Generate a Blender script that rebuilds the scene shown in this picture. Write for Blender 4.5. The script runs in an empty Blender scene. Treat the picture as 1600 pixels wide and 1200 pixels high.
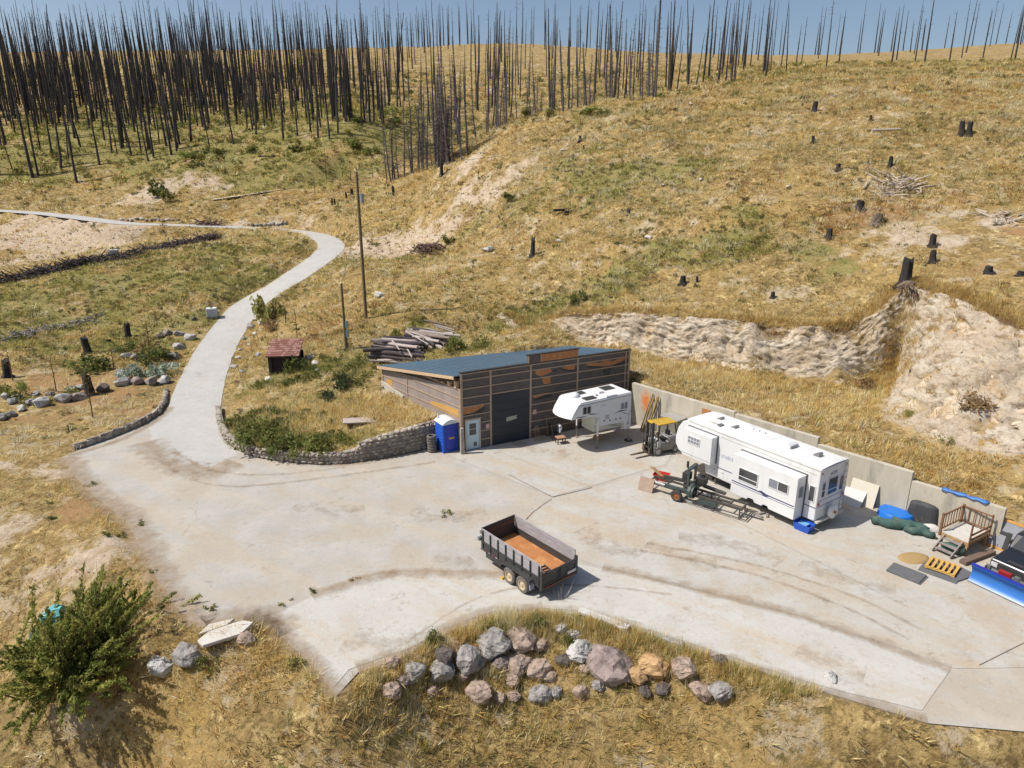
import bpy, bmesh, math, random
import numpy as np
from mathutils import Vector, Matrix, noise as mnoise
random.seed(7); rng = np.random.default_rng(11)
scn = bpy.context.scene
COL = scn.collection
R = math.radians

# ------------------------------------------------------------ camera
PITCH = R(17.5); FPX = 1067.0; CAMZ = 18.0
cam = bpy.data.cameras.new('camera'); camo = bpy.data.objects.new('camera', cam); COL.objects.link(camo)
camo.location = (0, 0, CAMZ); camo.rotation_euler = (R(90) - PITCH, 0, 0)
cam.sensor_width = 36.0; cam.lens = 36.0 * FPX / 1600.0; cam.clip_start = 0.5; cam.clip_end = 6000
scn.camera = camo
# ------------------------------------------------------------ sky, sun, exposure
SUN_EL = 54.0
w = bpy.data.worlds.new('World'); scn.world = w; w.use_nodes = True
nt = w.node_tree; nt.nodes.clear()
sky = nt.nodes.new('ShaderNodeTexSky'); sky.sky_type = 'NISHITA'; sky.sun_disc = False
sky.sun_elevation = R(SUN_EL); sky.sun_rotation = R(-99); sky.altitude = 600; sky.air_density = 1.0; sky.dust_density = 3.0; sky.ozone_density = 1.0
bg = nt.nodes.new('ShaderNodeBackground'); bg.inputs['Strength'].default_value = 0.10
wo = nt.nodes.new('ShaderNodeOutputWorld')
nt.links.new(sky.outputs[0], bg.inputs[0]); nt.links.new(bg.outputs[0], wo.inputs[0])
sl = bpy.data.lights.new('sun', 'SUN'); sl.energy = 4.7; sl.angle = R(0.53); sl.color = (1.0, 0.945, 0.86)
so = bpy.data.objects.new('sun', sl); COL.objects.link(so)
so.rotation_euler = (0, R(-(90 - SUN_EL)), R(9)); so.location = (-60, 30, 90)
scn.view_settings.view_transform = 'Standard'; scn.view_settings.look = 'None'
scn.view_settings.exposure = 0.2; scn.view_settings.gamma = 1.0
scn.render.engine = 'CYCLES'

# ------------------------------------------------------------ helpers: pixel directions
cp, sp_ = math.cos(PITCH), math.sin(PITCH)
def ray(u, v):
    a = (u - 800) / FPX; b = (v - 600) / FPX
    return np.array([a, cp - b * sp_, -sp_ - b * cp])
CAM = np.array([0, 0, CAMZ])
def un(u, v, z=0.0):                      # pixel on the level plane z
    d = ray(u, v); return CAM + d * ((z - CAMZ) / d[2])
def at(u, v, y):                          # pixel at ground distance y
    d = ray(u, v); return CAM + d * (y / d[1])
def S(r, g, b):                           # sRGB 0-255 to linear
    f = lambda c: ((c / 255 + 0.055) / 1.055) ** 2.4 if c > 10.3 else c / 255 / 12.92
    return (f(r), f(g), f(b))

# ------------------------------------------------------------ helpers: objects
def link(o, parent=None):
    COL.objects.link(o)
    if parent is not None: o.parent = parent
    return o
def tag(o, label=None, cat=None, group=None, kind=None):
    if label: o['label'] = label
    if cat: o['category'] = cat
    if group: o['group'] = group
    if kind: o['kind'] = kind
    return o
def thing(name, label, cat, loc=(0, 0, 0), rz=0.0, group=None):
    o = bpy.data.objects.new(name, None); COL.objects.link(o); o.empty_display_size = 0.2
    o.location = loc; o.rotation_euler = (0, 0, rz)
    return tag(o, label, cat, group)
def dup(root, loc=None, rot=None, scale=None, label=None, group=None, mats=None):
    r = root.copy(); COL.objects.link(r)
    if loc is not None: r.location = loc
    if rot is not None: r.rotation_euler = rot
    if scale is not None: r.scale = scale if hasattr(scale, '__len__') else (scale,) * 3
    if label: r['label'] = label
    if group: r['group'] = group
    for ch in list(root.children):
        c = ch.copy(); COL.objects.link(c); c.parent = r
        for g in ch.children:
            d = g.copy(); COL.objects.link(d); d.parent = c
    return r

class MB:
    def __init__(s): s.v = []; s.f = []
    def add(s, vs, fs):
        n = len(s.v); s.v += [tuple(map(float, p)) for p in vs]; s.f += [tuple(i + n for i in f) for f in fs]; return s
    def box(s, x0, x1, y0, y1, z0, z1):
        if x0 > x1: x0, x1 = x1, x0
        if y0 > y1: y0, y1 = y1, y0
        if z0 > z1: z0, z1 = z1, z0
        return s.add([(x0,y0,z0),(x1,y0,z0),(x1,y1,z0),(x0,y1,z0),(x0,y0,z1),(x1,y0,z1),(x1,y1,z1),(x0,y1,z1)],
                     [(0,3,2,1),(4,5,6,7),(0,1,5,4),(1,2,6,5),(2,3,7,6),(3,0,4,7)])
    def hexa(s, p):                       # 8 points: bottom ring 0-3, top ring 4-7
        return s.add(p, [(0,3,2,1),(4,5,6,7),(0,1,5,4),(1,2,6,5),(2,3,7,6),(3,0,4,7)])
    def bar(s, p0, p1, w, h=None, up=(0, 0, 1)):
        h = w if h is None else h
        p0 = Vector(p0); p1 = Vector(p1); d = (p1 - p0).normalized(); up = Vector(up)
        if abs(d.dot(up)) > 0.98: up = Vector((1, 0, 0))
        a = d.cross(up).normalized() * (w / 2); b = a.cross(d).normalized() * (h / 2)
        q = [p0 - a - b, p0 + a - b, p0 + a + b, p0 - a + b]; r = [p + (p1 - p0) for p in q]
        return s.add(q + r, [(0,3,2,1),(4,5,6,7),(0,1,5,4),(1,2,6,5),(2,3,7,6),(3,0,4,7)])
    def tube(s, pts, rad, n=8, cap=True):
        pts = [Vector(p) for p in pts]; rad = rad if hasattr(rad, '__len__') else [rad] * len(pts)
        base = len(s.v); prev = None
        for i, p in enumerate(pts):
            d = (pts[min(i + 1, len(pts) - 1)] - pts[max(i - 1, 0)]).normalized()
            u = Vector((0, 0, 1)) if abs(d.z) < 0.95 else Vector((1, 0, 0))
            if prev is not None: u = prev
            a = d.cross(u).normalized(); b = a.cross(d).normalized(); prev = b
            for k in range(n):
                t = 2 * math.pi * k / n
                s.v.append(tuple(p + (a * math.cos(t) + b * math.sin(t)) * rad[i]))
        for i in range(len(pts) - 1):
            for k in range(n):
                k2 = (k + 1) % n
                s.f.append((base + i*n + k, base + i*n + k2, base + (i+1)*n + k2, base + (i+1)*n + k))
        if cap:
            s.f.append(tuple(base + k for k in reversed(range(n)))); e = base + (len(pts)-1)*n
            s.f.append(tuple(e + k for k in range(n)))
        return s
    def lathe(s, prof, c=(0, 0, 0), axis='z', n=24, cap=True):      # prof: (r, h)
        base = len(s.v)
        for r, h in prof:
            for k in range(n):
                t = 2 * math.pi * k / n; a, b = r * math.cos(t), r * math.sin(t)
                p = (a, b, h) if axis == 'z' else ((a, h, b) if axis == 'y' else (h, a, b))
                s.v.append((p[0] + c[0], p[1] + c[1], p[2] + c[2]))
        for i in range(len(prof) - 1):
            for k in range(n):
                k2 = (k + 1) % n; s.f.append((base + i*n + k, base + i*n + k2, base + (i+1)*n + k2, base + (i+1)*n + k))
        if cap:
            s.f.append(tuple(base + k for k in range(n))); e = base + (len(prof) - 1) * n
            s.f.append(tuple(e + k for k in range(n)))
        return s
    def prism(s, poly, a, b, axis='y'):                   # poly 2D extruded from a to b along axis
        n = len(poly)
        def m(p, t): return {'y': (p[0], t, p[1]), 'x': (t, p[0], p[1]), 'z': (p[0], p[1], t)}[axis]
        vs = [m(p, a) for p in poly] + [m(p, b) for p in poly]
        return s.add(vs, [tuple(range(n)), tuple(range(2*n - 1, n - 1, -1))] + [(i, i + n, (i + 1) % n + n, (i + 1) % n) for i in range(n)])
    def build(s, name, mat, parent=None, smooth=False, bevel=0.0, loc=None):
        me = bpy.data.meshes.new(name); me.from_pydata(s.v, [], s.f); me.update()
        bm = bmesh.new(); bm.from_mesh(me); bmesh.ops.recalc_face_normals(bm, faces=bm.faces); bm.to_mesh(me); bm.free()
        if mat is not None: me.materials.append(mat)
        if smooth:
            for p in me.polygons: p.use_smooth = True
        o = bpy.data.objects.new(name, me); link(o, parent)
        if smooth == 'auto':
            me.set_sharp_from_angle(angle=R(40))
        if bevel:
            m = o.modifiers.new('bevel', 'BEVEL'); m.width = bevel; m.segments = 2; m.limit_method = 'ANGLE'; m.angle_limit = R(35)
        if loc is not None: o.location = loc
        return o

# ------------------------------------------------------------ materials
MATS = {}
def mat(name, c1, c2=None, rough=0.7, scale=4.0, metal=0.0, bump=0.0, bscale=None, c3=None, scale3=0.6, stretch=None, spec=0.4, t3=(0.52, 0.66), seed=True, coat=0.0):
    if name in MATS: return MATS[name]
    m = bpy.data.materials.new(name); m.use_nodes = True; nt = m.node_tree; N = nt.nodes; L = nt.links
    b = N['Principled BSDF']; b.inputs['Roughness'].default_value = rough; b.inputs['Metallic'].default_value = metal
    b.inputs['Specular IOR Level'].default_value = spec
    if coat: b.inputs['Coat Weight'].default_value = coat
    c2 = c2 or tuple(x * 0.82 for x in c1)
    tc = N.new('ShaderNodeTexCoord'); vec = tc.outputs['Object']
    if seed:
        oi = N.new('ShaderNodeObjectInfo'); ad = N.new('ShaderNodeVectorMath'); ad.operation = 'MULTIPLY_ADD'
        cmb = N.new('ShaderNodeCombineXYZ')
        for k in range(3): L.new(oi.outputs['Random'], cmb.inputs[k])
        ad.inputs[1].default_value = (37, 53, 71); L.new(cmb.outputs[0], ad.inputs[0]); L.new(vec, ad.inputs[2]); vec = ad.outputs[0]
    if stretch:
        mp = N.new('ShaderNodeMapping'); mp.inputs['Scale'].default_value = stretch; L.new(vec, mp.inputs[0]); vec = mp.outputs[0]
    n1 = N.new('ShaderNodeTexNoise'); n1.inputs['Scale'].default_value = scale; n1.inputs['Detail'].default_value = 6; n1.inputs['Roughness'].default_value = 0.65
    L.new(vec, n1.inputs['Vector'])
    r1 = N.new('ShaderNodeMapRange'); r1.inputs[1].default_value = 0.32; r1.inputs[2].default_value = 0.68; L.new(n1.outputs['Fac'], r1.inputs[0])
    mx = N.new('ShaderNodeMix'); mx.data_type = 'RGBA'; mx.inputs[6].default_value = (*c1, 1); mx.inputs[7].default_value = (*c2, 1); L.new(r1.outputs[0], mx.inputs[0])
    out = mx.outputs[2]
    if c3:
        n3 = N.new('ShaderNodeTexNoise'); n3.inputs['Scale'].default_value = scale3; n3.inputs['Detail'].default_value = 8; n3.inputs['Roughness'].default_value = 0.7
        L.new(vec, n3.inputs['Vector'])
        r3 = N.new('ShaderNodeMapRange'); r3.inputs[1].default_value = t3[0]; r3.inputs[2].default_value = t3[1]; L.new(n3.outputs['Fac'], r3.inputs[0])
        m3 = N.new('ShaderNodeMix'); m3.data_type = 'RGBA'; L.new(r3.outputs[0], m3.inputs[0]); L.new(out, m3.inputs[6]); m3.inputs[7].default_value = (*c3, 1); out = m3.outputs[2]
    L.new(out, b.inputs['Base Color'])
    if bump:
        nb = N.new('ShaderNodeTexNoise'); nb.inputs['Scale'].default_value = bscale or scale * 3; nb.inputs['Detail'].default_value = 5; L.new(vec, nb.inputs['Vector'])
        bp = N.new('ShaderNodeBump'); bp.inputs['Strength'].default_value = bump; bp.inputs['Distance'].default_value = 0.05
        L.new(nb.outputs['Fac'], bp.inputs['Height']); L.new(bp.outputs[0], b.inputs['Normal'])
    MATS[name] = m
    return m

# ------------------------------------------------------------ numpy noise
def _hash(ix, iy, s):
    h = (ix.astype(np.int64) * 374761393 + iy.astype(np.int64) * 668265263 + s * 974634777) & 0x7fffffff
    h = ((h ^ (h >> 13)) * 1274126177) & 0x7fffffff
    return ((h ^ (h >> 16)) & 0xffff) / 65535.0
def vnoise(x, y, s=0):
    ix = np.floor(x); iy = np.floor(y); fx = x - ix; fy = y - iy
    fx = fx * fx * (3 - 2 * fx); fy = fy * fy * (3 - 2 * fy)
    a = _hash(ix, iy, s); b = _hash(ix + 1, iy, s); c = _hash(ix, iy + 1, s); d = _hash(ix + 1, iy + 1, s)
    return (a * (1 - fx) + b * fx) * (1 - fy) + (c * (1 - fx) + d * fx) * fy
def fbm(x, y, s=0, o=4):
    t = 0; a = 0.5; n = 0
    for k in range(o):
        t = t + a * vnoise(x * 2**k, y * 2**k, s + k * 17); n += a; a *= 0.5
    return t / n
def sstep(a, b, x):
    t = np.clip((x - a) / (b - a), 0, 1); return t * t * (3 - 2 * t)
# ------------------------------------------------------------ terrain heights from ground points seen in the photograph
Z = lambda u, v, z: un(u, v, z)
COMMON = [at(*p) for p in [
  # upper left slope, burnt forest
  (0,330,140),(120,330,140),(0,240,158),(150,240,158),(300,238,155),(420,215,160),(560,185,165),(100,180,185),(300,180,185),(0,150,200),(250,150,200),(450,150,200),(650,150,205),(800,150,210),
  (500,250,146),(620,262,140),(400,275,146),(250,295,142),(560,292,135),(330,300,140),(640,230,160),(-200,240,160),(-200,330,140),(-300,150,205),
  (250,90,245),(0,90,245),(500,90,245),(800,100,245),(-300,90,250),(1000,100,240),(1200,100,230),(1600,100,225),
  # berm field and bank at left
  (0,450,84),(-150,460,84),(120,425,89),(230,400,97),(330,378,106),(60,470,79),(200,450,84),(320,430,88),(440,385,101),(250,480,77),
  (40,395,113),(120,392,113),(80,352,126),(-100,352,126),(200,362,122),(300,362,120),(200,385,112),
  ]] + [Z(*p) for p in [
  # lawn and garden at left
  (0,720,0.0),(40,690,.05),(120,670,.1),(200,640,.1),(100,600,.35),(230,590,.3),(0,620,.3),(-200,640,.3),(50,550,.9),(180,550,.8),(270,550,.6),(20,510,1.8),(150,505,1.7),(280,515,1.3),(-150,520,1.8),(-300,720,-.2),
  (0,800,-.15),(120,800,-.05),(60,880,-.6),(160,900,-.2),(230,950,-.1),(0,1000,-2.3),(120,1040,-1.6),(-200,1000,-2.5),(-250,850,-.8),(220,1010,-.4),(290,1015,-.05),
  (380,1005,.15),(440,1030,.0),(300,1060,-.8),(400,1080,-.6),(200,1100,-2.2),(450,1150,-1.2),(0,1150,-3.6),(300,1200,-2.6),
  # planting island between road and shed
  (345,650,.35),(370,690,.5),(400,695,.6),(500,712,.65),(560,698,.85),(600,690,1.3),(645,668,1.7),(590,655,1.5),(520,660,1.1),(440,650,.9),(400,610,.8),(480,610,1.3),(560,600,1.8),(430,583,1.1),(598,604,2.1),(640,640,1.8),
  (400,560,1.0),(380,520,1.5),(540,546,2.7),(470,530,2.2),(572,498,4.2),(450,480,3.2),(640,548,3.0),(700,535,3.6),(760,525,3.9),(600,455,5.6),(500,440,4.9),(700,450,6.2),(560,410,7.0),
  # front slope with boulders
  (560,1062,-.1),(640,1045,-.45),(700,1030,-.6),(770,1010,-.65),(840,1005,-.65),(920,1010,-.65),(1000,1030,-.65),(1100,1055,-.5),(1200,1078,-.35),(850,1080,-1.7),(650,1110,-1.3),(560,1120,-.8),(1000,1100,-1.6),(1200,1150,-1.5),(850,1180,-2.9),(600,1200,-2.0),(1100,1200,-2.8),
  (770,968,-.12),(850,962,-.12),(920,968,-.12),(1000,992,-.1),(700,992,-.12),(640,1026,-.1),(1100,1028,-.1),(1300,1095,-.1),(1500,1150,-.1),(1500,1250,-2.0),
  ]] + [np.array(p, float) for p in [(-31,38,-.1),(-25,35,-.05),(-60,40,-.5),(-60,20,-4),(0,0,-9),(-30,0,-9),(30,0,-8),(-80,-40,-14),(60,-40,-14),(0,-60,-14),
     (-30,48,.2),(-33,56,.4),(-120,90,4),(-160,130,9),(-200,40,0),(-260,200,36),(-300,300,60),(0,300,66),(200,300,66),(300,250,60),(0,400,70),(-300,420,70),(300,420,70),(0,560,60)]]
HIGH = [at(*p) for p in [
  (830,508,62.5),(860,499,61),(900,490,59.6),(960,489,57.5),(1040,492,54.8),(1100,496,53),(1150,502,51.3),(1220,507,50),(1300,508,48.8),(1360,488,49.4),(1410,450,50.2),(1450,449,49),(1500,465,46.5),(1550,485,44.2),(1600,510,41.5),(1750,560,37),
  (900,400,71),(1050,400,64),(1200,400,59.5),(1350,400,56),(1500,400,52.5),(1600,420,49),(1750,440,44),
  (700,400,88),(800,400,77),(640,390,97),(700,330,99),(800,330,88),(900,300,85),(1050,300,77),(1200,300,71),(1400,300,66),(1600,300,62),(1800,300,57),
  (650,290,117),(700,246,117),(760,215,117),(800,195,117),(850,182,115),(900,220,101),(1050,220,92),(1200,210,87),(1400,210,81),(1600,210,77),(1850,210,72),
  (950,163,115),(1050,155,112),(1150,150,109),(1300,150,101),(1450,150,97),(1600,150,94),(1850,150,90),
  (850,190,125),(950,172,128),(1050,160,128),(1150,140,128),(1350,125,124),(1600,115,120),(1850,110,115),(1300,108,150),(1600,100,148),(1050,158,150),(900,178,150),(780,215,135)]] + [np.array((50,20,8.),float),np.array((60,0,8.),float)]
LOW = [Z(*p) for p in [
  (830,520,4.6),(900,530,3.7),(960,545,3.6),(1040,556,3.5),(1150,576,3.5),(1270,592,3.4),(1000,580,3.2),(1100,602,3.2),(1200,630,3.1),(1300,620,3.2),(1300,655,3.0),(1400,600,3.6),(1400,650,3.0),(1480,700,2.6),(1400,700,2.6),(1480,740,2.2),(1540,745,2.4),(1570,780,1.9),(1600,770,2.2),(1700,850,1.4),(1480,640,3.5),(990,570,3.3)]] + [np.array((32,20,1.),float),np.array((40,5,0.),float)]
class RBF:
    def __init__(s, pts, c=3.0, lam=0.02):
        P = np.array(pts); s.X = P[:, :2]; n = len(P); s.c = c
        D = np.sqrt(((s.X[:, None] - s.X[None]) ** 2).sum(-1) + c * c)
        A = np.zeros((n + 3, n + 3)); A[:n, :n] = -D - lam * np.eye(n); A[:n, n] = 1; A[:n, n+1:] = s.X / 100; A[n:, :n] = A[:n, n:].T
        s.w = np.linalg.solve(A, np.concatenate([P[:, 2], np.zeros(3)]))
    def __call__(s, x, y):
        out = np.empty(len(x)); n = len(s.X)
        for i in range(0, len(x), 20000):
            xx, yy = x[i:i+20000], y[i:i+20000]
            D = np.sqrt((xx[:, None] - s.X[:, 0]) ** 2 + (yy[:, None] - s.X[:, 1]) ** 2 + s.c ** 2)
            out[i:i+20000] = -D @ s.w[:n] + s.w[n] + (xx * s.w[n+1] + yy * s.w[n+2]) / 100
        return out
FH = RBF(COMMON + HIGH); FL = RBF(COMMON + [h for h in HIGH if h[1] > 60 or h[0] < 2] + LOW)
# crest of the cut bank: x, y, horizontal depth of its face
BANK = [(*at(*p)[:2], wd) for *p, wd in [(780,515,66,.8),(830,508,62.5,.9),(900,490,59.6,1.0),(960,489,57.5,1.3),(1040,492,54.8,1.6),(1150,502,51.3,1.7),(1220,507,50,1.9),(1300,508,48.8,2.4),(1360,488,49.4,2.6),(1410,450,50.2,2.8),(1450,449,49,3.2),(1500,465,46.5,5.0),(1550,485,44.2,8.0),(1600,510,41.5,9.0),(1750,560,37,8.0)]]
BANK.append((BANK[-1][0] + 12, BANK[-1][1] - 14, 8.0)); BANK.append((60, 0, 8.0)); BANK = np.array(BANK)
def polydist(x, y, P, closed=False):
    best = np.full(len(x), 1e9); side = np.zeros(len(x)); par = np.zeros(len(x)); n = len(P)
    for i in range(n if closed else n - 1):
        a = P[i]; b = P[(i + 1) % n]; dx, dy = b[0] - a[0], b[1] - a[1]; l2 = dx*dx + dy*dy + 1e-12
        t = np.clip(((x - a[0]) * dx + (y - a[1]) * dy) / l2, 0, 1)
        d = np.hypot(x - a[0] - t * dx, y - a[1] - t * dy); m = d < best
        best = np.where(m, d, best); side = np.where(m, np.sign(dx * (y - a[1]) - dy * (x - a[0])), side); par = np.where(m, i + t, par)
    return best, side, par
def inside(x, y, P):
    c = np.zeros(len(x), bool); n = len(P)
    for i in range(n):
        x0, y0 = P[i][:2]; x1, y1 = P[(i + 1) % n][:2]
        if y0 == y1: continue
        c ^= ((y0 > y) != (y1 > y)) & (x < (x1 - x0) * (y - y0) / (y1 - y0) + x0)
    return c
# ------------------------------------------------------------ plan of the yard, shed and driveway
SH_A = R(27.0); SHF = np.array([-3.33, 42.15]); su = np.array([math.cos(SH_A), math.sin(SH_A)])
SHR = SHF + su * 13.4
SHL = np.array([-9.85, 49.7]); SHB = np.array([4.5, 55.3])
SHED_POLY = [SHF, SHR, SHB, SHL]
WALL0 = np.array([9.0, 47.35]); WALL1 = np.array([24.15, 30.0])
YP_OPEN = [un(*p)[:2] for p in [(98,714),(120,748),(150,778),(195,812),(215,845),(240,895),(262,935),(310,980),(335,978),(380,968),(415,970),(440,995),(497,1048),(525,1088),(560,1050),(640,1022),(700,988),(770,963),(850,956),(920,962),(1000,986),(1100,1021),(1190,1050),(1290,1082),(1450,1130)]] + [np.array(p) for p in [(24.,17.5),(36.,14.),(40.,20.)]]
YP_WALL = [np.array(p) for p in [(29.,25.5),(26.4,27.4)]] + [WALL1, WALL0, SHR, SHF, np.array([-4.6, 43.4])] + [un(*p)[:2] for p in [(650,706),(600,716),(565,722),(535,726),(500,727),(460,724),(420,719),(395,714),(370,703),(352,690),(342,672),(338,655),(338,640)]]
YP_ROAD = [un(*p)[:2] for p in [(264,640),(255,645),(225,663),(180,682),(135,698)]]
YARD = np.array(YP_OPEN + YP_WALL + YP_ROAD)
OPEN_LINE = np.array(YP_OPEN)
ROADC = [(268.,0,0)]
RC = np.array([Z(*p) for p in [(296,672,0),(301,648,0),(312,605,.06),(330,560,.45),(352,522,1.1),(383,482,2.3),(414,460,3.2),(449,439,4.3),(485,415,5.5),(508,398,6.4),(518,384,7.0),(506,372,7.45),(478,364,7.8),(430,358.5,8.15),(370,355,8.5),(290,352,8.8),(200,349,9.15),(130,341,9.7),(60,333,10.2),(-60,326,10.6),(-250,318,11)]])
def catmull(P, k=8):
    out = []
    for i in range(len(P) - 1):
        p0, p1, p2, p3 = P[max(i-1, 0)], P[i], P[i+1], P[min(i+2, len(P)-1)]
        for j in range(k):
            t = j / k; out.append(0.5 * ((2*p1) + (-p0+p2)*t + (2*p0-5*p1+4*p2-p3)*t*t + (-p0+3*p1-3*p2+p3)*t**3))
    out.append(P[-1]); return np.array(out)
ROAD = catmull(RC); RHW = 1.95
TRK = catmull(np.array([at(*p) for p in [(330,312,133),(400,302,137),(470,292,140),(530,287,143)]]), 6)
def H(x, y, full=False):
    x = np.atleast_1d(np.asarray(x, float)); y = np.atleast_1d(np.asarray(y, float))
    zh = FH(x, y); zl = FL(x, y)
    d, sd, par = polydist(x, y, BANK)
    wd = np.interp(par, np.arange(len(BANK)), BANK[:, 2])
    s = d * sd + (fbm(x * .45, y * .45, 5, 2) - .5) * 1.5 * np.clip(wd / 2, .6, 2)   # >0 uphill of the crest
    act = (par > 0.02)
    wgt = np.where(act, sstep(0, 1, (s + wd) / wd), 1.0)
    z = zl * (1 - wgt) + zh * wgt
    rock = np.where(act, np.minimum(sstep(.02, .2, wgt), 1 - sstep(.9, .999, wgt)), 0) * np.clip((zh - zl) / 1.2, 0, 1)
    far = np.clip((y - 30) / 60, .25, 1)
    z = z + (fbm(x * .12, y * .12, 21) - .5) * 1.1 * far + (fbm(x * .5, y * .5, 33) - .5) * .4 * far + (fbm(x * 1.8, y * 1.8, 41, 2) - .5) * .14
    z = z - rock * .22
    hm = sstep(58, 68, y) * sstep(-5, 8, x) * (1 - sstep(112, 130, y)); ph = z / 2.3 + fbm(x * .06, y * .06, 51) * 2.2; tw = np.abs((ph % 1.0) - .5) * 2
    z = z + hm * (1 - rock) * ((tw ** 3 - .25) * .55 + (fbm(x * .2, y * .2, 57) - .5) * 1.3 + (fbm(x * .8, y * .8, 59) - .5) * .35)
    # road bed
    rd, _, rp = polydist(x, y, ROAD[:, :2]); rz = np.interp(rp, np.arange(len(ROAD)), ROAD[:, 2])
    wr = 1 - sstep(RHW + .25, RHW + 2.8, rd); z = z * (1 - wr) + (rz - .035) * wr
    td, _, tp = polydist(x, y, TRK[:, :2]); tz = np.interp(tp, np.arange(len(TRK)), TRK[:, 2]); wt = 1 - sstep(1.6, 4.5, td)
    z = z * (1 - wt) + (tz - .06) * wt
    # yard
    od, _, _ = polydist(x, y, OPEN_LINE); wo_ = 1 - sstep(.25, 1.3, od); near = wo_ * np.where(z > -.4, 1, .8)
    z = z * (1 - near) + (-.035) * near
    ins = inside(x, y, YARD); yd, _, _ = polydist(x, y, YARD, True); sdist = np.where(ins, yd, -yd)
    z = np.where(sdist > -.42, -.05, z)
    sin_ = inside(x, y, SHED_POLY); z = np.where(sin_ & (polydist(x, y, np.array(SHED_POLY), True)[0] > .25), -.3, z)
    if full: return z, rock, rd, sdist, sin_, s
    return z
# ------------------------------------------------------------ ground mesh: one sheet, fine near the yard, coarse at the horizon
def axis(parts):
    out = []
    for a, b, st in parts: out += list(np.arange(a, b, st))
    return np.array(out)
gx = np.concatenate([-np.geomspace(600, 72, 34), axis([(-70, -34, 1.0), (-34, 30, .33), (30, 72, .8)]), np.geomspace(72, 600, 34)])
gy = np.concatenate([-np.geomspace(300, 5, 22), axis([(-4, 16, 1.2), (16, 64, .33), (64, 132, .75), (132, 250, 2.2)]), np.geomspace(252, 900, 26)])
GX, GY = np.meshgrid(gx, gy); fx, fy = GX.ravel(), GY.ravel()
gz, grock, grd, gsd, gsh, gs = H(fx, fy, True)
NX, NY = len(gx), len(gy); GZ = gz.reshape(NY, NX)
def hgt(x, y):                             # height of the built sheet
    i = int(np.clip(np.searchsorted(gx, x) - 1, 0, NX - 2)); j = int(np.clip(np.searchsorted(gy, y) - 1, 0, NY - 2))
    tx = (x - gx[i]) / (gx[i+1] - gx[i]); ty = (y - gy[j]) / (gy[j+1] - gy[j])
    return float((GZ[j,i]*(1-tx) + GZ[j,i+1]*tx)*(1-ty) + (GZ[j+1,i]*(1-tx) + GZ[j+1,i+1]*tx)*ty)
def hgta(x, y):
    i = np.clip(np.searchsorted(gx, x) - 1, 0, NX - 2); j = np.clip(np.searchsorted(gy, y) - 1, 0, NY - 2)
    tx = (x - gx[i]) / (gx[i+1] - gx[i]); ty = (y - gy[j]) / (gy[j+1] - gy[j])
    return (GZ[j,i]*(1-tx) + GZ[j,i+1]*tx)*(1-ty) + (GZ[j+1,i]*(1-tx) + GZ[j+1,i+1]*tx)*ty
def pix(u, v, y0=14.0, y1=330.0):          # first ground point a pixel's ray meets
    d = ray(u, v); d = d / d[1]; ys = np.concatenate([np.arange(y0, 140, .2), np.arange(140, y1, .8)])
    xs = d[0] * ys; zs = CAMZ + d[2] * ys; g = hgta(xs, ys); k = np.argmax(zs < g)
    if not (zs < g).any(): k = len(ys) - 1
    a, b = ys[max(k-1, 0)], ys[k]
    for _ in range(12):
        m = (a + b) / 2
        if CAMZ + d[2] * m < hgt(d[0] * m, m): b = m
        else: a = m
    return np.array([d[0] * b, b, hgt(d[0] * b, b)])
# masks that say what grows or lies where (world positions and metres)
green = np.zeros(len(fx)); soil = np.zeros(len(fx)); rust = np.zeros(len(fx))
def blob(arr, u, v, rx, ry, k, n=0.9):
    c = pix(u, v); dd = ((fx - c[0]) / rx) ** 2 + ((fy - c[1]) / ry) ** 2
    arr += k * np.exp(-dd * 1.2) * (1 - n + 2 * n * fbm(fx * .35, fy * .35, int(u + v)))
for p in [(150,470,22,16,.9),(60,480,14,9,.8),(320,440,16,8,.4),(420,400,12,8,.6),(30,440,12,8,.4),(280,410,14,8,.3),(150,560,8,5,.35),(60,640,6,3,.2),(80,680,4,3,.5),(110,510,10,6,.4),(1010,280,9,7,1.1),(930,290,9,6,.9),(870,270,8,6,.8),(1080,265,5,4,.9),(960,175,8,8,.9),(1100,390,9,5,.8),(1150,370,6,4,.6),(1000,420,8,4,.6),(900,460,6,3,.8),(830,495,6,3,1.0),(960,460,6,3,.4),(740,540,5,3,.9),(600,560,5,5,.8),(480,570,5,5,.6),(440,640,6,3,.7),(380,660,4,3,.9),(470,700,5,1.2,.8),(400,685,3.5,2,1.0),(1280,385,5,3,.7),(1400,370,6,3,.7),(1340,400,5,3,.6),(1460,250,4,4,.2),(640,400,10,6,.3),(740,370,14,6,.4),(530,220,22,16,1.0),(440,260,16,12,.8),(330,240,20,14,.7),(600,250,12,12,.5),(700,520,7,3,.8),(620,500,6,4,.5),(1570,560,2,2,.2),(330,860,3,3,.2),(180,900,3,2,.5),(60,780,5,3,.35),(200,760,3,2,.4),(100,200,40,20,.9),(300,190,40,20,.9),(500,170,40,20,.8),(0,250,30,12,.7),(650,200,20,20,.7),(250,250,30,10,.5),(560,700,3,1,.2)]: blob(green, *p)
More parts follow.
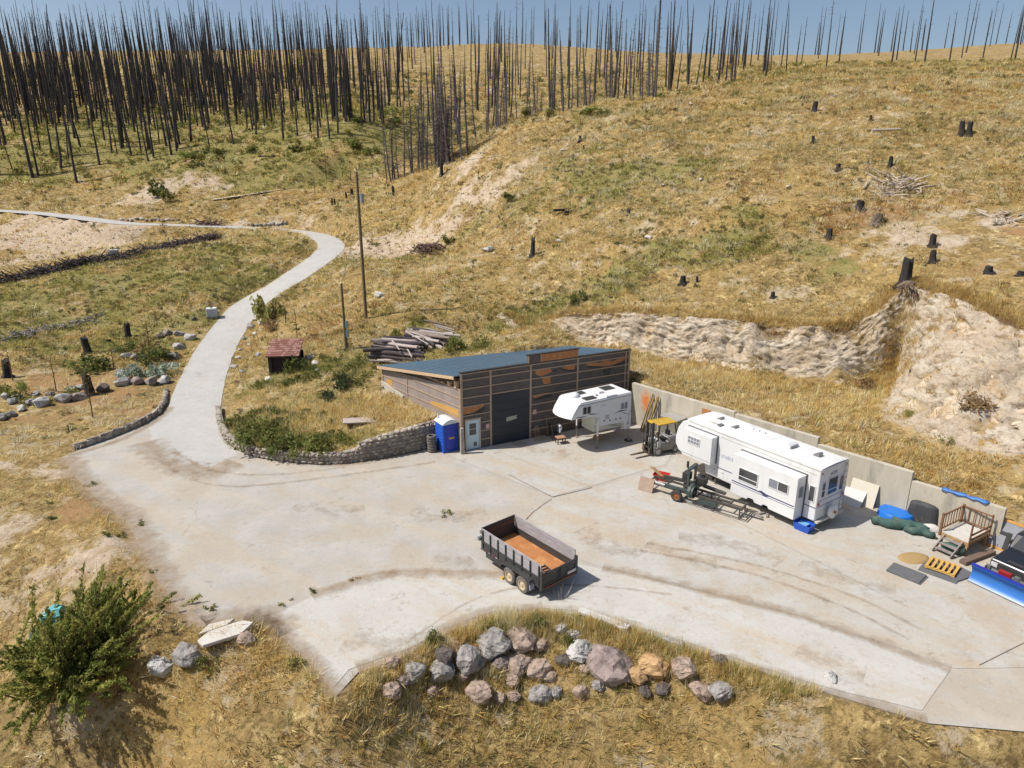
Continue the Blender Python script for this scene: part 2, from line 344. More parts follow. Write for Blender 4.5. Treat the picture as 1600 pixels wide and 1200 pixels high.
for p in [(640,390,9,5,1.0),(560,385,6,4,.9),(600,400,10,4,.6),(780,275,10,8,.38),(720,300,6,5,.2),(840,250,14,4,.6),(760,330,6,4,.15),(740,240,5,8,.6),(1400,390,8,4,.5),(1480,340,8,5,.5),(1420,345,6,3,.6),(1560,250,10,8,.25),(90,380,16,12,1.3),(40,350,14,8,1.0),(140,360,10,8,.9),(30,410,14,6,.7),(170,320,12,6,.7),(230,315,8,6,.5),(60,820,3.5,2,.8),(50,870,3.5,2.5,.7),(130,850,3,2.5,.8),(100,740,4,1.5,.9),(30,735,4,1.5,.8),(160,820,3,2,.5),(190,880,2.5,2,.6),(20,760,4,2,.4),(1250,640,6,1.5,.5),(1180,605,6,1.2,.4),(1400,690,5,2,.4),(1470,250,8,5,.25),(1330,190,8,5,.4),(1250,200,6,5,.4),(1170,215,10,5,.3),(1100,330,10,8,.15),(660,350,8,6,.08),(430,345,14,4,.8),(330,290,10,6,.6),(270,290,8,6,.6),(640,990,3,.8,.9),(1050,1000,2.5,.6,.4),(720,395,5,3,.5),(620,1010,3,.8,.6),(340,985,1.5,1,.6)]: blob(soil, *p)
for p in [(1570,440,5,4,1.0),(1500,310,14,8,.5),(1570,370,8,5,.6),(1330,360,7,4,.6),(150,640,9,5,.9),(60,590,9,5,.9),(200,600,5,4,.6),(250,790,4,4,.4),(100,790,5,4,.7),(270,930,2.5,3,.8),(400,1020,3,2,.7),(180,870,4,3,.6),(930,300,7,5,.3),(560,500,10,6,.2),(1000,190,8,5,.5),(430,320,10,5,.4),(480,400,2,10,.4),(860,330,10,8,.3)]: blob(rust, *p)
brk = sstep(.30, .62, fbm(fx * .35, fy * .35, 131)); green *= (.30 + .75 * brk) * np.where((fx > -8) & (fy > 55) & (fy < 125), .85, 1.1); soil *= .45 + .8 * sstep(.32, .62, fbm(fx * .4, fy * .4, 137)); rust *= .4 + .8 * sstep(.3, .6, fbm(fx * .3, fy * .3, 139))
gn = fbm(fx * .22, fy * .22, 91); green += sstep(.5, .72, gn) * .55; soil += sstep(.56, .75, fbm(fx * .3, fy * .3, 97)) * .4
# vegetation thins on the cut face, more of it on the left-hand low bank
soil = np.clip(soil * .62, 0, .62); green = np.clip(green * .60 * (1 - .6 * soil), 0, .60); rust = np.clip(rust * .6, 0, .58)
def gridmask(a): return a.reshape(NY, NX)
MG, MS, MR, MK = map(gridmask, (green, soil, rust, grock))
def lookup(M, x, y):
    i = np.clip(np.searchsorted(gx, x) - 1, 0, NX - 2); j = np.clip(np.searchsorted(gy, y) - 1, 0, NY - 2); return M[j, i]
me = bpy.data.meshes.new('ground')
me.vertices.add(NX * NY); me.vertices.foreach_set('co', np.stack([fx, fy, gz], 1).ravel())
jj, ii = np.meshgrid(np.arange(NY - 1), np.arange(NX - 1), indexing='ij'); q = (jj * NX + ii).ravel()
quads = np.stack([q, q + 1, q + NX + 1, q + NX], 1)
keep = ~((gsd[quads] > 1.2).all(1)); quads = quads[keep]
me.loops.add(quads.size); me.loops.foreach_set('vertex_index', quads.ravel()); me.polygons.add(len(quads))
me.polygons.foreach_set('loop_start', np.arange(0, quads.size, 4)); me.polygons.foreach_set('loop_total', np.full(len(quads), 4))
me.polygons.foreach_set('use_smooth', np.ones(len(quads), bool)); me.update(calc_edges=True); me.validate()
at_ = me.color_attributes.new('cover', 'FLOAT_COLOR', 'POINT'); at_.data.foreach_set('color', np.stack([green, soil, rust, grock], 1).ravel())
def ground_mat():
    m = bpy.data.materials.new('dry_hillside'); m.use_nodes = True; nt = m.node_tree; N = nt.nodes; L = nt.links; b = N['Principled BSDF']
    b.inputs['Roughness'].default_value = .95; b.inputs['Specular IOR Level'].default_value = .12
    tc = N.new('ShaderNodeTexCoord'); av = N.new('ShaderNodeVertexColor'); av.layer_name = 'cover'; sep = N.new('ShaderNodeSeparateColor'); L.new(av.outputs[0], sep.inputs[0])
    def noise(sc, det=6, ro=.65):
        n = N.new('ShaderNodeTexNoise'); n.inputs['Scale'].default_value = sc; n.inputs['Detail'].default_value = det; n.inputs['Roughness'].default_value = ro; L.new(tc.outputs['Object'], n.inputs['Vector']); return n.outputs['Fac']
    def rng_(s, a, b_):
        r = N.new('ShaderNodeMapRange'); r.inputs[1].default_value = a; r.inputs[2].default_value = b_; L.new(s, r.inputs[0]); return r.outputs[0]
    def mix(f, a, b_):
        x = N.new('ShaderNodeMix'); x.data_type = 'RGBA'; L.new(f, x.inputs[0])
        for k, c in ((6, a), (7, b_)):
            if isinstance(c, tuple): x.inputs[k].default_value = (*c, 1)
            else: L.new(c, x.inputs[k])
        return x.outputs[2]
    def thr(mask, n, soft=.10):               # mask broken up by noise
        a = N.new('ShaderNodeMath'); a.operation = 'ADD'; L.new(mask, a.inputs[0]); L.new(n, a.inputs[1])
        return rng_(a.outputs[0], 1.0 - soft, 1.0 + soft)
    nA, nB, nC = noise(.9, 8, .72), noise(4.0, 6, .7), noise(.16, 5)
    c = mix(rng_(nA, .40, .60), (.22, .15, .062), (.43, .315, .14))
    c = mix(rng_(nB, .48, .62), c, (.12, .08, .035))
    c = mix(rng_(nC, .45, .7), c, (.33, .225, .085))
    c = mix(rng_(noise(.38, 9, .75), .54, .60), c, (.40, .325, .215))
    c = mix(rng_(noise(1.9, 8, .78), .54, .61), c, (.15, .115, .045))
    c = mix(rng_(noise(1.2, 9, .78), .57, .63), c, (.56, .43, .20))
    c = mix(thr(sep.outputs[2], noise(.8, 6, .7)), c, (.31, .19, .09))
    g = mix(rng_(nB, .35, .65), (.15, .14, .048), (.27, .23, .085))
    c = mix(thr(sep.outputs[0], noise(1.1, 7, .72)), c, g)
    s_ = mix(rng_(noise(1.7, 8, .7), .35, .65), (.52, .43, .33), (.36, .275, .19))
    c = mix(thr(sep.outputs[1], noise(.9, 8, .75)), c, s_)
    k_ = mix(rng_(noise(1.3, 8, .72), .35, .62), (.62, .54, .44), (.50, .41, .31)); k_ = mix(rng_(noise(.5, 7, .7), .52, .66), k_, (.38, .265, .155))
    c = mix(thr(av.outputs['Alpha'], noise(1.2, 6, .7), .12), c, k_)
    L.new(c, b.inputs['Base Color'])
    bp = N.new('ShaderNodeBump'); bp.inputs['Strength'].default_value = .9; bp.inputs['Distance'].default_value = .22; L.new(noise(2.2, 9, .72), bp.inputs['Height'])
    L.new(bp.outputs[0], b.inputs['Normal']); return m
me.materials.append(ground_mat())
ground = tag(link(bpy.data.objects.new('ground', me)), kind='structure')
def strip(name, C, hw, mat_, dz=0.0, tint=None):
    vs = []; n = len(C)
    for i in range(n):
        d = C[min(i+1, n-1)] - C[max(i-1, 0)]; d = np.array([d[0], d[1], 0]); d /= np.linalg.norm(d); nrm = np.array([-d[1], d[0], 0])
        h = hw if not callable(hw) else hw(i / (n - 1))
        jl = 1 + .05 * (vnoise(np.array([i * .7]), np.array([3.]), 4)[0] - .5); jr = 1 + .05 * (vnoise(np.array([i * .7]), np.array([9.]), 5)[0] - .5)
        for t in (-1 * jl, -.5, 0, .5, 1 * jr): vs.append(C[i] + nrm * h * t + np.array([0, 0, dz + .02 * (1 - abs(t))]))
    fs = [(i*5+k, i*5+k+1, i*5+5+k+1, i*5+5+k) for i in range(n - 1) for k in range(4)]
    mb = MB(); mb.add(vs, fs); o = mb.build(name, mat_, smooth=True); return tag(o, kind='structure')
# ------------------------------------------------------------ yard, concrete slabs, driveway
def paving_mat(name, base, base2, dust, dust2, amt, rot=-32):
    m = bpy.data.materials.new(name); m.use_nodes = True; nt = m.node_tree; N = nt.nodes; L = nt.links; b = N['Principled BSDF']
    b.inputs['Roughness'].default_value = .9; b.inputs['Specular IOR Level'].default_value = .2
    tc = N.new('ShaderNodeTexCoord'); geo = N.new('ShaderNodeNewGeometry'); vec = geo.outputs['Position']
    def mp(rz, sc):
        r = N.new('ShaderNodeMapping'); r.inputs['Rotation'].default_value = (0, 0, R(rz)); L.new(vec, r.inputs[0])
        x = N.new('ShaderNodeMapping'); x.inputs['Scale'].default_value = sc; L.new(r.outputs[0], x.inputs[0]); return x.outputs[0]
    def noise(v, sc, det=7, ro=.68):
        n = N.new('ShaderNodeTexNoise'); n.inputs['Scale'].default_value = sc; n.inputs['Detail'].default_value = det; n.inputs['Roughness'].default_value = ro; L.new(v, n.inputs['Vector']); return n.outputs['Fac']
    def rng_(s, a, b_):
        r = N.new('ShaderNodeMapRange'); r.inputs[1].default_value = a; r.inputs[2].default_value = b_; L.new(s, r.inputs[0]); return r.outputs[0]
    def mix(f, a, b_, k=1.0):
        if k != 1.0:
            mm = N.new('ShaderNodeMath'); mm.operation = 'MULTIPLY'; mm.inputs[1].default_value = k; L.new(f, mm.inputs[0]); f = mm.outputs[0]
        x = N.new('ShaderNodeMix'); x.data_type = 'RGBA'; L.new(f, x.inputs[0])
        for i, c in ((6, a), (7, b_)):
            if isinstance(c, tuple): x.inputs[i].default_value = (*c, 1)
            else: L.new(c, x.inputs[i])
        return x.outputs[2]
    st = mp(-rot, (.22, 1.5, 1)); pl = mp(0, (1, 1, 1))
    c = mix(rng_(noise(pl, .55), .38, .62), base, base2)
    c = mix(rng_(noise(st, .42, 8, .72), amt, amt + .16), c, dust, .85)
    c = mix(rng_(noise(pl, .28, 8, .7), amt + .02, amt + .14), c, dust2, .7)
    c = mix(rng_(noise(pl, 1.6, 8, .75), .60, .70), c, tuple(x * .72 for x in dust), .55)
    c = mix(rng_(noise(pl, 9, 6, .8), .58, .70), c, tuple(x * .52 for x in base), .6)
    c = mix(rng_(noise(pl, 3.2, 9, .82), .52, .66), c, tuple(x * .80 for x in dust2), .55)
    c = mix(rng_(noise(pl, 5.0, 9, .85), .55, .66), c, tuple(min(x * 1.25, .75) for x in base), .6)
    c = mix(rng_(noise(pl, .75, 9, .8), .585, .64), c, tuple(x * .62 for x in dust), .6)
    c = mix(rng_(noise(st, 1.3, 9, .75), .62, .72), c, tuple(min(x * 1.12, .7) for x in base), .6)
    vo = N.new('ShaderNodeTexVoronoi'); vo.feature = 'DISTANCE_TO_EDGE'; vo.inputs['Scale'].default_value = .19
    nv = N.new('ShaderNodeTexNoise'); nv.inputs['Scale'].default_value = .8; nv.inputs['Detail'].default_value = 5; L.new(pl, nv.inputs['Vector'])
    av = N.new('ShaderNodeVectorMath'); av.operation = 'MULTIPLY_ADD'; av.inputs[1].default_value = (1.6, 1.6, 0); L.new(nv.outputs['Color'], av.inputs[0]); L.new(pl, av.inputs[2]); L.new(av.outputs[0], vo.inputs['Vector'])
    ck = N.new('ShaderNodeMapRange'); ck.inputs[1].default_value = .0; ck.inputs[2].default_value = .0016; ck.inputs[3].default_value = 1; ck.inputs[4].default_value = 0; L.new(vo.outputs['Distance'], ck.inputs[0])
    c = mix(ck.outputs[0], c, tuple(x * .6 for x in dust), .4)
    L.new(c, b.inputs['Base Color'])
    bp = N.new('ShaderNodeBump'); bp.inputs['Strength'].default_value = .35; bp.inputs['Distance'].default_value = .03; L.new(noise(pl, 12, 6), bp.inputs['Height']); L.new(bp.outputs[0], b.inputs['Normal'])
    return m
M_ASPH = paving_mat('dusty_asphalt', (.40, .385, .36), (.345, .33, .30), (.42, .37, .305), (.375, .32, .255), .45)
M_CONC = paving_mat('yard_concrete', (.43, .42, .39), (.385, .37, .34), (.41, .345, .265), (.385, .315, .235), .465)
M_CONC2 = paving_mat('front_concrete', (.46, .45, .42), (.425, .41, .38), (.44, .375, .295), (.41, .34, .26), .51)
M_ROAD = paving_mat('driveway_paving', (.43, .42, .40), (.39, .38, .36), (.43, .39, .33), (.36, .315, .26), .58, rot=60)
def sheet(name, poly, z, m, parent=None, thick=0.0):
    bm = bmesh.new(); vs = [bm.verts.new((p[0], p[1], z)) for p in poly]; f = bm.faces.new(vs); bmesh.ops.triangulate(bm, faces=[f])
    bmesh.ops.recalc_face_normals(bm, faces=bm.faces)
    if sum(f.normal.z for f in bm.faces) < 0: bmesh.ops.reverse_faces(bm, faces=bm.faces)
    me = bpy.data.meshes.new(name); bm.to_mesh(me); bm.free(); me.materials.append(m)
    o = bpy.data.objects.new(name, me); link(o, parent); return o
yard = tag(sheet('yard', YARD, 0.0, M_ASPH), kind='structure')
def rough_edge(P, amp=.12, step=.8, seed=3):
    out = []
    for i in range(len(P)):
        a, b = np.array(P[i][:2]), np.array(P[(i+1) % len(P)][:2]); n = max(1, int(np.linalg.norm(b - a) / step)); d = (b - a) / np.linalg.norm(b - a)
        for k in range(n):
            p = a + (b - a) * k / n; o = (fbm(np.array([p[0] * 1.3]), np.array([p[1] * 1.3]), seed)[0] - .5) * 2 * amp
            out.append(p + np.array([-d[1], d[0]]) * o)
    return out
U = lambda L_: [un(*p)[:2] for p in L_]
slabA = U([(699,711),(864,776),(892,768),(940,755),(1000,737),(1040,727)]) + [np.array(p) for p in [(11.6,44.0),(9.1,46.9)]] + [SHR + np.array([-.2, -.1]), SHF + np.array([.25, -.1])]
slabB = U([(862,782),(893,772),(940,759.5),(1000,741.5),(1042,731)]) + [np.array(p) for p in [(11.9,43.8),(17.6,37.2),(23.9,29.9)]] + U([(1800,930),(1800,1040),(1490,1045),(1390,1008),(1250,962),(1110,926),(1000,898),(940,886),(900,872),(822,806)])
slabC = U([(486,932),(540,912),(592,896),(660,893),(760,897),(820,893),(900,880),(940,890),(1000,902),(1110,930),(1250,966),(1385,1011),(1484,1048),(1440,1110),(1290,1074),(1190,1042),(1100,1014),(1000,980),(920,956),(850,951),(770,957),(700,981),(640,1014),(590,1030),(545,1046),(522,1074),(497,1042),(443,990),(418,968)])
sheet('concrete_slab', rough_edge(slabA, .03, 1.5), .014, M_CONC, yard)
sheet('concrete_slab', rough_edge(slabB, .05, 1.2), .014, M_CONC, yard)
sheet('concrete_slab', rough_edge(slabC, .10, .7), .018, M_CONC2, yard)
# saw-cut and settled joints between the slabs
M_JOINT = mat('joint_dark', (.10, .085, .07), (.16, .13, .10), rough=.95)  # dark brown colour of the joint lines
def seam(L_, wdt=.05, z=.021):
    P = U(L_); mb = MB()
    for a, b in zip(P[:-1], P[1:]):
        d = (b - a) / np.linalg.norm(b - a); n = np.array([-d[1], d[0]]) * wdt / 2
        mb.add([(*(a - n), z), (*(b - n), z), (*(b + n), z), (*(a + n), z)], [(0, 1, 2, 3)])
    return mb.build('joint', M_JOINT, yard)
seam([(795,742),(830,760),(863,777),(893,770),(925,762)], .045)
seam([(845,792),(834,800),(822,812)], .06); seam([(862,780),(842,793)], .03)
seam([(1530,1040),(1600,1005)], .04)
for L_ in ([(1000,741),(1120,800),(1262,870),(1420,950)], [(780,706),(925,762)]): seam(L_, .014)
drive = strip('driveway', ROAD[6:], RHW, M_ROAD, 0.0)
sheet('driveway_mouth', rough_edge(U([(257,646),(337,646),(340,668),(352,690),(372,712),(330,730),(270,715),(235,690),(232,668)]), .35, .6), .009, M_ROAD, yard)
strip('gravel_track', TRK, 2.1, mat('track_gravel', (.50, .44, .36), (.40, .34, .27), rough=.95, scale=2, seed=False), .05)
# ------------------------------------------------------------ rocks as hulls
def hull_mesh(name, n=22, seed=0, sq=(1, 1, 1), jit=.18, sub=False):
    r = random.Random(seed); bm = bmesh.new()
    for _ in range(n):
        v = Vector((r.gauss(0, 1), r.gauss(0, 1), r.gauss(0, 1))).normalized() * (1 - r.random() * jit)
        bm.verts.new((v.x * sq[0], v.y * sq[1], v.z * sq[2]))
    bmesh.ops.convex_hull(bm, input=bm.verts); 
    for v in [v for v in bm.verts if not v.link_faces]: bm.verts.remove(v)
    if sub:
        bmesh.ops.triangulate(bm, faces=bm.faces); bmesh.ops.subdivide_edges(bm, edges=bm.edges, cuts=3, use_grid_fill=True, smooth=.30)
        for v in bm.verts:
            v.co += v.co.normalized() * (mnoise.fractal(v.co * 2.6 + Vector((seed, 0, 0)), .8, 2.1, 5) * .13)
    bmesh.ops.recalc_face_normals(bm, faces=bm.faces)
    me = bpy.data.meshes.new(name); bm.to_mesh(me); bm.free(); return me
M_STONE = [mat('field_stone_a', (.36, .32, .27), (.25, .21, .17), rough=.9, scale=5, bump=.4), mat('field_stone_b', (.44, .40, .34), (.33, .28, .22), rough=.9, scale=5, bump=.4), mat('field_stone_c', (.28, .235, .20), (.20, .165, .14), rough=.9, scale=5, bump=.4)]
M_MORTAR = mat('mortar', (.33, .285, .225), (.22, .185, .145), rough=.95, scale=3, bump=.4)
STONES = []
for k in range(9):
    m_ = hull_mesh('stone', 18, 40 + k, (1, .8, .9)); m_.materials.append(M_STONE[k % 3]); STONES.append(m_)
def polyline_frames(P):
    P = [np.array(p[:2], float) for p in P]; L_ = [0.]
    for a, b in zip(P[:-1], P[1:]): L_.append(L_[-1] + np.linalg.norm(b - a))
    def f(s):
        i = int(np.clip(np.searchsorted(L_, s, 'right') - 1, 0, len(P) - 2)); t = (s - L_[i]) / (L_[i+1] - L_[i]); d = (P[i+1] - P[i]) / (L_[i+1] - L_[i])
        return P[i] + (P[i+1] - P[i]) * t, d
    return f, L_[-1], L_
def stone_wall(name, label, P, hs, base, thick, sw, side=1, courseh=.24):
    f, T, Ls = polyline_frames(P); root = thing(name, label, 'stone wall', (P[0][0], P[0][1], base)); o0 = np.array([P[0][0], P[0][1], base])
    hh = lambda s: float(np.interp(s, Ls, hs)); mb = MB(); n = int(T / .5)
    rows = []
    for i in range(n + 1):
        p, d = f(min(T * i / n, T - 1e-4)); nr = np.array([-d[1], d[0]]) * side; h = hh(T * i / n) - .05
        for q, z in ((p + nr * .10, -.25), (p + nr * .10, h), (p + nr * thick, h + .02), (p + nr * thick, -.25)): rows.append((q[0] - o0[0], q[1] - o0[1], z))
    fs = [(i*4+k, i*4+(k+1) % 4, i*4+4+(k+1) % 4, i*4+4+k) for i in range(n) for k in range(4)] + [(0, 1, 2, 3), (n*4, n*4+1, n*4+2, n*4+3)]
    mb.add(rows, fs); mb.build('core', M_MORTAR, root)
    rr = random.Random(5); z = 0.0
    row = 0
    while z < max(hs):
        ch = courseh * rr.uniform(.8, 1.2); s = rr.uniform(-.2, 0)
        while s < T - .05:
            w_ = sw * rr.uniform(.65, 1.35); sc = min(max(s + w_ / 2, 0), T - .01); top = hh(sc)
            if z + ch * .35 < top:
                p, d = f(sc); nr = np.array([-d[1], d[0]]) * side; hgt_ = min(ch, top - z + .04)
                o = bpy.data.objects.new('stone', rr.choice(STONES)); link(o, root)
                o.location = (*(p + nr * (.12 + rr.uniform(-.03, .03)) - o0[:2]), z + hgt_ / 2)
                o.rotation_euler = (rr.uniform(-.2, .2), rr.uniform(-.15, .15), math.atan2(d[1], d[0])); o.scale = (w_ * .56, .22, hgt_ * .60)
                if rr.random() < .5: o.rotation_euler[2] += math.pi
            s += w_
        z += ch; row += 1
    s = 0                                        # cap stones across the wall
    while s < T - .1:
        w_ = sw * rr.uniform(.9, 1.6); sc = min(s + w_ / 2, T - .01); p, d = f(sc); nr = np.array([-d[1], d[0]]) * side
        o = bpy.data.objects.new('stone', rr.choice(STONES)); link(o, root); o.location = (*(p + nr * thick * .55 - o0[:2]), hh(sc) - .02)
        o.rotation_euler = (rr.uniform(-.12, .12), rr.uniform(-.12, .12), math.atan2(d[1], d[0])); o.scale = (w_ * .58, thick * .55, .12); s += w_
    return root
SWP = [np.array([-4.75, 43.25])] + [un(*p)[:2] for p in [(650,706),(600,716),(565,722),(560,722.5),(535,726),(500,727),(460,724),(420,719),(398,715)]]
stone_wall('stone_wall', 'mortared fieldstone retaining wall curving around the planting island beside the toilet', SWP, [1.8,1.72,1.5,1.25,.85,.75,.7,.66,.62,.5], 0, .5, .36, -1)
SWP2 = [un(*p)[:2] for p in [(393,713.5),(370,703),(352,690),(342,672),(338,655),(338,640)]]
stone_wall('stone_wall', 'low fieldstone wall along the inside of the driveway bend', SWP2, [.6,.55,.5,.42,.36,.3], 0, .42, .36, -1, .2)
KP = [un(*p)[:2] for p in [(118,704),(135,699),(180,683),(225,664),(252,647),(262,630),(264,612)]]
stone_wall('stone_wall', 'low stone kerb wall between the left lawn and the driveway', KP, [.32,.4,.45,.45,.4,.35,.28], 0, .4, .62, 1, .42)

# ------------------------------------------------------------ concrete retaining wall of four stepped panels
def stained_concrete():
    m = mat('stained_concrete', (.50, .455, .375), (.40, .36, .285), rough=.92, scale=1.6, bump=.25, bscale=14, c3=(.26, .24, .21), scale3=1.1, stretch=(1, 1, .22), t3=(.53, .72), seed=False).copy()
    m.name = 'retaining_wall_concrete'; nt = m.node_tree; N = nt.nodes; L = nt.links; b = N['Principled BSDF']; src = b.inputs['Base Color'].links[0].from_socket
    geo = N.new('ShaderNodeNewGeometry'); mp = N.new('ShaderNodeMapping'); c = WALL0 + (WALL1 - WALL0) * .045
    vm = N.new('ShaderNodeVectorMath'); vm.operation = 'SUBTRACT'; vm.inputs[1].default_value = (c[0], c[1], 2.0); L.new(geo.outputs['Position'], vm.inputs[0])
    sc = N.new('ShaderNodeVectorMath'); sc.operation = 'MULTIPLY'; sc.inputs[1].default_value = (1.35, 1.35, .75); L.new(vm.outputs[0], sc.inputs[0])
    ln = N.new('ShaderNodeVectorMath'); ln.operation = 'LENGTH'; L.new(sc.outputs[0], ln.inputs[0])
    n = N.new('ShaderNodeTexNoise'); n.inputs['Scale'].default_value = 3; n.inputs['Detail'].default_value = 6; L.new(geo.outputs['Position'], n.inputs['Vector'])
    ad = N.new('ShaderNodeMath'); ad.operation = 'ADD'; L.new(ln.outputs['Value'], ad.inputs[0]); L.new(n.outputs['Fac'], ad.inputs[1])
    mr = N.new('ShaderNodeMapRange'); mr.inputs[1].default_value = 1.25; mr.inputs[2].default_value = .75; L.new(ad.outputs[0], mr.inputs[0])
    mx = N.new('ShaderNodeMix'); mx.data_type = 'RGBA'; L.new(mr.outputs[0], mx.inputs[0]); L.new(src, mx.inputs[6]); mx.inputs[7].default_value = (.62, .20, .05, 1); L.new(mx.outputs[2], b.inputs['Base Color'])
    return m
M_RWALL = stained_concrete()
wd_ = (WALL1 - WALL0); WT = np.linalg.norm(wd_); wa = math.atan2(wd_[1], wd_[0])
rw = thing('retaining_wall', 'long stepped concrete retaining wall between the yard and the cut bank', 'wall', (WALL0[0], WALL0[1], 0), wa)
for s0, s1, z, off in [(-.35, 8.05, 3.08, 0), (8.07, 13.55, 2.98, .015), (13.57, 18.75, 2.58, 0), (18.77, WT, 2.10, .012)]:
    MB().box(s0, s1, off, .30, -.3, z).build('wall_panel', M_RWALL, rw, bevel=.015)
lw = MB().box(0, 4.5, 0, .3, -.3, .9).build('low_wall', M_RWALL, None, bevel=.02); lw.location = (26.55, 27.95, 0); lw.rotation_euler = (0, 0, R(-44)); tag(lw, 'low concrete wall stub beyond the end of the stepped retaining wall', 'wall')

# ------------------------------------------------------------ shed
M_TAR = mat('weathered_paper_shade_tone', (.115, .098, .088), (.085, .074, .068), rough=.85, scale=1.5, c3=(.13, .095, .075), scale3=.5, bump=.15)  # darker copy of the paper, shade of the front wall painted in
M_TARL = mat('building_paper_sunlit_tone', (.30, .25, .23), (.24, .20, .185), rough=.85, scale=1.5, c3=(.33, .27, .24), scale3=.5, bump=.15)  # same paper, lightened in colour for the sun on the left wall
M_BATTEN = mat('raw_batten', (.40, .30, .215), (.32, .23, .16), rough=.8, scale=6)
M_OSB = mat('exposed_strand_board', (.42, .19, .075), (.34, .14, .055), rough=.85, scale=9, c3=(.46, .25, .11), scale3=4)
M_OSBY = mat('strand_board_sunlit_tone', (.56, .32, .085), (.46, .25, .06), rough=.85, scale=9)  # same bare board, sunlight of the left wall put into its colour
M_ROOF = mat('blue_metal_roofing', (.095, .165, .23), (.085, .145, .205), rough=.42, metal=.25, scale=.8, spec=.5)
M_DARK = mat('dark_trim', (.03, .03, .033), (.045, .042, .04), rough=.6)
M_FASCIA = mat('fascia_board', (.58, .42, .28), (.50, .35, .22), rough=.75, scale=5)
M_BAYDOOR = mat('navy_bay_door', (.022, .028, .04), (.018, .023, .032), rough=.5, scale=2)
M_DOOR = mat('pale_blue_door', (.50, .62, .66), (.45, .57, .62), rough=.55, scale=2)
M_FRAME = mat('pale_frame', (.52, .50, .44), (.46, .44, .38), rough=.7)
M_GLASS = mat('dark_glass', (.02, .024, .03), (.03, .035, .04), rough=.08, spec=.8)
M_FOUND = mat('shed_footing', (.48, .45, .40), (.40, .37, .32), rough=.9, bump=.2)
shed = thing('shed', 'long dark unfinished shed with blue metal roof, bay door and raw battens', 'shed', (SHF[0], SHF[1], 0), SH_A)
ca, sa = math.cos(SH_A), math.sin(SH_A)
def loc_(p): d = np.array(p[:2]) - SHF; return np.array([d[0] * ca + d[1] * sa, -d[0] * sa + d[1] * ca])
L1, B1 = loc_(SHL), loc_(SHB); FW = 13.4; HF = 5.42; HB = 3.72
def roofz(p):                                   # roof plane over the plan
    t = p[1] / max(L1[1] + (B1[1] - L1[1]) * ((p[0] - L1[0]) / (B1[0] - L1[0])), .1); return 5.18 + (HB - 5.18) * t
dl = L1 / np.linalg.norm(L1); LL = np.linalg.norm(L1); nl = np.array([-dl[1], dl[0]])   # outward normal of the left wall
MB().box(.0, FW, 0, .16, 0, HF).build('front_wall', M_TAR, shed)
pc = lambda p, z: (p[0], p[1], z)
inn = -nl * .16
def wallhex(a, b, off, za0, za1, zb0, zb1):
    return MB().hexa([pc(a, za0), pc(b, zb0), pc(b + off, zb0), pc(a + off, za0), pc(a, za1), pc(b, zb1), pc(b + off, zb1), pc(a + off, za1)])
a0 = dl * .17
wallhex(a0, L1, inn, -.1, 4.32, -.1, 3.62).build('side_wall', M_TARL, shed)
wallhex(a0 + inn * .6, dl * (LL - .1) + inn * .6, inn * .5, 4.30, 5.0, 3.55, 3.66).build('gable_infill', mat('rafter_wood', (.16, .10, .06), (.10, .065, .04), rough=.85, scale=3), shed)
wallhex(np.array([FW, .17]), B1, np.array([-.16, 0]), -.1, 5.0, -.1, 3.6).build('side_wall', M_TAR, shed)
wallhex(L1 + np.array([.1, -.02]), B1 + np.array([-.2, -.02]), np.array([.05, -.16]), -.1, 3.55, -.1, 3.55).build('back_wall', M_TAR, shed)
# roof sheet and standing seams
e0, e1 = np.array([-.12, .17]) + nl * .3, np.array([FW + .25, .17]); e2, e3 = B1 + np.array([.15, .25]), L1 + nl * .32 + np.array([0, .2])
rz_ = [5.20, 5.20, HB + .02, HB + .02]
roof = MB().hexa([pc(p, z) for p, z in zip((e0, e1, e2, e3), rz_)] + [pc(p, z + .07) for p, z in zip((e0, e1, e2, e3), rz_)]).build('roof', M_ROOF, shed)
for k in range(33):
    t = k / 32; a = e0 + (e1 - e0) * t; b = e3 + (e2 - e3) * t
    MB().bar(pc(a, 5.285), pc(b, HB + .105), .035, .03).build('seam', M_ROOF, roof)
MB().bar(pc(e0 + nl * .025, 5.14), pc(e3 + nl * .025, HB - .04), .05, .20).build('fascia', M_FASCIA, shed)
for k in range(5):
    p = dl * (.5 + k * .75) + inn * .2; zt = 5.0 - .19 * (.5 + k * .75); MB().box(p[0] - .12, p[0] + .12, p[1] - .16, p[1] + .16, 4.34, max(zt - .1 - k * .05, 4.4)).build('blocking', M_FASCIA, shed)
# parapet board and copings
MB().box(4.95, 8.95, -.015, .14, HF + .01, 6.0).build('parapet', M_TAR, shed)
MB().box(4.88, 9.02, -.05, .18, 6.0, 6.05).build('coping', M_DARK, shed)
for a, b in ((-.05, 4.94), (8.96, FW + .1)): MB().box(a, b, -.05, .2, HF, HF + .045).build('coping', M_DARK, shed)
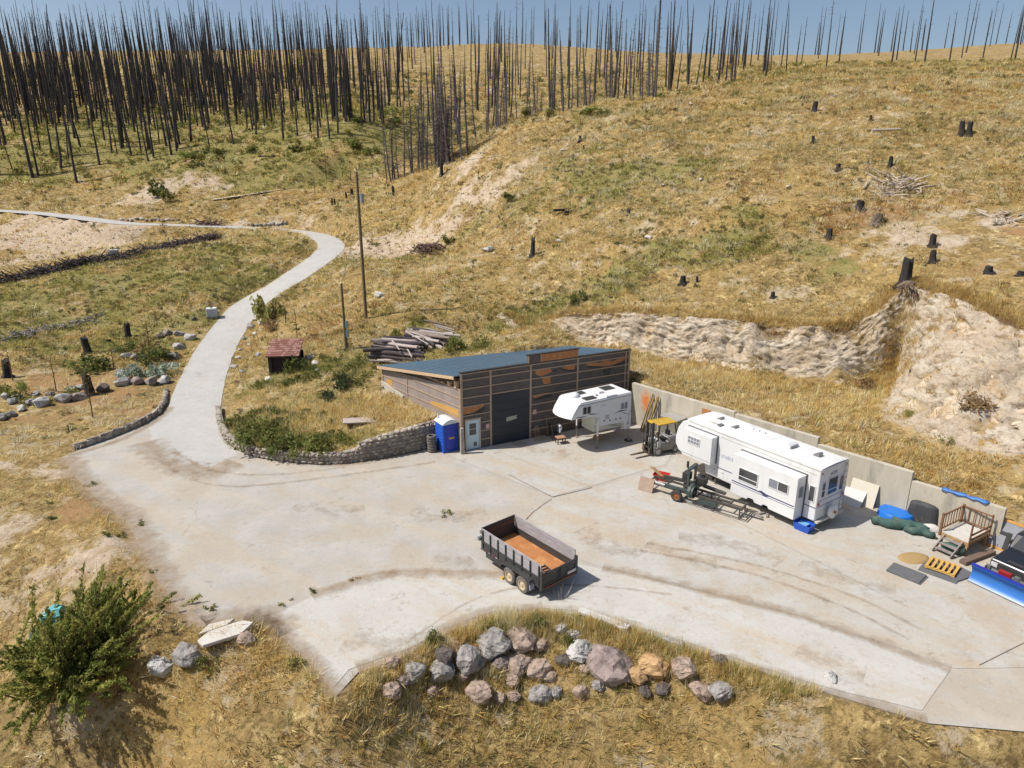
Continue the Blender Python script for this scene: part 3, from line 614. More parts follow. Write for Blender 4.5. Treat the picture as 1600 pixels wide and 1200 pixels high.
# battens
vx = [(-.02, .12, 0, HF - .02), (2.06, 2.2, 0, HF - .05), (5.08, 5.22, 0, HF - .05), (8.86, 8.98, 0, HF - .05), (13.0, 13.1, 0, HF - .05), (13.28, 13.42, 0, HF - .02)]
for x0, x1, z0, z1 in vx: MB().box(x0, x1, -.045, 0, z0, z1).build('batten', M_BATTEN, shed)
for z in (5.33, 4.93, 4.32, 3.70, 3.08, 2.46, 1.84, 1.22, .60):
    for a, b in ((.12, 2.06), (2.2, 5.08), (5.22, 8.86), (8.98, 13.0), (13.1, 13.28)):
        if a > 2 and b < 5.1 and z < 3.6: continue
        if a < 1 and z < 2.3: a = 1.42
        MB().box(a, b, -.04, 0, z - .035, z + .035).build('batten', M_BATTEN, shed)
for x in (4.95, 5.9, 8.85): MB().box(x, x + .08, -.05, -.015, HF + .05, 5.99).build('batten', M_BATTEN, shed)
MB().box(.2, 1.42, -.04, 0, 2.14, 2.22).build('batten', M_BATTEN, shed)
for z in (4.30, 3.68, 3.06, 2.44, 1.82):
    t1 = LL - .05 if z < 3.6 else LL * (1 - (z - 3.62) / (5.18 - 3.62)) - .1
    t1 = LL - .05 if z < 3.65 else min(LL - .05, LL * (4.9 - z) / (4.9 - 3.45))
    MB().bar(pc(dl * .06 + nl * .02, z), pc(dl * t1 + nl * .02, z), .04, .07).build('batten', M_BATTEN, shed)
for t in (.07, 6.5, LL - .06): MB().bar(pc(dl * t + nl * .024, 0), pc(dl * t + nl * .024, 4.32 - .07 * t), .1, .045, up=(nl[0], nl[1], 0)).build('batten', M_BATTEN, shed)
MB().hexa([pc(dl * 7.0, .8), pc(dl * (LL + .05), 1.2), pc(dl * (LL + .05) + nl * .12, 1.2), pc(dl * 7.0 + nl * .12, .8), pc(dl * 7.0, 2.15), pc(dl * (LL + .05), 2.6), pc(dl * (LL + .05) + nl * .12, 2.6), pc(dl * 7.0 + nl * .12, 2.15)]).build('footing', M_FOUND, shed)
# torn paper shows orange strand board
def wall_pt(u, v, side='front'):
    d = ray(u, v); lo = np.array([d[0] * ca + d[1] * sa, -d[0] * sa + d[1] * ca]); o = loc_((0, 0))
    n = np.array([0., -1.]) if side == 'front' else nl; t = -(o @ n) / (lo @ n); q = o + lo * t
    return (q[0] if side == 'front' else q @ dl), CAMZ + d[2] * t
def patch(name, px, m, side='front', off=.012):
    P = [wall_pt(*p, side) for p in px]; mb = MB()
    if side == 'front': mb.prism(P, 0.0, -off, 'y')
    else:
        n = len(P); vs = [pc(dl * s, z) for s, z in P] + [pc(dl * s + nl * off, z) for s, z in P]
        mb.add(vs, [tuple(range(n)), tuple(range(2*n-1, n-1, -1))] + [(i, i+n, (i+1) % n+n, (i+1) % n) for i in range(n)])
    return mb.build(name, m, shed)
for P in [[(723,638),(740,634),(754,630),(757,634),(750,640),(738,645),(723,648)], [(836,580),(843,576),(858,574),(863,580),(853,585),(845,588),(837,585)], [(884,572),(899,569.5),(897,577),(890,578),(878,575)],
          [(915,568),(930,566),(938,567),(945,563),(958,564),(972,558.5),(980,560),(968,566),(955,571),(940,572),(917,571)], [(847,590),(860,588),(860,599),(849,600.5)], [(833,618),(845,615),(857,613),(857,619),(835,622.5)], [(826,700),(826,700.01),(826.3,700)]][:6]:
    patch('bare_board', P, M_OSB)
MB().box(5.99, 8.84, -.03, -.015, HF + .04, 5.97).build('bare_board', M_OSB, shed)
for P in [[(723,649),(738,646),(757,634),(758,639),(742,649)], [(863,579),(871,577),(868,582)], [(872,575),(884,577),(898,578),(902,575),(898,582),(880,579)], [(942,577),(952,573),(955,577),(952,585),(944,586)], [(955,572),(981,561),(982,565),(962,573)], [(915,572),(940,573),(936,576),(918,574)], [(836,589),(846,590),(843,593)], [(858,614),(862,613),(861,620),(835,626),(834,623)]]:
    patch('torn_flap', P, M_DARK, off=.02)
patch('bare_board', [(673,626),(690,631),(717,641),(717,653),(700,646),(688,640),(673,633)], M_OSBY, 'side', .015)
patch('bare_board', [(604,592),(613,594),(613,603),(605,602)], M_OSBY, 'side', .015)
# bay door with horizontal sections
bay = MB().box(2.2, 5.08, -.012, 0, 0.0, 3.62).build('bay_door', M_BAYDOOR, shed)
for k in range(6): MB().box(2.22, 5.06, -.03, -.012, .02 + k * .6, .02 + k * .6 + .585).build('section', M_BAYDOOR, bay)
MB().prism([(3.3, 1.55), (4.15, 1.68), (4.02, 1.78), (4.15, 1.92), (3.3, 1.86)], -.031, -.038, 'y').build('pale_door_patch', mat('pale_strip', (.36, .37, .30), (.30, .31, .25), rough=.4), bay)  # pale notched patch on the door face
# side door
dr = MB().box(.34, 1.24, -.045, 0, .04, 2.06).build('door', M_DOOR, shed, bevel=.01)
for a in (.24, 1.26): MB().box(a, a + .09, -.06, 0, 0, 2.14).build('door_frame', M_FRAME, shed)
MB().box(.33, 1.25, -.06, 0, 2.065, 2.135).build('door_frame', M_FRAME, shed)
wn = MB().box(.54, 1.02, -.055, -.045, 1.05, 1.86).build('window', M_GLASS, dr)
MB().box(.54, 1.02, -.062, -.055, 1.44, 1.48).build('window_bar', M_FRAME, dr)
MB().box(.84, 1.06, -.06, -.045, .22, .52).build('pet_flap', M_GLASS, dr)
MB().tube([(.42, -.05, 1.0), (.42, -.10, 1.0)], .025).build('handle', M_DARK, dr)
M_SIGN = mat('red_white_notice', (.62, .45, .42), (.55, .22, .20), rough=.6, scale=14)
for x, z in ((1.75, 1.32), (5.35, 1.75)): MB().box(x, x + .26, -.05, -.02, z, z + .32).build('notice', M_SIGN, shed)
# ------------------------------------------------------------ vehicle materials
M_WHITE = mat('white_gelcoat', (.66, .665, .67), (.62, .625, .63), rough=.35, scale=1.2, spec=.5, c3=(.55, .535, .51), scale3=1.6, stretch=(1.4, 1.4, .25), t3=(.55, .72))
M_WROOF = mat('white_membrane_roof', (.64, .645, .65), (.60, .605, .61), rough=.6, scale=1.0, c3=(.54, .54, .53), scale3=.8)
M_TRIMG = mat('grey_trim', (.10, .10, .11), (.07, .07, .08), rough=.5)
M_NAVY = mat('navy_stripe', (.05, .06, .14), (.04, .05, .12), rough=.4)
M_LET = mat('blue_lettering', (.22, .26, .42), (.26, .30, .46), rough=.5)
M_TYRE = mat('tyre_rubber', (.035, .033, .031), (.06, .055, .05), rough=.9, scale=8)
M_TYRED = mat('dusty_tyre', (.16, .145, .125), (.10, .09, .08), rough=.95, scale=6)
M_RIM = mat('cream_rim', (.52, .44, .30), (.42, .32, .20), rough=.5, scale=5)
M_RUSTRIM = mat('rusty_rim', (.30, .12, .04), (.20, .08, .03), rough=.8, scale=6)
M_STEEL = mat('grey_steel', (.30, .30, .30), (.22, .22, .22), rough=.45, metal=.6)
M_BLK = mat('black_paint', (.022, .023, .026), (.035, .033, .032), rough=.45, scale=3, c3=(.07, .055, .045), scale3=1.5)
M_RED = mat('red_lens', (.30, .02, .02), (.24, .02, .02), rough=.3)
M_SMOKE = mat('smoked_window', (.045, .048, .052), (.065, .066, .068), rough=.12, spec=.7, scale=2)
M_SHADE = mat('window_blind', (.22, .24, .27), (.16, .18, .21), rough=.4, scale=16)
def wheel(parent, c, r, w, rimmat=None, tyremat=None, axis='y'):
    t = MB().lathe([(r*.62, -w/2), (r*.9, -w/2), (r, -w*.32), (r, w*.32), (r*.9, w/2), (r*.62, w/2), (r*.6, 0), (r*.62, -w/2)], (0, 0, 0), axis, 28, False).build('wheel', tyremat or M_TYRE, parent, smooth='auto', loc=c)
    rim = MB().lathe([(.001, -w*.40), (r*.16, -w*.42), (r*.2, -w*.30), (r*.48, -w*.22), (r*.52, -w*.44), (r*.63, -w*.47), (r*.63, w*.47), (r*.52, w*.44), (r*.48, w*.22), (r*.2, w*.30), (r*.16, w*.42), (.001, w*.40)], (0, 0, 0), axis, 20).build('rim', rimmat or M_RIM, t, smooth='auto')
    return t
def lettering(parent, x, y, z, n, w, h, m, axis='x', sl=.0, name='lettering'):
    """small unreadable painted letters"""
    rr = random.Random(n * 7 + int(w * 100)); mb = MB()
    for k in range(n):
        a = k * w / n; ww = w / n * .62; hh = h * rr.uniform(.75, 1); st = ww * .3
        for (b0, b1, c0, c1) in rr.choice([((0, st, 0, hh), (st, ww, hh - st, hh), (st, ww, hh * .45, hh * .45 + st)), ((0, st, 0, hh), (ww - st, ww, 0, hh), (st, ww - st, 0, st)), ((0, ww, 0, st), (0, st, st, hh), (st, ww, hh - st, hh))]):
            if axis == 'x': mb.box(x - a - b0, x - a - b1, y, y + .006, z + c0 + sl * a, z + c1 + sl * a)
            else: mb.box(x - .006, x, y - a - b0, y - a - b1, z + c0, z + c1)
    return mb.build(name, m, parent)
def window(parent, x0, x1, y, z0, z1, d=1, m=None, bars=(), name='window'):
    """window on a wall whose outside faces +y (d=1) or -y (d=-1)"""
    o = MB().box(x0, x1, y, y + d * .02, z0, z1).build(name, m or M_SMOKE, parent)
    f = MB(); t = .035
    f.box(x0 - t, x1 + t, y, y + d * .035, z0 - t, z0); f.box(x0 - t, x1 + t, y, y + d * .035, z1, z1 + t); f.box(x0 - t, x0, y, y + d * .035, z0, z1); f.box(x1, x1 + t, y, y + d * .035, z0, z1)
    f.build('frame', M_WHITE, o)
    for ax, v in bars:
        (MB().box(x0, x1, y, y + d * .035, v - .018, v + .018) if ax == 'h' else MB().box(v - .018, v + .018, y, y + d * .035, z0, z1)).build('bar', M_WHITE, o)
    return o
# ------------------------------------------------------------ fifth-wheel trailer
rv = thing('travel_trailer', 'long white fifth-wheel camping trailer with two slide-outs parked by the concrete wall', 'trailer', (16.7, 32.34, 0), R(125))
prof = [(0, .55), (1.7, .55), (1.9, .78), (3.7, .78), (3.9, .58), (7.1, .62), (7.22, 1.25), (8.9, 1.25), (9.3, 1.38), (9.55, 1.75), (9.58, 2.2), (9.42, 2.85), (9.12, 3.3), (8.75, 3.49), (8.3, 3.53), (0, 3.43)]
body = MB().prism(prof, -1.29, 1.29, 'y').build('body', M_WHITE, rv, bevel=.06)
roofo = MB()
n = 8
pts = []
for i in range(n + 1):
    y = -1.22 + 2.44 * i / n; cz = .06 * (1 - (y / 1.25) ** 2); pts.append([(.03, y, 3.44 + cz), (8.4, y, 3.54 + cz), (8.85, y, 3.5 + cz * .6)])
vs = [p for r_ in pts for p in r_]; roofo.add(vs, [(i*3+k, i*3+3+k, i*3+3+k+1, i*3+k+1) for i in range(n) for k in range(2)])
roofo.build('roof', M_WROOF, rv, smooth=True)
for y in (-1.30, 1.30): MB().bar((.0, y, 3.40), (8.6, y, 3.49), .03, .04).build('roof_rail', M_FRAME, rv)
MB().box(.3, 7.0, -1.1, 1.1, .42, .55).build('chassis', M_DARK, rv)
def slide(x0, x1, y0, y1, z0, z1, notch=None):
    poly = [(x0, z0), (x1, z0), (x1, z1), (x0, z1)]
    if notch: poly = [(x0, z0)] + notch + [(x1, z0), (x1, z1), (x0, z1)]
    s_ = MB().prism(poly, y0, y1, 'y').build('slide_out', M_WHITE, rv, bevel=.025)
    return s_
def seal(par, x0, x1, y, z0, z1):
    f = MB(); f.box(x0 - .06, x1 + .06, y, y + .03, z1, z1 + .06); f.box(x0 - .06, x0 - .002, y, y + .03, z0, z1); f.box(x1 + .002, x1 + .06, y, y + .03, z0, z1); f.build('seal', M_TRIMG, par)
s1 = slide(.72, 4.70, 1.29, 2.04, .55, 2.92, [(1.0, .55), (2.2, .55), (2.3, .68), (2.55, .68), (2.65, .55), (3.1, .55), (3.2, .7), (3.5, .7), (3.62, .55)]); seal(s1, .72, 4.70, 1.292, .6, 2.92)
s2 = slide(6.42, 8.55, 1.29, 1.80, 1.46, 3.17); seal(s2, 6.42, 8.55, 1.292, 1.5, 3.17)
window(s1, 3.05, 4.22, 2.04, 1.55, 2.24, bars=[('h', 1.78)]); w2 = window(s1, 1.22, 2.33, 2.04, 1.86, 2.34, bars=[('v', 1.8)])
MB().box(1.82, 2.31, 2.06, 2.066, 1.88, 2.32).build('blind', M_SHADE, w2)
window(s2, 7.31, 8.14, 1.80, 2.40, 2.80, m=M_SHADE, bars=[('v', 7.52), ('v', 7.73), ('v', 7.94), ('h', 2.6)])
ew = MB().box(.70, .72, 1.5, 1.82, 1.75, 2.35).build('window', M_SHADE, s1)
window(rv, .18, .46, 1.29, 1.62, 2.45)
for z, h in ((1.28, .06), (1.18, .025)): MB().box(.76, 4.66, 2.04, 2.046, z, z + h).build('stripe', M_NAVY, s1)
MB().prism([(2.2, 1.3), (2.75, 1.42), (2.9, 1.36), (2.5, 1.16)], 2.04, 2.048, 'y').build('stripe', M_NAVY, s1)
MB().prism([(3.0, 1.36), (4.0, 1.34), (3.2, 1.31)], 2.04, 2.047, 'y').build('stripe', M_NAVY, s1)
for a, b in ((.02, .66), (4.78, 6.3)): MB().box(a, b, 1.29, 1.296, 1.28, 1.33).build('stripe', M_NAVY, rv)
MB().box(6.5, 8.5, 1.80, 1.806, 1.62, 1.64).build('stripe', M_STEEL, s2)
lettering(rv, 6.05, 1.292, 2.02, 6, .85, .22, M_LET)
for x0, x1, z0, z1 in ((5.0, 5.6, .75, 1.25), (5.8, 6.3, .72, 1.15), (6.4, 7.0, .72, 1.2)):
    MB().box(x0, x1, 1.29, 1.302, z0, z1).build('hatch', M_WHITE, rv, bevel=.01); MB().box(x0 + .02, x0 + .1, 1.302, 1.312, z1 - .1, z1 - .06).build('latch', M_TRIMG, rv)
MB().box(4.86, 5.1, 1.29, 1.31, 1.36, 1.48).build('vent', M_TRIMG, rv)
MB().bar((0.2, 1.30, 3.12), (6.2, 1.30, 3.24), .012, .03).build('trim_line', M_FRAME, rv)
# rear wall
def rwin(y0, y1, z0, z1, bar=None):
    o = MB().box(-.02, 0, y0, y1, z0, z1).build('window', M_SMOKE, rv); f = MB(); t = .035
    f.box(-.035, 0, y0 - t, y1 + t, z0 - t, z0); f.box(-.035, 0, y0 - t, y1 + t, z1, z1 + t); f.box(-.035, 0, y0 - t, y0, z0, z1); f.box(-.035, 0, y1, y1 + t, z0, z1); f.build('frame', M_WHITE, o)
    if bar: MB().box(-.035, 0, y0, y1, bar - .02, bar + .02).build('bar', M_WHITE, o)
rwin(.72, 1.0, 1.85, 2.62, 2.22); rwin(-.40, .45, 1.85, 2.75, 2.1); rwin(-.92, -.62, 1.85, 2.62)
for y in (1.12, -1.12): MB().box(-.03, 0, y - .07, y + .07, 1.42, 1.56).build('tail_light', M_RED, rv); MB().box(-.02, 0, y - .05, y + .05, 3.17, 3.24).build('marker_light', M_RED, rv)
lettering(rv, -.002, .32, 2.92, 5, .62, .2, M_NAVY, axis='y')
for z in (1.62, 1.30): MB().box(-.006, 0, -1.2, 1.2, z, z + .05).build('stripe', M_LET, rv)
MB().box(-.18, 0, -1.25, 1.25, .46, .58).build('bumper', M_FRAME, rv, bevel=.02)
sw_ = MB().lathe([(.02, -.1), (.30, -.1), (.37, -.06), (.38, .02), (.36, .1), (.02, .1)], (0, 0, 0), 'x', 26).build('spare_wheel', M_WHITE, rv, smooth='auto', loc=(-.30, .12, .92))
MB().prism([(-.13, -.12), (.0, -.12), (.0, -.02), (.14, -.02), (.14, .14), (.04, .14), (.04, .06), (-.13, .06)], -.106, -.1, 'x').build('emblem', M_RUSTRIM, sw_)
ld = MB()
for y in (-.82, -1.12): ld.tube([(-.08, y, .75), (-.09, y, 3.2), (-.04, y, 3.52), (.2, y, 3.56)], .014, 6)
for k in range(8): ld.tube([(-.085, -.82, .9 + k * .32), (-.085, -1.12, .9 + k * .32)], .012, 6)
ld.build('ladder', M_STEEL, rv)
# roof fittings
ac = MB().prism([(2.4, 3.48), (3.5, 3.48), (3.48, 3.68), (3.3, 3.80), (2.62, 3.80), (2.42, 3.70)], -.42, .38, 'y').build('air_conditioner', M_WHITE, rv, bevel=.05)
MB().box(2.395, 2.41, -.3, .26, 3.53, 3.68).build('grille', M_STEEL, ac)
for x, y in ((7.6, -.3), (6.2, .15), (1.1, -.15)): 
    v = MB().prism([(x - .18, 3.54), (x + .18, 3.54), (x + .18, 3.58), (x - .1, 3.72), (x - .16, 3.72)], y - .18, y + .18, 'y').build('roof_vent', M_STEEL, rv)
an = MB().tube([(7.9, .55, 3.57), (7.3, .62, 3.63), (6.8, .62, 3.63)], .025, 6).build('antenna', M_FRAME, rv)
MB().box(6.75, 6.95, .42, .8, 3.61, 3.66).build('antenna_head', M_STEEL, an)
for x in (5.4, 5.0, 4.6): MB().box(x, x + .12, -.6, -.48, 3.55, 3.62).build('roof_pipe', M_WHITE, rv)
for y in (-1.05, 1.05):
    for x in (2.3, 3.15): wheel(rv, (x, y, .36), .36, .22, M_STEEL)
for y in (-.9, .9):
    MB().box(6.55, 6.65, y - .05, y + .05, .06, .62).build('landing_leg', M_STEEL, rv); MB().box(6.48, 6.72, y - .12, y + .12, .0, .06).build('leg_pad', M_FRAME, rv)
MB().box(6.62, 6.7, -1.2, 1.2, .3, .5).build('crossbar', M_DARK, rv)
hitch = MB().prism([(7.9, 1.25), (8.4, 1.25), (8.25, .95), (8.05, .95)], -.15, .15, 'y').build('hitch', M_DARK, rv)

# ------------------------------------------------------------ truck camper on jacks
cpr = thing('truck_camper', 'white slide-in truck camper standing on jacks in front of the shed', 'camper', (5.71, 42.71, 0), R(30.7))
M_WCAMP = mat('camper_fibreglass', (.66, .67, .68), (.63, .64, .65), rough=.3, spec=.5)
M_TUB = mat('camper_lower_tub', (.60, .60, .52), (.52, .52, .45), rough=.6)
sidep = [(-2.12, 2.38), (-.05, 2.30), (.02, 1.52), (2.28, 1.42), (2.40, .85), (2.86, .85), (2.86, 3.46), (-1.55, 3.38)]
nose = [(-2.12, 2.38), (-1.55, 3.38)]
W_ = 2.2
cb = MB(); cb.prism(sidep, 0, W_, 'y'); cb.build('body', M_WCAMP, cpr, bevel=.05)
nv = MB(); yy = [0, .35, .8, 1.4, 1.85, 2.2]; bl = [0, .22, .36, .36, .22, 0]; rows = []
for y, b_ in zip(yy, bl): rows.append([(-2.08 + b_*.2, y, 2.36), (-2.14 - b_, y, 2.44), (-2.02 - b_*1.0, y, 2.72), (-1.60 - b_ * .6, y, 3.34), (-1.4, y, 3.42)])
vs = [p for r_ in rows for p in r_]; nv.add(vs, [(i*5+k, i*5+5+k, i*5+5+k+1, i*5+k+1) for i in range(5) for k in range(4)] + [tuple(range(5)), tuple(25 + k for k in range(5))]); nv.build('nose_cap', M_WCAMP, cpr, smooth='auto')
MB().prism([(.02, 1.0), (2.3, .95), (2.3, 1.6), (.02, 1.6), (-.3, 1.9), (-.3, 2.32), (.02, 2.32)], .42, 1.78, 'y').build('tub', M_TUB, cpr, bevel=.03)
MB().box(-.28, -.02, .05, 2.15, 1.75, 2.31).build('bulkhead', M_TUB, cpr)
for y in (-.012, W_ + .006): MB().bar((-1.5, y, 3.26), (2.84, y, 3.32), .016, .03).build('trim_line', M_STEEL, cpr)
wn1 = window(cpr, -1.25, -.62, 0, 2.62, 3.12, -1, bars=[('v', -.93)]); wn2 = window(cpr, 1.95, 2.5, 0, 2.42, 2.86, -1, m=M_SHADE, bars=[('v', 2.22)])
def swoosh(P): MB().prism(P, 0.0, -.006, 'y').build('swoosh', M_NAVY, cpr)
swoosh([(-1.85, 2.52), (-1.3, 2.50), (-.85, 2.44), (-1.2, 2.42), (-1.5, 2.44)]); swoosh([(-.9, 2.58), (-.45, 2.56), (.1, 2.44), (-.4, 2.47), (-.7, 2.52)])
swoosh([(1.35, 2.22), (1.9, 2.36), (2.6, 2.28), (2.1, 2.26), (1.75, 2.26)]); swoosh([(1.9, 2.24), (2.3, 2.12), (2.75, 1.86), (2.35, 2.05)])
lettering(cpr, .62, -.006, 2.92, 5, .42, .12, M_LET)
for k in range(4): MB().box(.62, .98, -.008, 0, 1.95 + k * .08, 1.98 + k * .08).build('louvre', M_STEEL, cpr)
for x, z in ((.5, 1.8), (1.0, 1.75), (1.5, 1.74), (1.9, 1.72), (2.6, 1.25)): MB().box(x, x + .12, -.012, 0, z, z + .1).build('fitting', M_TRIMG, cpr)
MB().prism([(-1.38, 3.40), (2.84, 3.47), (2.84, 3.50), (-1.38, 3.44)], .04, 2.16, 'y').build('roof', M_WROOF, cpr)
def rpl(name, x0, x1, y0, y1, h, m, bev=0): 
    b0 = 3.47; return MB().box(x0, x1, y0, y1, b0, b0 + h).build(name, m, cpr, bevel=bev)
rpl('skylight', -.85, .05, .22, .72, .06, M_SMOKE); rpl('skylight', -.55, .05, 1.45, 1.95, .05, M_SMOKE); rpl('solar_panel', 1.5, 2.4, 1.2, 1.95, .06, M_SMOKE)
MB().lathe([(.33, 0), (.33, .1), (.24, .22), (.1, .28), (.01, .29)], (-.95, 1.35, 3.45), 'z', 20).build('dome', M_WHITE, cpr, smooth='auto')
rpl('roof_vent', .75, 1.15, .9, 1.3, .14, M_WHITE, .03); rpl('awning', .7, 1.6, .02, .12, .1, M_WHITE, .03); rpl('roof_pipe', .3, .4, .6, .7, .1, M_STEEL)
for x, y in ((-.02, -.07), (2.72, -.07), (-.02, 2.27), (2.72, 2.27)):
    j = MB().box(x - .05, x + .05, y - .05, y + .05, .9, 2.1).build('jack', M_WHITE, cpr); MB().tube([(x, y, .1), (x, y, .95)], .028, 8).build('jack_leg', M_STEEL, j); MB().box(x - .05, x + .05, min(y, y + (.09 if y < 0 else -.09)) , max(y, y + (.09 if y < 0 else -.09)), 1.9, 2.08).build('bracket', M_WHITE, j)
    MB().lathe([(.10, .045), (.10, .075), (.03, .11)], (x, y, 0), 'z', 12).build('foot', M_STEEL, j)
tag(MB().lathe([(.30, 0), (.30, .03), (.22, .045), (.001, .045)], (0, 0, .015), 'z', 20).build('base_plate', M_DARK, None, smooth='auto', loc=None), 'round black base under the rear camper jack nearest the forklift', 'base plate')
q = np.array([5.71, 42.71]) + np.array([math.cos(R(30.7)), math.sin(R(30.7))]) * 2.72 - np.array([-math.sin(R(30.7)), math.cos(R(30.7))]) * .07
bpy.data.objects['base_plate'].location = (q[0], q[1], 0)
M_WOOD = mat('sawn_wood', (.46, .30, .16), (.36, .22, .11), rough=.8, scale=3, stretch=(1, 8, 8))
M_WOODG = mat('grey_weathered_wood', (.27, .245, .225), (.20, .175, .16), rough=.9, scale=3, stretch=(1, 7, 7), bump=.2)
M_WOODD = mat('dark_stained_wood', (.15, .085, .05), (.11, .06, .035), rough=.8, scale=3)
def crate(loc, rz, sx, sy, sz, label, m, name='wooden_block', cat='block'):
    o = thing(name, label, cat, loc, rz); n_ = 3
    for k in range(n_): MB().box(-sx/2, sx/2, -sy/2 + k * sy / n_ + .006, -sy/2 + (k+1) * sy / n_ - .006, 0, sz).build('timber', m, o, bevel=.008)
    return o
ux, uy = np.array([math.cos(R(30.7)), math.sin(R(30.7))]), np.array([-math.sin(R(30.7)), math.cos(R(30.7))])
P0 = np.array([5.71, 42.71])
for (a, b, l, s_) in ((-.02, -.07, 'wooden block', .0), (-.02, 2.27, 'small wooden block under the far front jack of the truck camper', .32)):
    if s_: c_ = P0 + ux * a + uy * b; crate((*c_, .014), R(30), s_, s_, .045, l, M_WOOD)
for k, (a, b, sx, sz, l) in enumerate(((1.05, 1.2, .55, .22, 'squared timber offcuts stacked under the middle of the truck camper'), )):
    c_ = P0 + ux * a + uy * b; crate((*c_, .014), R(48), sx, .45, sz, l, M_WOOD, 'timber_stack', 'timber')
    o = MB().box(-.3, .3, -.08, .08, 0, .12).build('timber_offcut', M_WOOD, None, bevel=.01); o.location = (*c_, .237); o.rotation_euler = (0, 0, R(10)); tag(o, 'single timber offcut lying on the stack under the truck camper', 'timber')

# ------------------------------------------------------------ dump trailer
tr = thing('dump_trailer', 'black tandem-axle dump trailer with grey board sides and rusty bed', 'trailer', (2.08, 26.25, .018), R(130))
M_TRB = mat('trailer_black', (.035, .036, .04), (.055, .053, .052), rough=.5, scale=2, c3=(.09, .05, .03), scale3=1.2, t3=(.6, .75))
M_BOARD = mat('sun_bleached_plank', (.36, .345, .36), (.26, .245, .255), rough=.85, scale=2.5, stretch=(1, 1, 8), c3=(.44, .42, .43), scale3=1.5, bump=.2)
M_RUSTB = mat('rusty_bed', (.42, .185, .065), (.33, .13, .045), rough=.8, scale=2.5, c3=(.50, .27, .11), scale3=.9, t3=(.5, .62))
LT, WT2 = 4.25, 1.04
MB().box(.04, LT - .04, -WT2 + .05, WT2 - .05, .70, .76).build('bed_floor', M_RUSTB, tr)
for y in (-WT2, WT2):
    d = 1 if y > 0 else -1
    sd = MB().box(.02, LT, y - .03 * d, y + .03 * d, .62, 1.08).build('side_panel', M_TRB, tr)
    for z in (1.08, .64): MB().box(0, LT + .02, y - .05 * d, y + .055 * d, z - .03, z + .03).build('rail', M_TRB, sd)
    nb = 3
    for k in range(nb):
        z0 = 1.115 + k * .205; MB().box(.04, LT - .05, y - .032 * d, y + .012 * d, z0, z0 + .196).build('side_board', M_BOARD, tr)
    for k in range(8):
        x = .12 + k * (LT - .3) / 7; MB().box(x, x + .055, y + .016 * d, y + .07 * d, .66, 1.66).build('stake', M_TRB, tr)
fp = MB().box(LT - .03, LT + .03, -WT2 + .03, WT2 - .03, .62, 1.31).build('front_panel', M_TRB, tr)
for k in range(2): MB().box(LT - .02, LT + .025, -WT2 + .02, WT2 - .02, 1.335 + k * .205, 1.53 + k * .205).build('front_board', M_WOODD if k == 0 else mat('dark_plank', (.10, .075, .07), (.07, .055, .05), rough=.85, scale=3), tr)
for a, b in ((-WT2 + .03, -.015), (.015, WT2 - .03)):
    g = MB().box(-.035, .02, a, b, .66, 1.30).build('gate', M_TRB, tr, bevel=.01)
    f = MB(); 
    for q_ in ((-.06, -.035, a + .02, b - .02, 1.22, 1.28), (-.06, -.035, a + .02, b - .02, .68, .74), (-.06, -.035, a + .02, a + .08, .74, 1.22), (-.06, -.035, b - .08, b - .02, .74, 1.22)): f.box(*q_)
    f.build('gate_frame', M_TRB, g)
for y in (-WT2, WT2): MB().box(-.06, .06, y - .06, y + .06, .50, 1.42).build('corner_post', M_TRB, tr)
MB().box(-.07, .05, -WT2, WT2, .52, .63).build('rear_sill', mat('worn_sill', (.16, .10, .06), (.10, .065, .045), rough=.8, scale=4), tr)
MB().box(-.078, -.07, -.98, -.46, .72, .86).build('number_plate', mat('white_plate', (.62, .60, .58), (.50, .46, .45), rough=.5, scale=8), tr)
for y in (-.55, .55): MB().box(-.08, -.07, y - .2, y + .2, .55, .60).build('reflector', M_RED, tr)
for y in (-.6, .6): MB().box(-.068, -.06, y - .25 - .03, y - .25 + .03, 1.19, 1.215).build('reflector', mat('pale_reflector', (.55, .5, .5), rough=.4), tr)
MB().box(.1, LT, -.45, -.35, .40, .62).build('chassis_rail', M_TRB, tr); MB().box(.1, LT, .35, .45, .40, .62).build('chassis_rail', M_TRB, tr)
MB().box(2.75, 3.9, WT2 - .35, WT2 + .03, .34, .60).build('tool_box', M_TRB, tr)
MB().box(2.7, LT - .2, WT2 + .0, WT2 + .05, .60, .74).build('side_skirt', M_TRB, tr)
for k in range(5): MB().box(3.0 + k * .26, 3.13 + k * .26, WT2 + .05, WT2 + .056, .66, .70).build('reflective_tape', M_RED if k % 2 else mat('pale_reflector', (.55, .5, .5)), tr)
for y, d in ((1.22, 1), (-1.22, -1)):
    for x in (1.0, 1.90): wheel(tr, (x, y, .40), .40, .23, M_RIM, M_TYRED)
    fe = MB().prism([(.42, .70), (.50, .84), (.72, .90), (2.18, .90), (2.42, .84), (2.52, .68), (2.46, .68), (2.36, .80), (2.16, .86), (.74, .86), (.54, .80), (.47, .68)], y - .15, y + .13, 'y').build('fender', M_TRB, tr)
    MB().prism([(.40, .42), (.45, .42), (.50, .74), (.44, .74)], y - .13, y + .12, 'y').build('mud_flap', mat('pale_mudflap', (.36, .37, .44), (.28, .29, .34), rough=.6), fe)
    MB().tube([(1.0, 0, .40), (1.0, y, .40)], .04, 8).build('axle', M_DARK, tr); MB().tube([(1.9, 0, .40), (1.9, y, .40)], .04, 8).build('axle', M_DARK, tr)
MB().bar((LT, .42, .52), (LT + 1.25, .03, .50), .09, .13).build('tongue', M_TRB, tr); MB().bar((LT, -.42, .52), (LT + 1.25, -.03, .50), .09, .13).build('tongue', M_TRB, tr)
MB().box(LT + 1.2, LT + 1.45, -.06, .06, .46, .60).build('coupler', M_STEEL, tr)
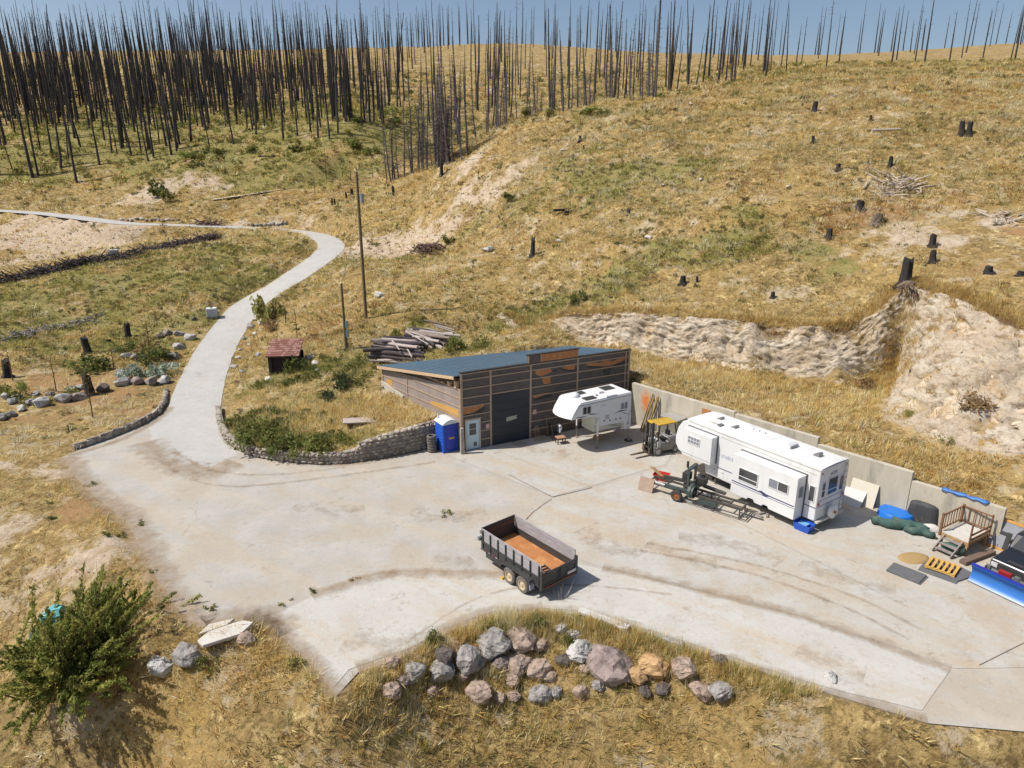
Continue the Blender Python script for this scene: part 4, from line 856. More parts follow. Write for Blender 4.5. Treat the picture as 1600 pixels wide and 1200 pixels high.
jk = MB().tube([(LT + .75, .0, .03), (LT + .75, .0, 1.05)], .045, 8).build('jack', M_TRB, tr); MB().box(LT + .65, LT + .85, -.1, .1, 0, .03).build('jack_foot', M_STEEL, jk)
MB().box(LT + .12, LT + .55, -.3, .3, .58, 1.0).build('pump_box', M_TRB, tr, bevel=.02)
MB().box(LT + .06, LT + .2, WT2 - .12, WT2 + .1, 1.05, 1.2).build('light', M_STEEL, tr)
rk = thing('ramp_ladder', 'small black steel ramp lying on the rusty bed of the dump trailer', 'ramp')
for y in (-.16, .16): MB().bar((-.5, y, .02), (.5, y, .02), .04).build('rail', M_DARK, rk)
for k in range(5): MB().bar((-.42 + k * .21, -.16, .035), (-.42 + k * .21, .16, .035), .05, .03).build('rung', M_DARK, rk)
c_ = np.array([2.08, 26.25]) + np.array([math.cos(R(130)), math.sin(R(130))]) * .62 + np.array([-math.sin(R(130)), math.cos(R(130))]) * .1
rk.location = (*c_, .785); rk.rotation_euler = (0, 0, R(122))
ys = MB().prism([(-.1, 0), (.1, 0), (.06, .1), (-.06, .1)], -.1, .1, 'y').build('wheel_chock', mat('yellow_plastic', (.62, .42, .04), (.55, .36, .03), rough=.5), None); 
c_ = np.array([2.08, 26.25]) + np.array([math.cos(R(130)), math.sin(R(130))]) * 2.38 + np.array([-math.sin(R(130)), math.cos(R(130))]) * 1.25
ys.location = (*c_, .018); ys.rotation_euler = (0, 0, R(130)); tag(ys, 'small yellow chock beside the front wheel of the dump trailer', 'chock')

# ------------------------------------------------------------ forklift
fk = thing('forklift', 'old grey forklift with black mast and yellow overhead guard beside the wall', 'forklift', (8.95, 41.65, .014), R(25))
M_FKB = mat('forklift_grey', (.24, .235, .225), (.17, .165, .155), rough=.45, metal=.2, scale=2); M_FKW = mat('forklift_white', (.52, .51, .49), (.42, .41, .39), rough=.5)
M_YEL = mat('machine_yellow', (.58, .38, .05), (.48, .30, .04), rough=.6, scale=4)
bd = MB().prism([(.35, .25), (2.15, .22), (2.25, .45), (2.22, .95), (1.95, 1.12), (1.35, 1.05), (1.2, .82), (.75, .80), (.62, 1.05), (.42, 1.05)], -.5, .5, 'y').build('body', M_FKB, fk, bevel=.05)
MB().box(1.25, 1.95, -.40, .40, 1.02, 1.16).build('battery_cover', M_FKW, fk, bevel=.04); MB().prism([(.40, .5), (.62, .5), (.66, 1.04), (.5, 1.12), (.38, .9)], -.51, .515, 'y').build('cowl', M_FKW, fk, bevel=.02)
st_ = MB().box(1.0, 1.45, -.24, .24, .90, 1.02).build('seat', M_BLK, fk, bevel=.04); MB().prism([(1.42, 1.0), (1.52, 1.0), (1.62, 1.48), (1.52, 1.5)], -.22, .22, 'y').build('backrest', M_BLK, st_, bevel=.03)
MB().tube([(.58, 0, 1.02), (.78, 0, 1.3)], .02, 6).build('steering_column', M_DARK, fk)
MB().lathe([(.13, -.012), (.16, 0), (.13, .012)], (.79, 0, 1.31), 'z', 16).build('steering_wheel', M_DARK, fk)
for y in (-.46, .46):
    MB().bar((.42, y, 1.0), (.52, y, 2.12), .06).build('guard_post', M_BLK, fk); MB().bar((1.95, y, 1.05), (1.70, y, 2.12), .06).build('guard_post', M_BLK, fk)
og = MB(); og.box(.42, 1.82, -.52, -.46, 2.1, 2.17); og.box(.42, 1.82, .46, .52, 2.1, 2.17)
for k in range(9): x = .42 + k * .167; og.box(x, x + .07, -.46, .46, 2.11, 2.16)
og.build('overhead_guard', M_YEL, fk)
for y in (-.30, .30):
    m_ = MB().box(.02, .16, y - .06, y + .06, .08, 2.28).build('mast_channel', M_BLK, fk); MB().box(.0, .05, y - .03, y + .03, .12, 2.20).build('inner_channel', M_TRIMG, m_)
for z in (.35, 1.25, 2.2): MB().box(.03, .14, -.30, .30, z, z + .1).build('mast_crossbar', M_BLK if z < 2 else M_YEL, fk)
MB().tube([(.09, 0, .3), (.09, 0, 2.1)], .045, 8).build('lift_cylinder', M_STEEL, fk)
cg = MB(); cg.box(-.08, -.02, -.5, .5, .16, .26); cg.box(-.08, -.02, -.5, .5, .48, .58)
for y in (-.48, -.2, .2, .46): cg.box(-.07, -.025, y, y + .035, .26, .86)
cg.box(-.08, -.02, -.5, .5, .86, .92); cg.build('carriage', M_BLK, fk)
for y in (-.30, .30): MB().prism([(-.08, .56), (-.12, .56), (-.12, .09), (-1.15, .045), (-1.15, .035), (-.1, .04), (-.08, .06)], y - .06, y + .06, 'y').build('fork', mat('worn_fork', (.13, .085, .06), (.09, .06, .045), rough=.7), fk)
for y in (-.50, .50): wheel(fk, (.42, y, .30), .30, .2, M_FKW, M_TYRED); wheel(fk, (1.85, y * .88, .24), .24, .18, M_FKW, M_TYRED)

# ------------------------------------------------------------ portable sawmill
sm = thing('portable_sawmill', 'dark green portable band sawmill with open rail frame in front of the white trailer', 'sawmill', (7.75, 36.75, .014), R(-39))
M_SMG = mat('sawmill_green', (.055, .075, .072), (.04, .055, .055), rough=.5, scale=3, c3=(.10, .10, .09), scale3=1.5); M_IRON = mat('black_iron', (.05, .047, .043), (.08, .07, .06), rough=.65, scale=4)
for y in (-.05, .80): MB().box(.3, 6.0, y - .035, y + .035, .44, .56).build('rail', M_IRON, sm)
for x in (.4, 1.4, 2.4, 3.4, 4.4, 5.2, 5.9): MB().box(x - .03, x + .03, -.05, .80, .46, .54).build('cross_bunk', M_IRON, sm)
for x in (.5, 3.9, 5.85):
    for y in (-.05, .80): MB().box(x - .03, x + .03, y - .03, y + .03, .0, .46).build('leg', M_IRON, sm)
MB().box(2.4, 6.3, -.36, -.32, .10, .14).build('side_rail', M_IRON, sm); MB().box(2.9, 6.5, .98, 1.02, .10, .14).build('side_rail', M_IRON, sm); MB().box(6.3, 6.36, -.34, 1.0, .10, .14).build('end_rail', M_IRON, sm); MB().bar((5.7, .35, .12), (7.0, .45, .05), .05).build('drawbar', M_IRON, sm)
for x in (2.6, 4.4, 5.9): MB().box(x, x + .05, -.34, 1.0, .06, .10).build('outrigger', M_IRON, sm)
for y in (-.05, .85): MB().box(2.75, 2.87, y - .05, y + .05, .56, 1.95).build('head_post', M_SMG, sm)
MB().box(2.72, 2.90, -.12, .92, 1.9, 2.02).build('head_beam', M_SMG, sm)
hd = MB().prism([(-.50, .55), (-.15, .30), (.05, .42), (.85, .62), (1.15, .55), (1.42, .80), (1.42, 1.15), (1.15, 1.38), (.85, 1.30), (.0, 1.12), (-.35, 1.05), (-.5, .85)], 2.95, 3.15, 'x').build('saw_head', M_SMG, sm, bevel=.03)
for y, z, r in ((-.12, .72, .36), (1.08, .98, .33)):
    bw = MB().lathe([(r, -.05), (r, .05), (r * .86, .05), (r * .86, -.05)], (0, 0, 0), 'x', 24).build('band_wheel', M_SMG, sm, loc=(3.22, y, z))
    sp = MB()
    for k in range(6): t = k * math.pi / 3; sp.bar((0, 0, 0), (0, math.cos(t) * r * .86, math.sin(t) * r * .86), .04)
    sp.build('spoke', M_IRON, bw); MB().lathe([(.07, -.06), (.07, .06)], (0, 0, 0), 'x', 12).build('hub', M_STEEL, bw)
en = MB().box(3.1, 3.65, .25, .75, 1.05, 1.5).build('engine', M_BLK, sm, bevel=.05); MB().tube([(3.4, .5, 1.5), (3.4, .5, 1.68)], .13, 12).build('air_filter', M_DARK, en); MB().tube([(2.6, .2, 1.95), (2.6, .2, 2.3)], .07, 10).build('water_tank', M_BLK, sm)
MB().box(2.35, 2.75, .1, .6, 1.15, 1.6).build('control_box', M_BLK, sm, bevel=.03)
MB().bar((3.6, -.12, .30), (4.6, -.12, .36), .22, .2).build('log_arm', M_SMG, sm); MB().bar((3.3, .95, .75), (4.6, 1.05, .60), .25, .12).build('log_loader', M_IRON, sm); MB().bar((.9, .85, .66), (2.8, 1.05, .70), .16, .18).build('log_deck', M_IRON, sm); MB().bar((1.3, -.1, .62), (2.9, -.15, .66), .18, .16).build('carriage_track', M_SMG, sm)
MB().tube([(.9, -.15, .62), (1.5, -.18, .62)], .10, 10).build('hydraulic_cylinder', M_STEEL, sm)
for y in (-.42, 1.15): wheel(sm, (2.35, y, .33), .33, .2, M_RUSTRIM, M_TYRE)
MB().tube([(2.35, -.42, .33), (2.35, 1.15, .33)], .04, 8).build('axle', M_IRON, sm)
pl_ = MB().hexa([(-.45, -.02, 0), (.45, -.02, 0), (.45, .02, 0), (-.45, .02, 0), (-.45, .28, .78), (.45, .28, .78), (.45, .32, .76), (-.45, .32, .76)]).build('plywood_sheet', mat('brown_plywood', (.36, .27, .21), (.30, .215, .16), rough=.8), None, loc=(7.75, 36.15, .016)); pl_.rotation_euler = (0, 0, R(-36)); tag(pl_, 'brown plywood square leaning against the near end of the sawmill', 'plywood')
tub = thing('red_tub', 'red plastic tub beside the sawmill with lumber ends in it', 'tub', (9.05, 37.75, .014), R(-30))
MB().add([(x * a, y * b, z) for (a, b, z) in ((.30, .22, .0), (.46, .34, .40), (.43, .31, .40), (.28, .20, .03)) for x, y in ((-1, -1), (1, -1), (1, 1), (-1, 1))], [(k*4+i, k*4+(i+1) % 4, k*4+4+(i+1) % 4, k*4+4+i) for k in range(3) for i in range(4)] + [(0, 1, 2, 3), (12, 13, 14, 15)]).build('basin', mat('red_plastic', (.50, .02, .02), (.42, .018, .02), rough=.4), tub)
for k, (a, b, c2) in enumerate(((-.2, -.05, 0), (-.05, .05, .1), (.1, -.1, .2), (-.1, .12, .15))):
    o = MB().bar((.18, b, .10), (-.72 + c2, b + .05, .72 - c2 * .5), .11, .04).build('lumber_offcut', M_WOOD, None); o.location = tub.location; o.rotation_euler = tub.rotation_euler
    tag(o, ['lowest', 'middle', 'rightmost', 'uppermost'][k] + ' of the lumber offcuts poking out of the red tub', 'lumber', 'lumber in the red tub')
# ------------------------------------------------------------ portable toilet, tyres, post
pt = thing('portable_toilet', 'blue portable toilet with white domed roof between the stone wall and the shed', 'toilet', (-4.53, 41.75, .004), R(33.5))
M_PB = mat('blue_plastic', (.025, .10, .50), (.02, .085, .44), rough=.45, scale=3); M_PW = mat('white_plastic', (.62, .64, .66), (.57, .59, .61), rough=.5)
MB().box(0, 1.12, 0, 1.12, .12, 2.02).build('cabin', M_PB, pt, bevel=.03); MB().box(-.02, 1.14, -.02, 1.14, 0, .12).build('base', M_PB, pt)
for k in range(7): MB().box(-.02, .0, .08, 1.04, .25 + k * .24, .25 + k * .24 + .1).build('side_rib', M_PB, pt)
rp = [(x * 1.18 / 10 - .03, 2.02 + .26 * math.sin(math.pi * x / 10) ** .8) for x in range(11)]
MB().prism([(-.03, 1.98)] + rp + [(1.15, 1.98)], -.06, 1.16, 'y').build('roof', M_PW, pt, smooth='auto')
dd = MB().box(.2, .94, -.03, 0, .16, 1.96).build('door', mat('blue_door_plastic', (.03, .05, .42), (.025, .045, .36), rough=.45), pt, bevel=.01)
for x in (.14, .96): MB().box(x, x + .04, -.035, 0, .12, 2.0).build('door_jamb', M_PB, pt)
MB().box(.42, .82, -.038, -.03, .92, 1.04).build('sign', mat('yellow_sign', (.62, .40, .05), (.55, .34, .04), rough=.5), dd); MB().box(.86, .9, -.06, -.03, 1.0, 1.1).build('handle', M_DARK, dd)
MB().tube([(.18, 1.0, 2.1), (.18, 1.0, 2.46)], .05, 10).build('vent_pipe', M_PW, pt)
names = ['bottom tyre of the stack beside the blue portable toilet', 'second tyre from the bottom of the stack by the portable toilet', 'third tyre from the bottom of the stack by the portable toilet', 'third tyre from the top of the stack by the portable toilet', 'second tyre from the top of the stack by the portable toilet', 'topmost tyre of the stack beside the blue portable toilet']
ty = MB().lathe([(.19, 0), (.29, .0), (.32, .05), (.32, .14), (.29, .19), (.19, .19), (.17, .1), (.19, 0)], (0, 0, 0), 'z', 24, False).build('tyre', M_TYRED, None, smooth='auto')
for k in range(6):
    o = ty if k == 0 else dup(ty); o.location = (-5.32 + random.uniform(-.03, .03), 42.15 + random.uniform(-.03, .03), .003 + .191 * k); o.rotation_euler = (0, 0, k * .7); tag(o, names[k], 'tyre', 'tyre stack')
po = MB().add([(x * s_ + dx, y * s_, z) for z, s_, dx in ((0, .13, 0), (.9, .12, .01), (1.6, .115, -.01), (1.82, .10, .0)) for x, y in ((-1, -1), (1, -1), (1, 1), (-1, 1))], [(k*4+i, k*4+(i+1) % 4, k*4+4+(i+1) % 4, k*4+4+i) for k in range(3) for i in range(4)] + [(0, 1, 2, 3), (12, 13, 14, 15)]).build('gate_post', mat('old_post', (.42, .38, .32), (.26, .22, .19), rough=.95, scale=5, bump=.4), None, bevel=.02, loc=(-3.28, 41.72, .003)); po.rotation_euler = (0, 0, R(20)); tag(po, 'weathered pale post in front of the shed corner beside the blue door', 'post')

# ------------------------------------------------------------ clutter along the shed and the wall
wn_ = np.array([-math.sin(wa), math.cos(wa)]) * -1.0   # towards the yard
wu = np.array([math.cos(wa), math.sin(wa)])
def onwall(s_, off): return WALL0 + wu * s_ + wn_ * off
PLY = mat('pale_yellow_plank', (.54, .39, .15), (.44, .30, .11), rough=.8, scale=3, stretch=(6, 6, 1))
for k in range(7):
    s_ = 1.25 + k * .13; a = onwall(s_ + .15 * math.sin(k * 2), .75 + .08 * (k % 2)); b = onwall(s_ + .25 + .1 * math.sin(k * 3.1), .05 + .04 * (k % 3)); z1 = 2.5 + .25 * math.sin(k * 1.7)
    o = MB().bar((0, 0, 0.02), (b[0] - a[0], b[1] - a[1], z1), .14, .035, up=(wu[0], wu[1], 0)).build('plank', PLY if k % 3 else M_WOODG, None); o.location = (*a, .0)
    tag(o, ['leftmost', 'second from left', 'third from left', 'middle', 'third from right', 'second from right', 'rightmost'][k] + ' of the long planks leaning on the wall behind the forklift', 'plank', 'planks leaning behind the forklift')
cab = thing('metal_cabinet', 'grey galvanised metal cabinet against the wall behind the forklift', 'cabinet', (*onwall(3.9, .62), .014), wa)
M_GALV = mat('galvanised_sheet', (.30, .285, .25), (.22, .205, .18), rough=.45, metal=.4, scale=2); MB().box(-.7, .7, -.5, .5, .06, 1.72).build('case', M_GALV, cab, bevel=.02); MB().box(-.74, .74, -.54, .54, 1.72, 1.78).build('top', mat('pale_galvanised', (.42, .41, .39), (.36, .35, .33), rough=.4, metal=.3), cab)
for x0, x1 in ((-.66, -.02), (.02, .66)): d_ = MB().box(x0, x1, -.53, -.5, .15, 1.65).build('door', M_GALV, cab); MB().box(x1 - .1 if x0 < 0 else x0 + .06, x1 - .06 if x0 < 0 else x0 + .1, -.55, -.53, .8, 1.0).build('handle', M_DARK, d_)
MB().box(-.66, .66, -.46, .46, 0, .06).build('plinth', M_DARK, cab)
for k, (s_, w2, z0, z1, m_, lb) in enumerate(((6.0, .62, 1.9, 2.75, M_OSB, 'small orange strand board fixed high on the concrete wall'), (5.2, .16, .7, 1.5, M_STEEL, 'grey electrical box mounted on the concrete wall behind the white trailer'))):
    o = MB().box(-w2 / 2, w2 / 2, -.06, -.002, z0, z1).build('wall_board' if k == 0 else 'electrical_box', m_, None, bevel=.005); o.location = (*onwall(s_, 0), 0); o.rotation_euler = (0, 0, wa); tag(o, lb, 'board' if k == 0 else 'box')
ch = thing('wooden_chair', 'pale wooden spindle-back chair beside the bay door of the shed', 'chair', (1.80, 44.05, .014), R(27))
MB().lathe([(.21, .43), (.22, .45), (.21, .47)], (0, 0, 0), 'z', 16).build('seat', M_WOODD, ch)
for x, y in ((-.15, -.15), (.15, -.15), (-.15, .15), (.15, .15)): MB().tube([(x * 1.25, y * 1.25, 0), (x * .8, y * .8, .44)], .018, 6).build('leg', M_WOOD, ch)
bp_ = [(-.2 * math.cos(t), .19 + .05 * math.sin(t), .46 + .52 * math.sin(t)) for t in np.linspace(0, math.pi, 11)]; MB().tube(bp_, .018, 6).build('back_bow', M_WOOD, ch)
for x in (-.1, -.03, .04, .11): MB().tube([(x, .18, .46), (x, .23, .90)], .009, 5).build('spindle', M_WOOD, ch)
oc = thing('lounge_chair', 'black padded chair with a white cushion beside the small table', 'chair', (3.0, 44.35, .014), R(15))
MB().box(-.32, .32, -.3, .3, .28, .46).build('seat', M_BLK, oc, bevel=.06); MB().prism([(-.30, .44), (-.16, .44), (-.30, 1.12), (-.42, 1.08)], -.3, .3, 'y').build('backrest', M_BLK, oc, bevel=.05); MB().prism([(.22, .48), (.34, .50), (.44, .78), (.42, .98), (.30, 1.06), (.20, .98), (.28, .78)], -.25, .2, 'y').build('cushion', mat('white_cushion', (.55, .57, .62), (.45, .47, .52), rough=.8), oc, bevel=.04)
for x, y in ((-.28, -.26), (.28, -.26), (-.28, .26), (.28, .26)): MB().tube([(x, y, 0), (x, y, .30)], .02, 6).build('leg', M_DARK, oc)
so_ = thing('small_table', 'small low table with red-brown top in front of the black chair', 'table', (3.32, 43.55, .014), R(20))
MB().box(-.32, .32, -.26, .26, .42, .47).build('top', mat('redwood_top', (.40, .24, .16), (.32, .18, .12), rough=.7), so_, bevel=.01)
for x, y in ((-.27, -.21), (.27, -.21), (-.27, .21), (.27, .21)): MB().box(x - .03, x + .03, y - .03, y + .03, 0, .42).build('leg', M_WOODD, so_)
MB().box(-.26, .26, -.02, .02, .3, .42).build('apron', M_WOODD, so_)
br = thing('broom', 'long-handled broom leaning on the shed wall behind the chairs', 'broom', (2.5, 44.85, .014)); MB().tube([(0, 0, .12), (-.12, .25, 1.62)], .016, 6).build('handle', M_WOOD, br); MB().box(-.16, .16, -.04, .04, 0, .14).build('brush', M_WOODD, br)
def leaning_panel(s_, w2, h, off, m_, lb, rz=0, name='leaning_sheet'):
    o = MB().hexa([(-w2/2, -off, 0), (w2/2, -off, 0), (w2/2, -off - .05, 0), (-w2/2, -off - .05, 0), (-w2/2, -.02, h), (w2/2, -.02, h), (w2/2, -.07, h), (-w2/2, -.07, h)]).build(name, m_, None, bevel=.008); o.location = (*onwall(s_, .0), .015); o.rotation_euler = (0, 0, wa + rz); return tag(o, lb, 'sheet')
M_PANEL = mat('cream_panel', (.60, .56, .47), (.55, .51, .43), rough=.7, scale=1.5); leaning_panel(16.55, 1.45, 1.25, .45, M_PANEL, 'large cream panel leaning on the concrete wall behind the white trailer')
o = leaning_panel(16.25, 1.15, .72, .75, mat('grey_white_panel', (.50, .50, .49), (.45, .45, .44), rough=.6), 'smaller grey-white panel leaning in front of the cream panel'); o.location = (*onwall(16.2, .22), .015)
# wading pool, covered barbecue, nets, cloth
kp = MB().lathe([(.92, 0), (.90, .05), (.86, .22), (.80, .30), (.5, .34), (.01, .35)], (0, 0, 0), 'z', 40).build('wading_pool', mat('bright_blue_plastic', (.015, .16, .55), (.012, .13, .48), rough=.4), None, smooth='auto', loc=(20.85, 33.25, .016)); tag(kp, 'bright blue wading pool lying upside down in front of the concrete wall', 'pool')
bq = thing('covered_barbecue', 'barbecue under a black fabric cover beside the blue wading pool', 'barbecue', (22.05, 32.75, .016), R(-45))
def drape(w2, d2, hs, seed, n=28, rows=7):
    vs = []; r = random.Random(seed)
    for j in range(rows):
        t = j / (rows - 1); z, sc = np.interp(t, np.linspace(0, 1, len(hs)), [h[0] for h in hs]), np.interp(t, np.linspace(0, 1, len(hs)), [h[1] for h in hs])
        for k in range(n):
            a = 2 * math.pi * k / n; c_, s_ = math.cos(a), math.sin(a); q_ = max(abs(c_), abs(s_)); f_ = 1 / q_ ** .75
            wob = 1 + (.07 * (1 - t)) * math.sin(a * 7 + seed + t * 2) + .03 * math.sin(a * 13 + seed * 2)
            vs.append((w2 * c_ * f_ * sc * wob, d2 * s_ * f_ * sc * wob, z))
    fs = [(j*n+k, j*n+(k+1) % n, j*n+n+(k+1) % n, j*n+n+k) for j in range(rows - 1) for k in range(n)] + [tuple((rows-1)*n + k for k in range(n))]
    return MB().add(vs, fs)
drape(.72, .46, [(.02, 1.12), (.5, 1.05), (.95, .98), (1.08, .85), (1.16, .35)], 3).build('cover', mat('black_cover', (.035, .036, .04), (.055, .055, .06), rough=.7, scale=3, bump=.3, bscale=5), bq, smooth=True)
NETM = mat('green_netting', (.035, .085, .075), (.06, .11, .095), rough=.9, scale=8, bump=.6, bscale=18, c3=(.12, .13, .10), scale3=3)
for k, (x, y, l, rz, r_, lb) in enumerate(((19.95, 31.95, 1.9, -25, .24, 'longest roll of green netting lying nearest the wading pool'), (20.75, 31.75, 1.7, -38, .26, 'green netting roll in the middle of the heap by the deck'), (20.95, 31.2, 1.3, -30, .2, 'short green netting roll closest to the deck steps'))):
    pts = [(l * (i / 8 - .5), .08 * math.sin(i * 1.3 + k), r_ * .9 + .03 * math.sin(i * 2 + k)) for i in range(9)]; o = MB().tube(pts, [r_ * (.7 + .35 * math.sin(math.pi * (i + .6) / 9.2) + .12 * math.sin(i * 3 + k)) for i in range(9)], 12).build('netting_roll', NETM, None, smooth=True, loc=(x, y, .02)); o.rotation_euler = (0, 0, R(rz)); tag(o, lb, 'netting', 'rolled netting')
wc = drape(.55, .3, [(.02, 1.1), (.14, .95), (.24, .6), (.3, .2)], 9).build('white_sheet', mat('white_cloth', (.62, .61, .58), (.5, .49, .47), rough=.85), None, smooth=True, loc=(21.2, 31.75, .35)); wc.location = (21.75, 31.75, .016); tag(wc, 'crumpled white plastic sheet between the netting and the deck', 'sheet')
nr = MB().tube([(-.5, 0, .2), (-.2, .03, .23), (.2, -.02, .23), (.5, 0, .2)], [.17, .22, .23, .18], 12).build('netting_roll', NETM, None, smooth=True, loc=(21.65, 29.55, .016)); nr.rotation_euler = (0, 0, R(-40)); tag(nr, 'green netting roll tucked under the wooden deck', 'netting', 'rolled netting')
# ------------------------------------------------------------ small wooden deck with railing and steps
dk = thing('wooden_deck', 'small raised wooden deck with brown railing and steps against the wall end', 'deck', (21.42, 30.28, .016), R(31))
M_DKW = mat('stained_rail', (.21, .105, .055), (.16, .08, .04), rough=.75, scale=4); M_DKT = mat('white_deck_boards', (.56, .54, .50), (.46, .43, .39), rough=.7, scale=3); M_DKL = mat('deck_lumber', (.42, .27, .12), (.33, .20, .085), rough=.8, scale=4)
for k in range(9): MB().box(k * .211 + .004, k * .211 + .205, -1.26, -.02, .70, .74).build('deck_board', M_DKT, dk)
for y0, y1 in ((-1.28, -1.23), (-.05, 0)): MB().box(0, 1.9, y0, y1, .55, .70).build('joist', M_DKL, dk)
for x0, x1 in ((0, .05), (.92, .97), (1.85, 1.9)): MB().box(x0, x1, -1.23, -.05, .55, .70).build('joist', M_DKL, dk)
for x in (.05, 1.85):
    for y in (-1.22, -.06): MB().box(x - .05, x + .05, y - .05, y + .05, 0, .55).build('leg', M_DKL, dk)
posts = [(0, 0), (1.9, 0), (1.9, -1.28), (0, -1.28)]
for k, (x, y) in enumerate(posts): MB().box(x - .05, x + .05, y - .055 if y < 0 else y + .002, y - .155 + .1 if False else (y - .002 if y < 0 else y + .10), .5, 1.72).build('post', M_DKW, dk)
def rail(a, b, bal):
    r_ = MB().bar((*a, 1.62), (*b, 1.62), .07, .05).build('handrail', M_DKW, dk); MB().bar((*a, .86), (*b, .86), .05, .05).build('lower_rail', M_DKW, dk)
    for k in range(bal): t = (k + 1) / (bal + 1); x, y = a[0] + (b[0] - a[0]) * t, a[1] + (b[1] - a[1]) * t; MB().box(x - .018, x + .018, y - .018, y + .018, .88, 1.60).build('baluster', M_DKW, dk)
rail((.05, .05), (1.85, .05), 6); rail((1.9, .0), (1.9, -1.28), 4); 
MB().bar((.05, -1.33, 1.15), (1.85, -1.33, 1.15), .05, .09).build('lower_rail', M_DKW, dk); MB().bar((.05, -1.33, .9), (1.85, -1.33, .9), .05, .09).build('lower_rail', M_DKW, dk)
for y in (-.2, -1.05): MB().bar((-.02, y, .62), (-.95, y, .06), .05, .18).build('stringer', M_WOODG, dk)
for k in range(3): MB().box(-.28 - k * .28, -.04 - k * .28, -1.1, -.15, .52 - k * .17, .555 - k * .17).build('tread', M_WOODG, dk)
# framed panel, white panel, beam, mats, pallet
fpn = thing('framed_panel', 'large grey panel in an orange wooden frame leaning at the wall end', 'panel', (23.72, 30.35, .02), R(-58))
def tiltbox(mb, x0, x1, z0, z1, y0, y1):
    k_ = .30; f = lambda x, y, z: (x, y + z * k_, z); return mb.hexa([f(x0, y0, z0), f(x1, y0, z0), f(x1, y1, z0), f(x0, y1, z0), f(x0, y0, z1), f(x1, y0, z1), f(x1, y1, z1), f(x0, y1, z1)])
FRW = mat('orange_frame_wood', (.52, .27, .075), (.43, .21, .055), rough=.7, scale=4)
tiltbox(MB(), .1, 2.0, .1, 1.4, .0, .03).build('panel', mat('grey_panel', (.27, .28, .31), (.22, .23, .26), rough=.6), fpn)
for q_ in ((0, 2.1, 0, .1), (0, 2.1, 1.4, 1.5), (0, .1, .1, 1.4), (2.0, 2.1, .1, 1.4)): tiltbox(MB(), *q_, -.03, .05).build('frame_board', FRW, fpn)
tiltbox(MB(), .8, 1.0, .1, .95, -.05, -.03).build('strap', M_DARK, fpn); tiltbox(MB(), .1, 1.0, .78, .92, -.055, -.03).build('strap', M_DARK, fpn)
wp_ = MB().hexa([(0, 0, 0), (1.3, 0, 0), (1.3, .05, 0), (0, .05, 0), (0, .3, 1.3), (1.3, .3, 1.3), (1.3, .35, 1.3), (0, .35, 1.3)]).build('leaning_sheet', M_WHITE, None, loc=(25.0, 28.9, .02)); wp_.rotation_euler = (0, 0, R(-52)); tag(wp_, 'white sheet leaning behind the pickup hood at the right edge', 'panel')
bm_ = MB().bar((21.45, 28.45, .12), (23.55, 29.45, .12), .34, .2).build('beam', mat('brown_beam', (.17, .12, .095), (.12, .085, .065), rough=.85, scale=4), None, bevel=.02); tag(bm_, 'long dark brown beam lying between the deck and the pickup', 'beam')
M_RUB = mat('grey_rubber', (.125, .128, .135), (.10, .102, .108), rough=.8, scale=5, bump=.15)
def mat_sheet(cx, cy, z, rz, l, w2, lb, name='rubber_mat', h=.035):
    o = MB().box(-l/2, l/2, -w2/2, w2/2, 0, h).build(name, M_RUB, None, bevel=.008, loc=(cx, cy, z)); o.rotation_euler = (0, 0, R(rz)); return tag(o, lb, 'mat')
mat_sheet(18.38, 27.62, .016, -50, 1.45, .98, 'lower of the two grey rubber mats lying nearest the yard centre'); mat_sheet(18.34, 27.66, .052, -48, 1.42, .96, 'upper of the two grey rubber mats lying nearest the yard centre', h=.05)
mat_sheet(19.95, 27.72, .016, -46, 1.6, .95, 'grey rubber mat half hidden under the yellow pallet'); mat_sheet(20.75, 27.55, .052, 24, 1.3, .7, 'grey rubber mat sticking out right of the yellow pallet')
pal = thing('pallet', 'yellow wooden pallet lying askew on the rubber mats', 'pallet', (20.25, 28.05, .09), R(-45))
M_PAL = mat('yellow_pallet_wood', (.58, .36, .10), (.48, .28, .07), rough=.75, scale=4)
for y in (-.5, 0, .5): MB().box(-.62, .62, y - .04, y + .04, .02, .11).build('runner', M_PAL if y else M_WOODD, pal)
for k in range(6): x = -.6 + k * .222; MB().box(x, x + .11, -.55, .55, .11, .135).build('slat', M_PAL, pal)
for x in (-.6, .5): MB().box(x, x + .1, -.55, .55, 0, .02).build('slat', M_PAL, pal)
bb = thing('blue_bin', 'blue plastic bin under the rear corner of the white trailer', 'bin', (15.22, 31.72, .016), R(-52))
MB().add([(x * a, y * b, z) for (a, b, z) in ((.38, .26, .0), (.46, .33, .42), (.43, .30, .42), (.36, .24, .1)) for x, y in ((-1, -1), (1, -1), (1, 1), (-1, 1))], [(k*4+i, k*4+(i+1) % 4, k*4+4+(i+1) % 4, k*4+4+i) for k in range(3) for i in range(4)] + [(0, 1, 2, 3), (12, 13, 14, 15)]).build('tub', M_PB, bb); MB().box(-.3, .2, -.2, .2, .34, .37).build('lid', mat('light_blue_lid', (.16, .36, .62), rough=.5), bb)
tp = MB(); n_ = 14
for i in range(n_):
    t = i / (n_ - 1); wv = .04 + .06 * math.sin(i * 1.7)
    for y, z in ((-wv * .7 - .02, 2.07 + .02 * math.sin(i)), (-.04, 2.16 + .03 * math.sin(i * 2)), (.18, 2.19 + .04 * math.sin(i * 1.4)), (.34 + wv, 2.12)): tp.v.append((t * 2.1, y * (.75 + .25 * math.sin(i * 2.3)), z))
tp.f = [(i*4+k, i*4+k+1, i*4+4+k+1, i*4+4+k) for i in range(n_ - 1) for k in range(3)]
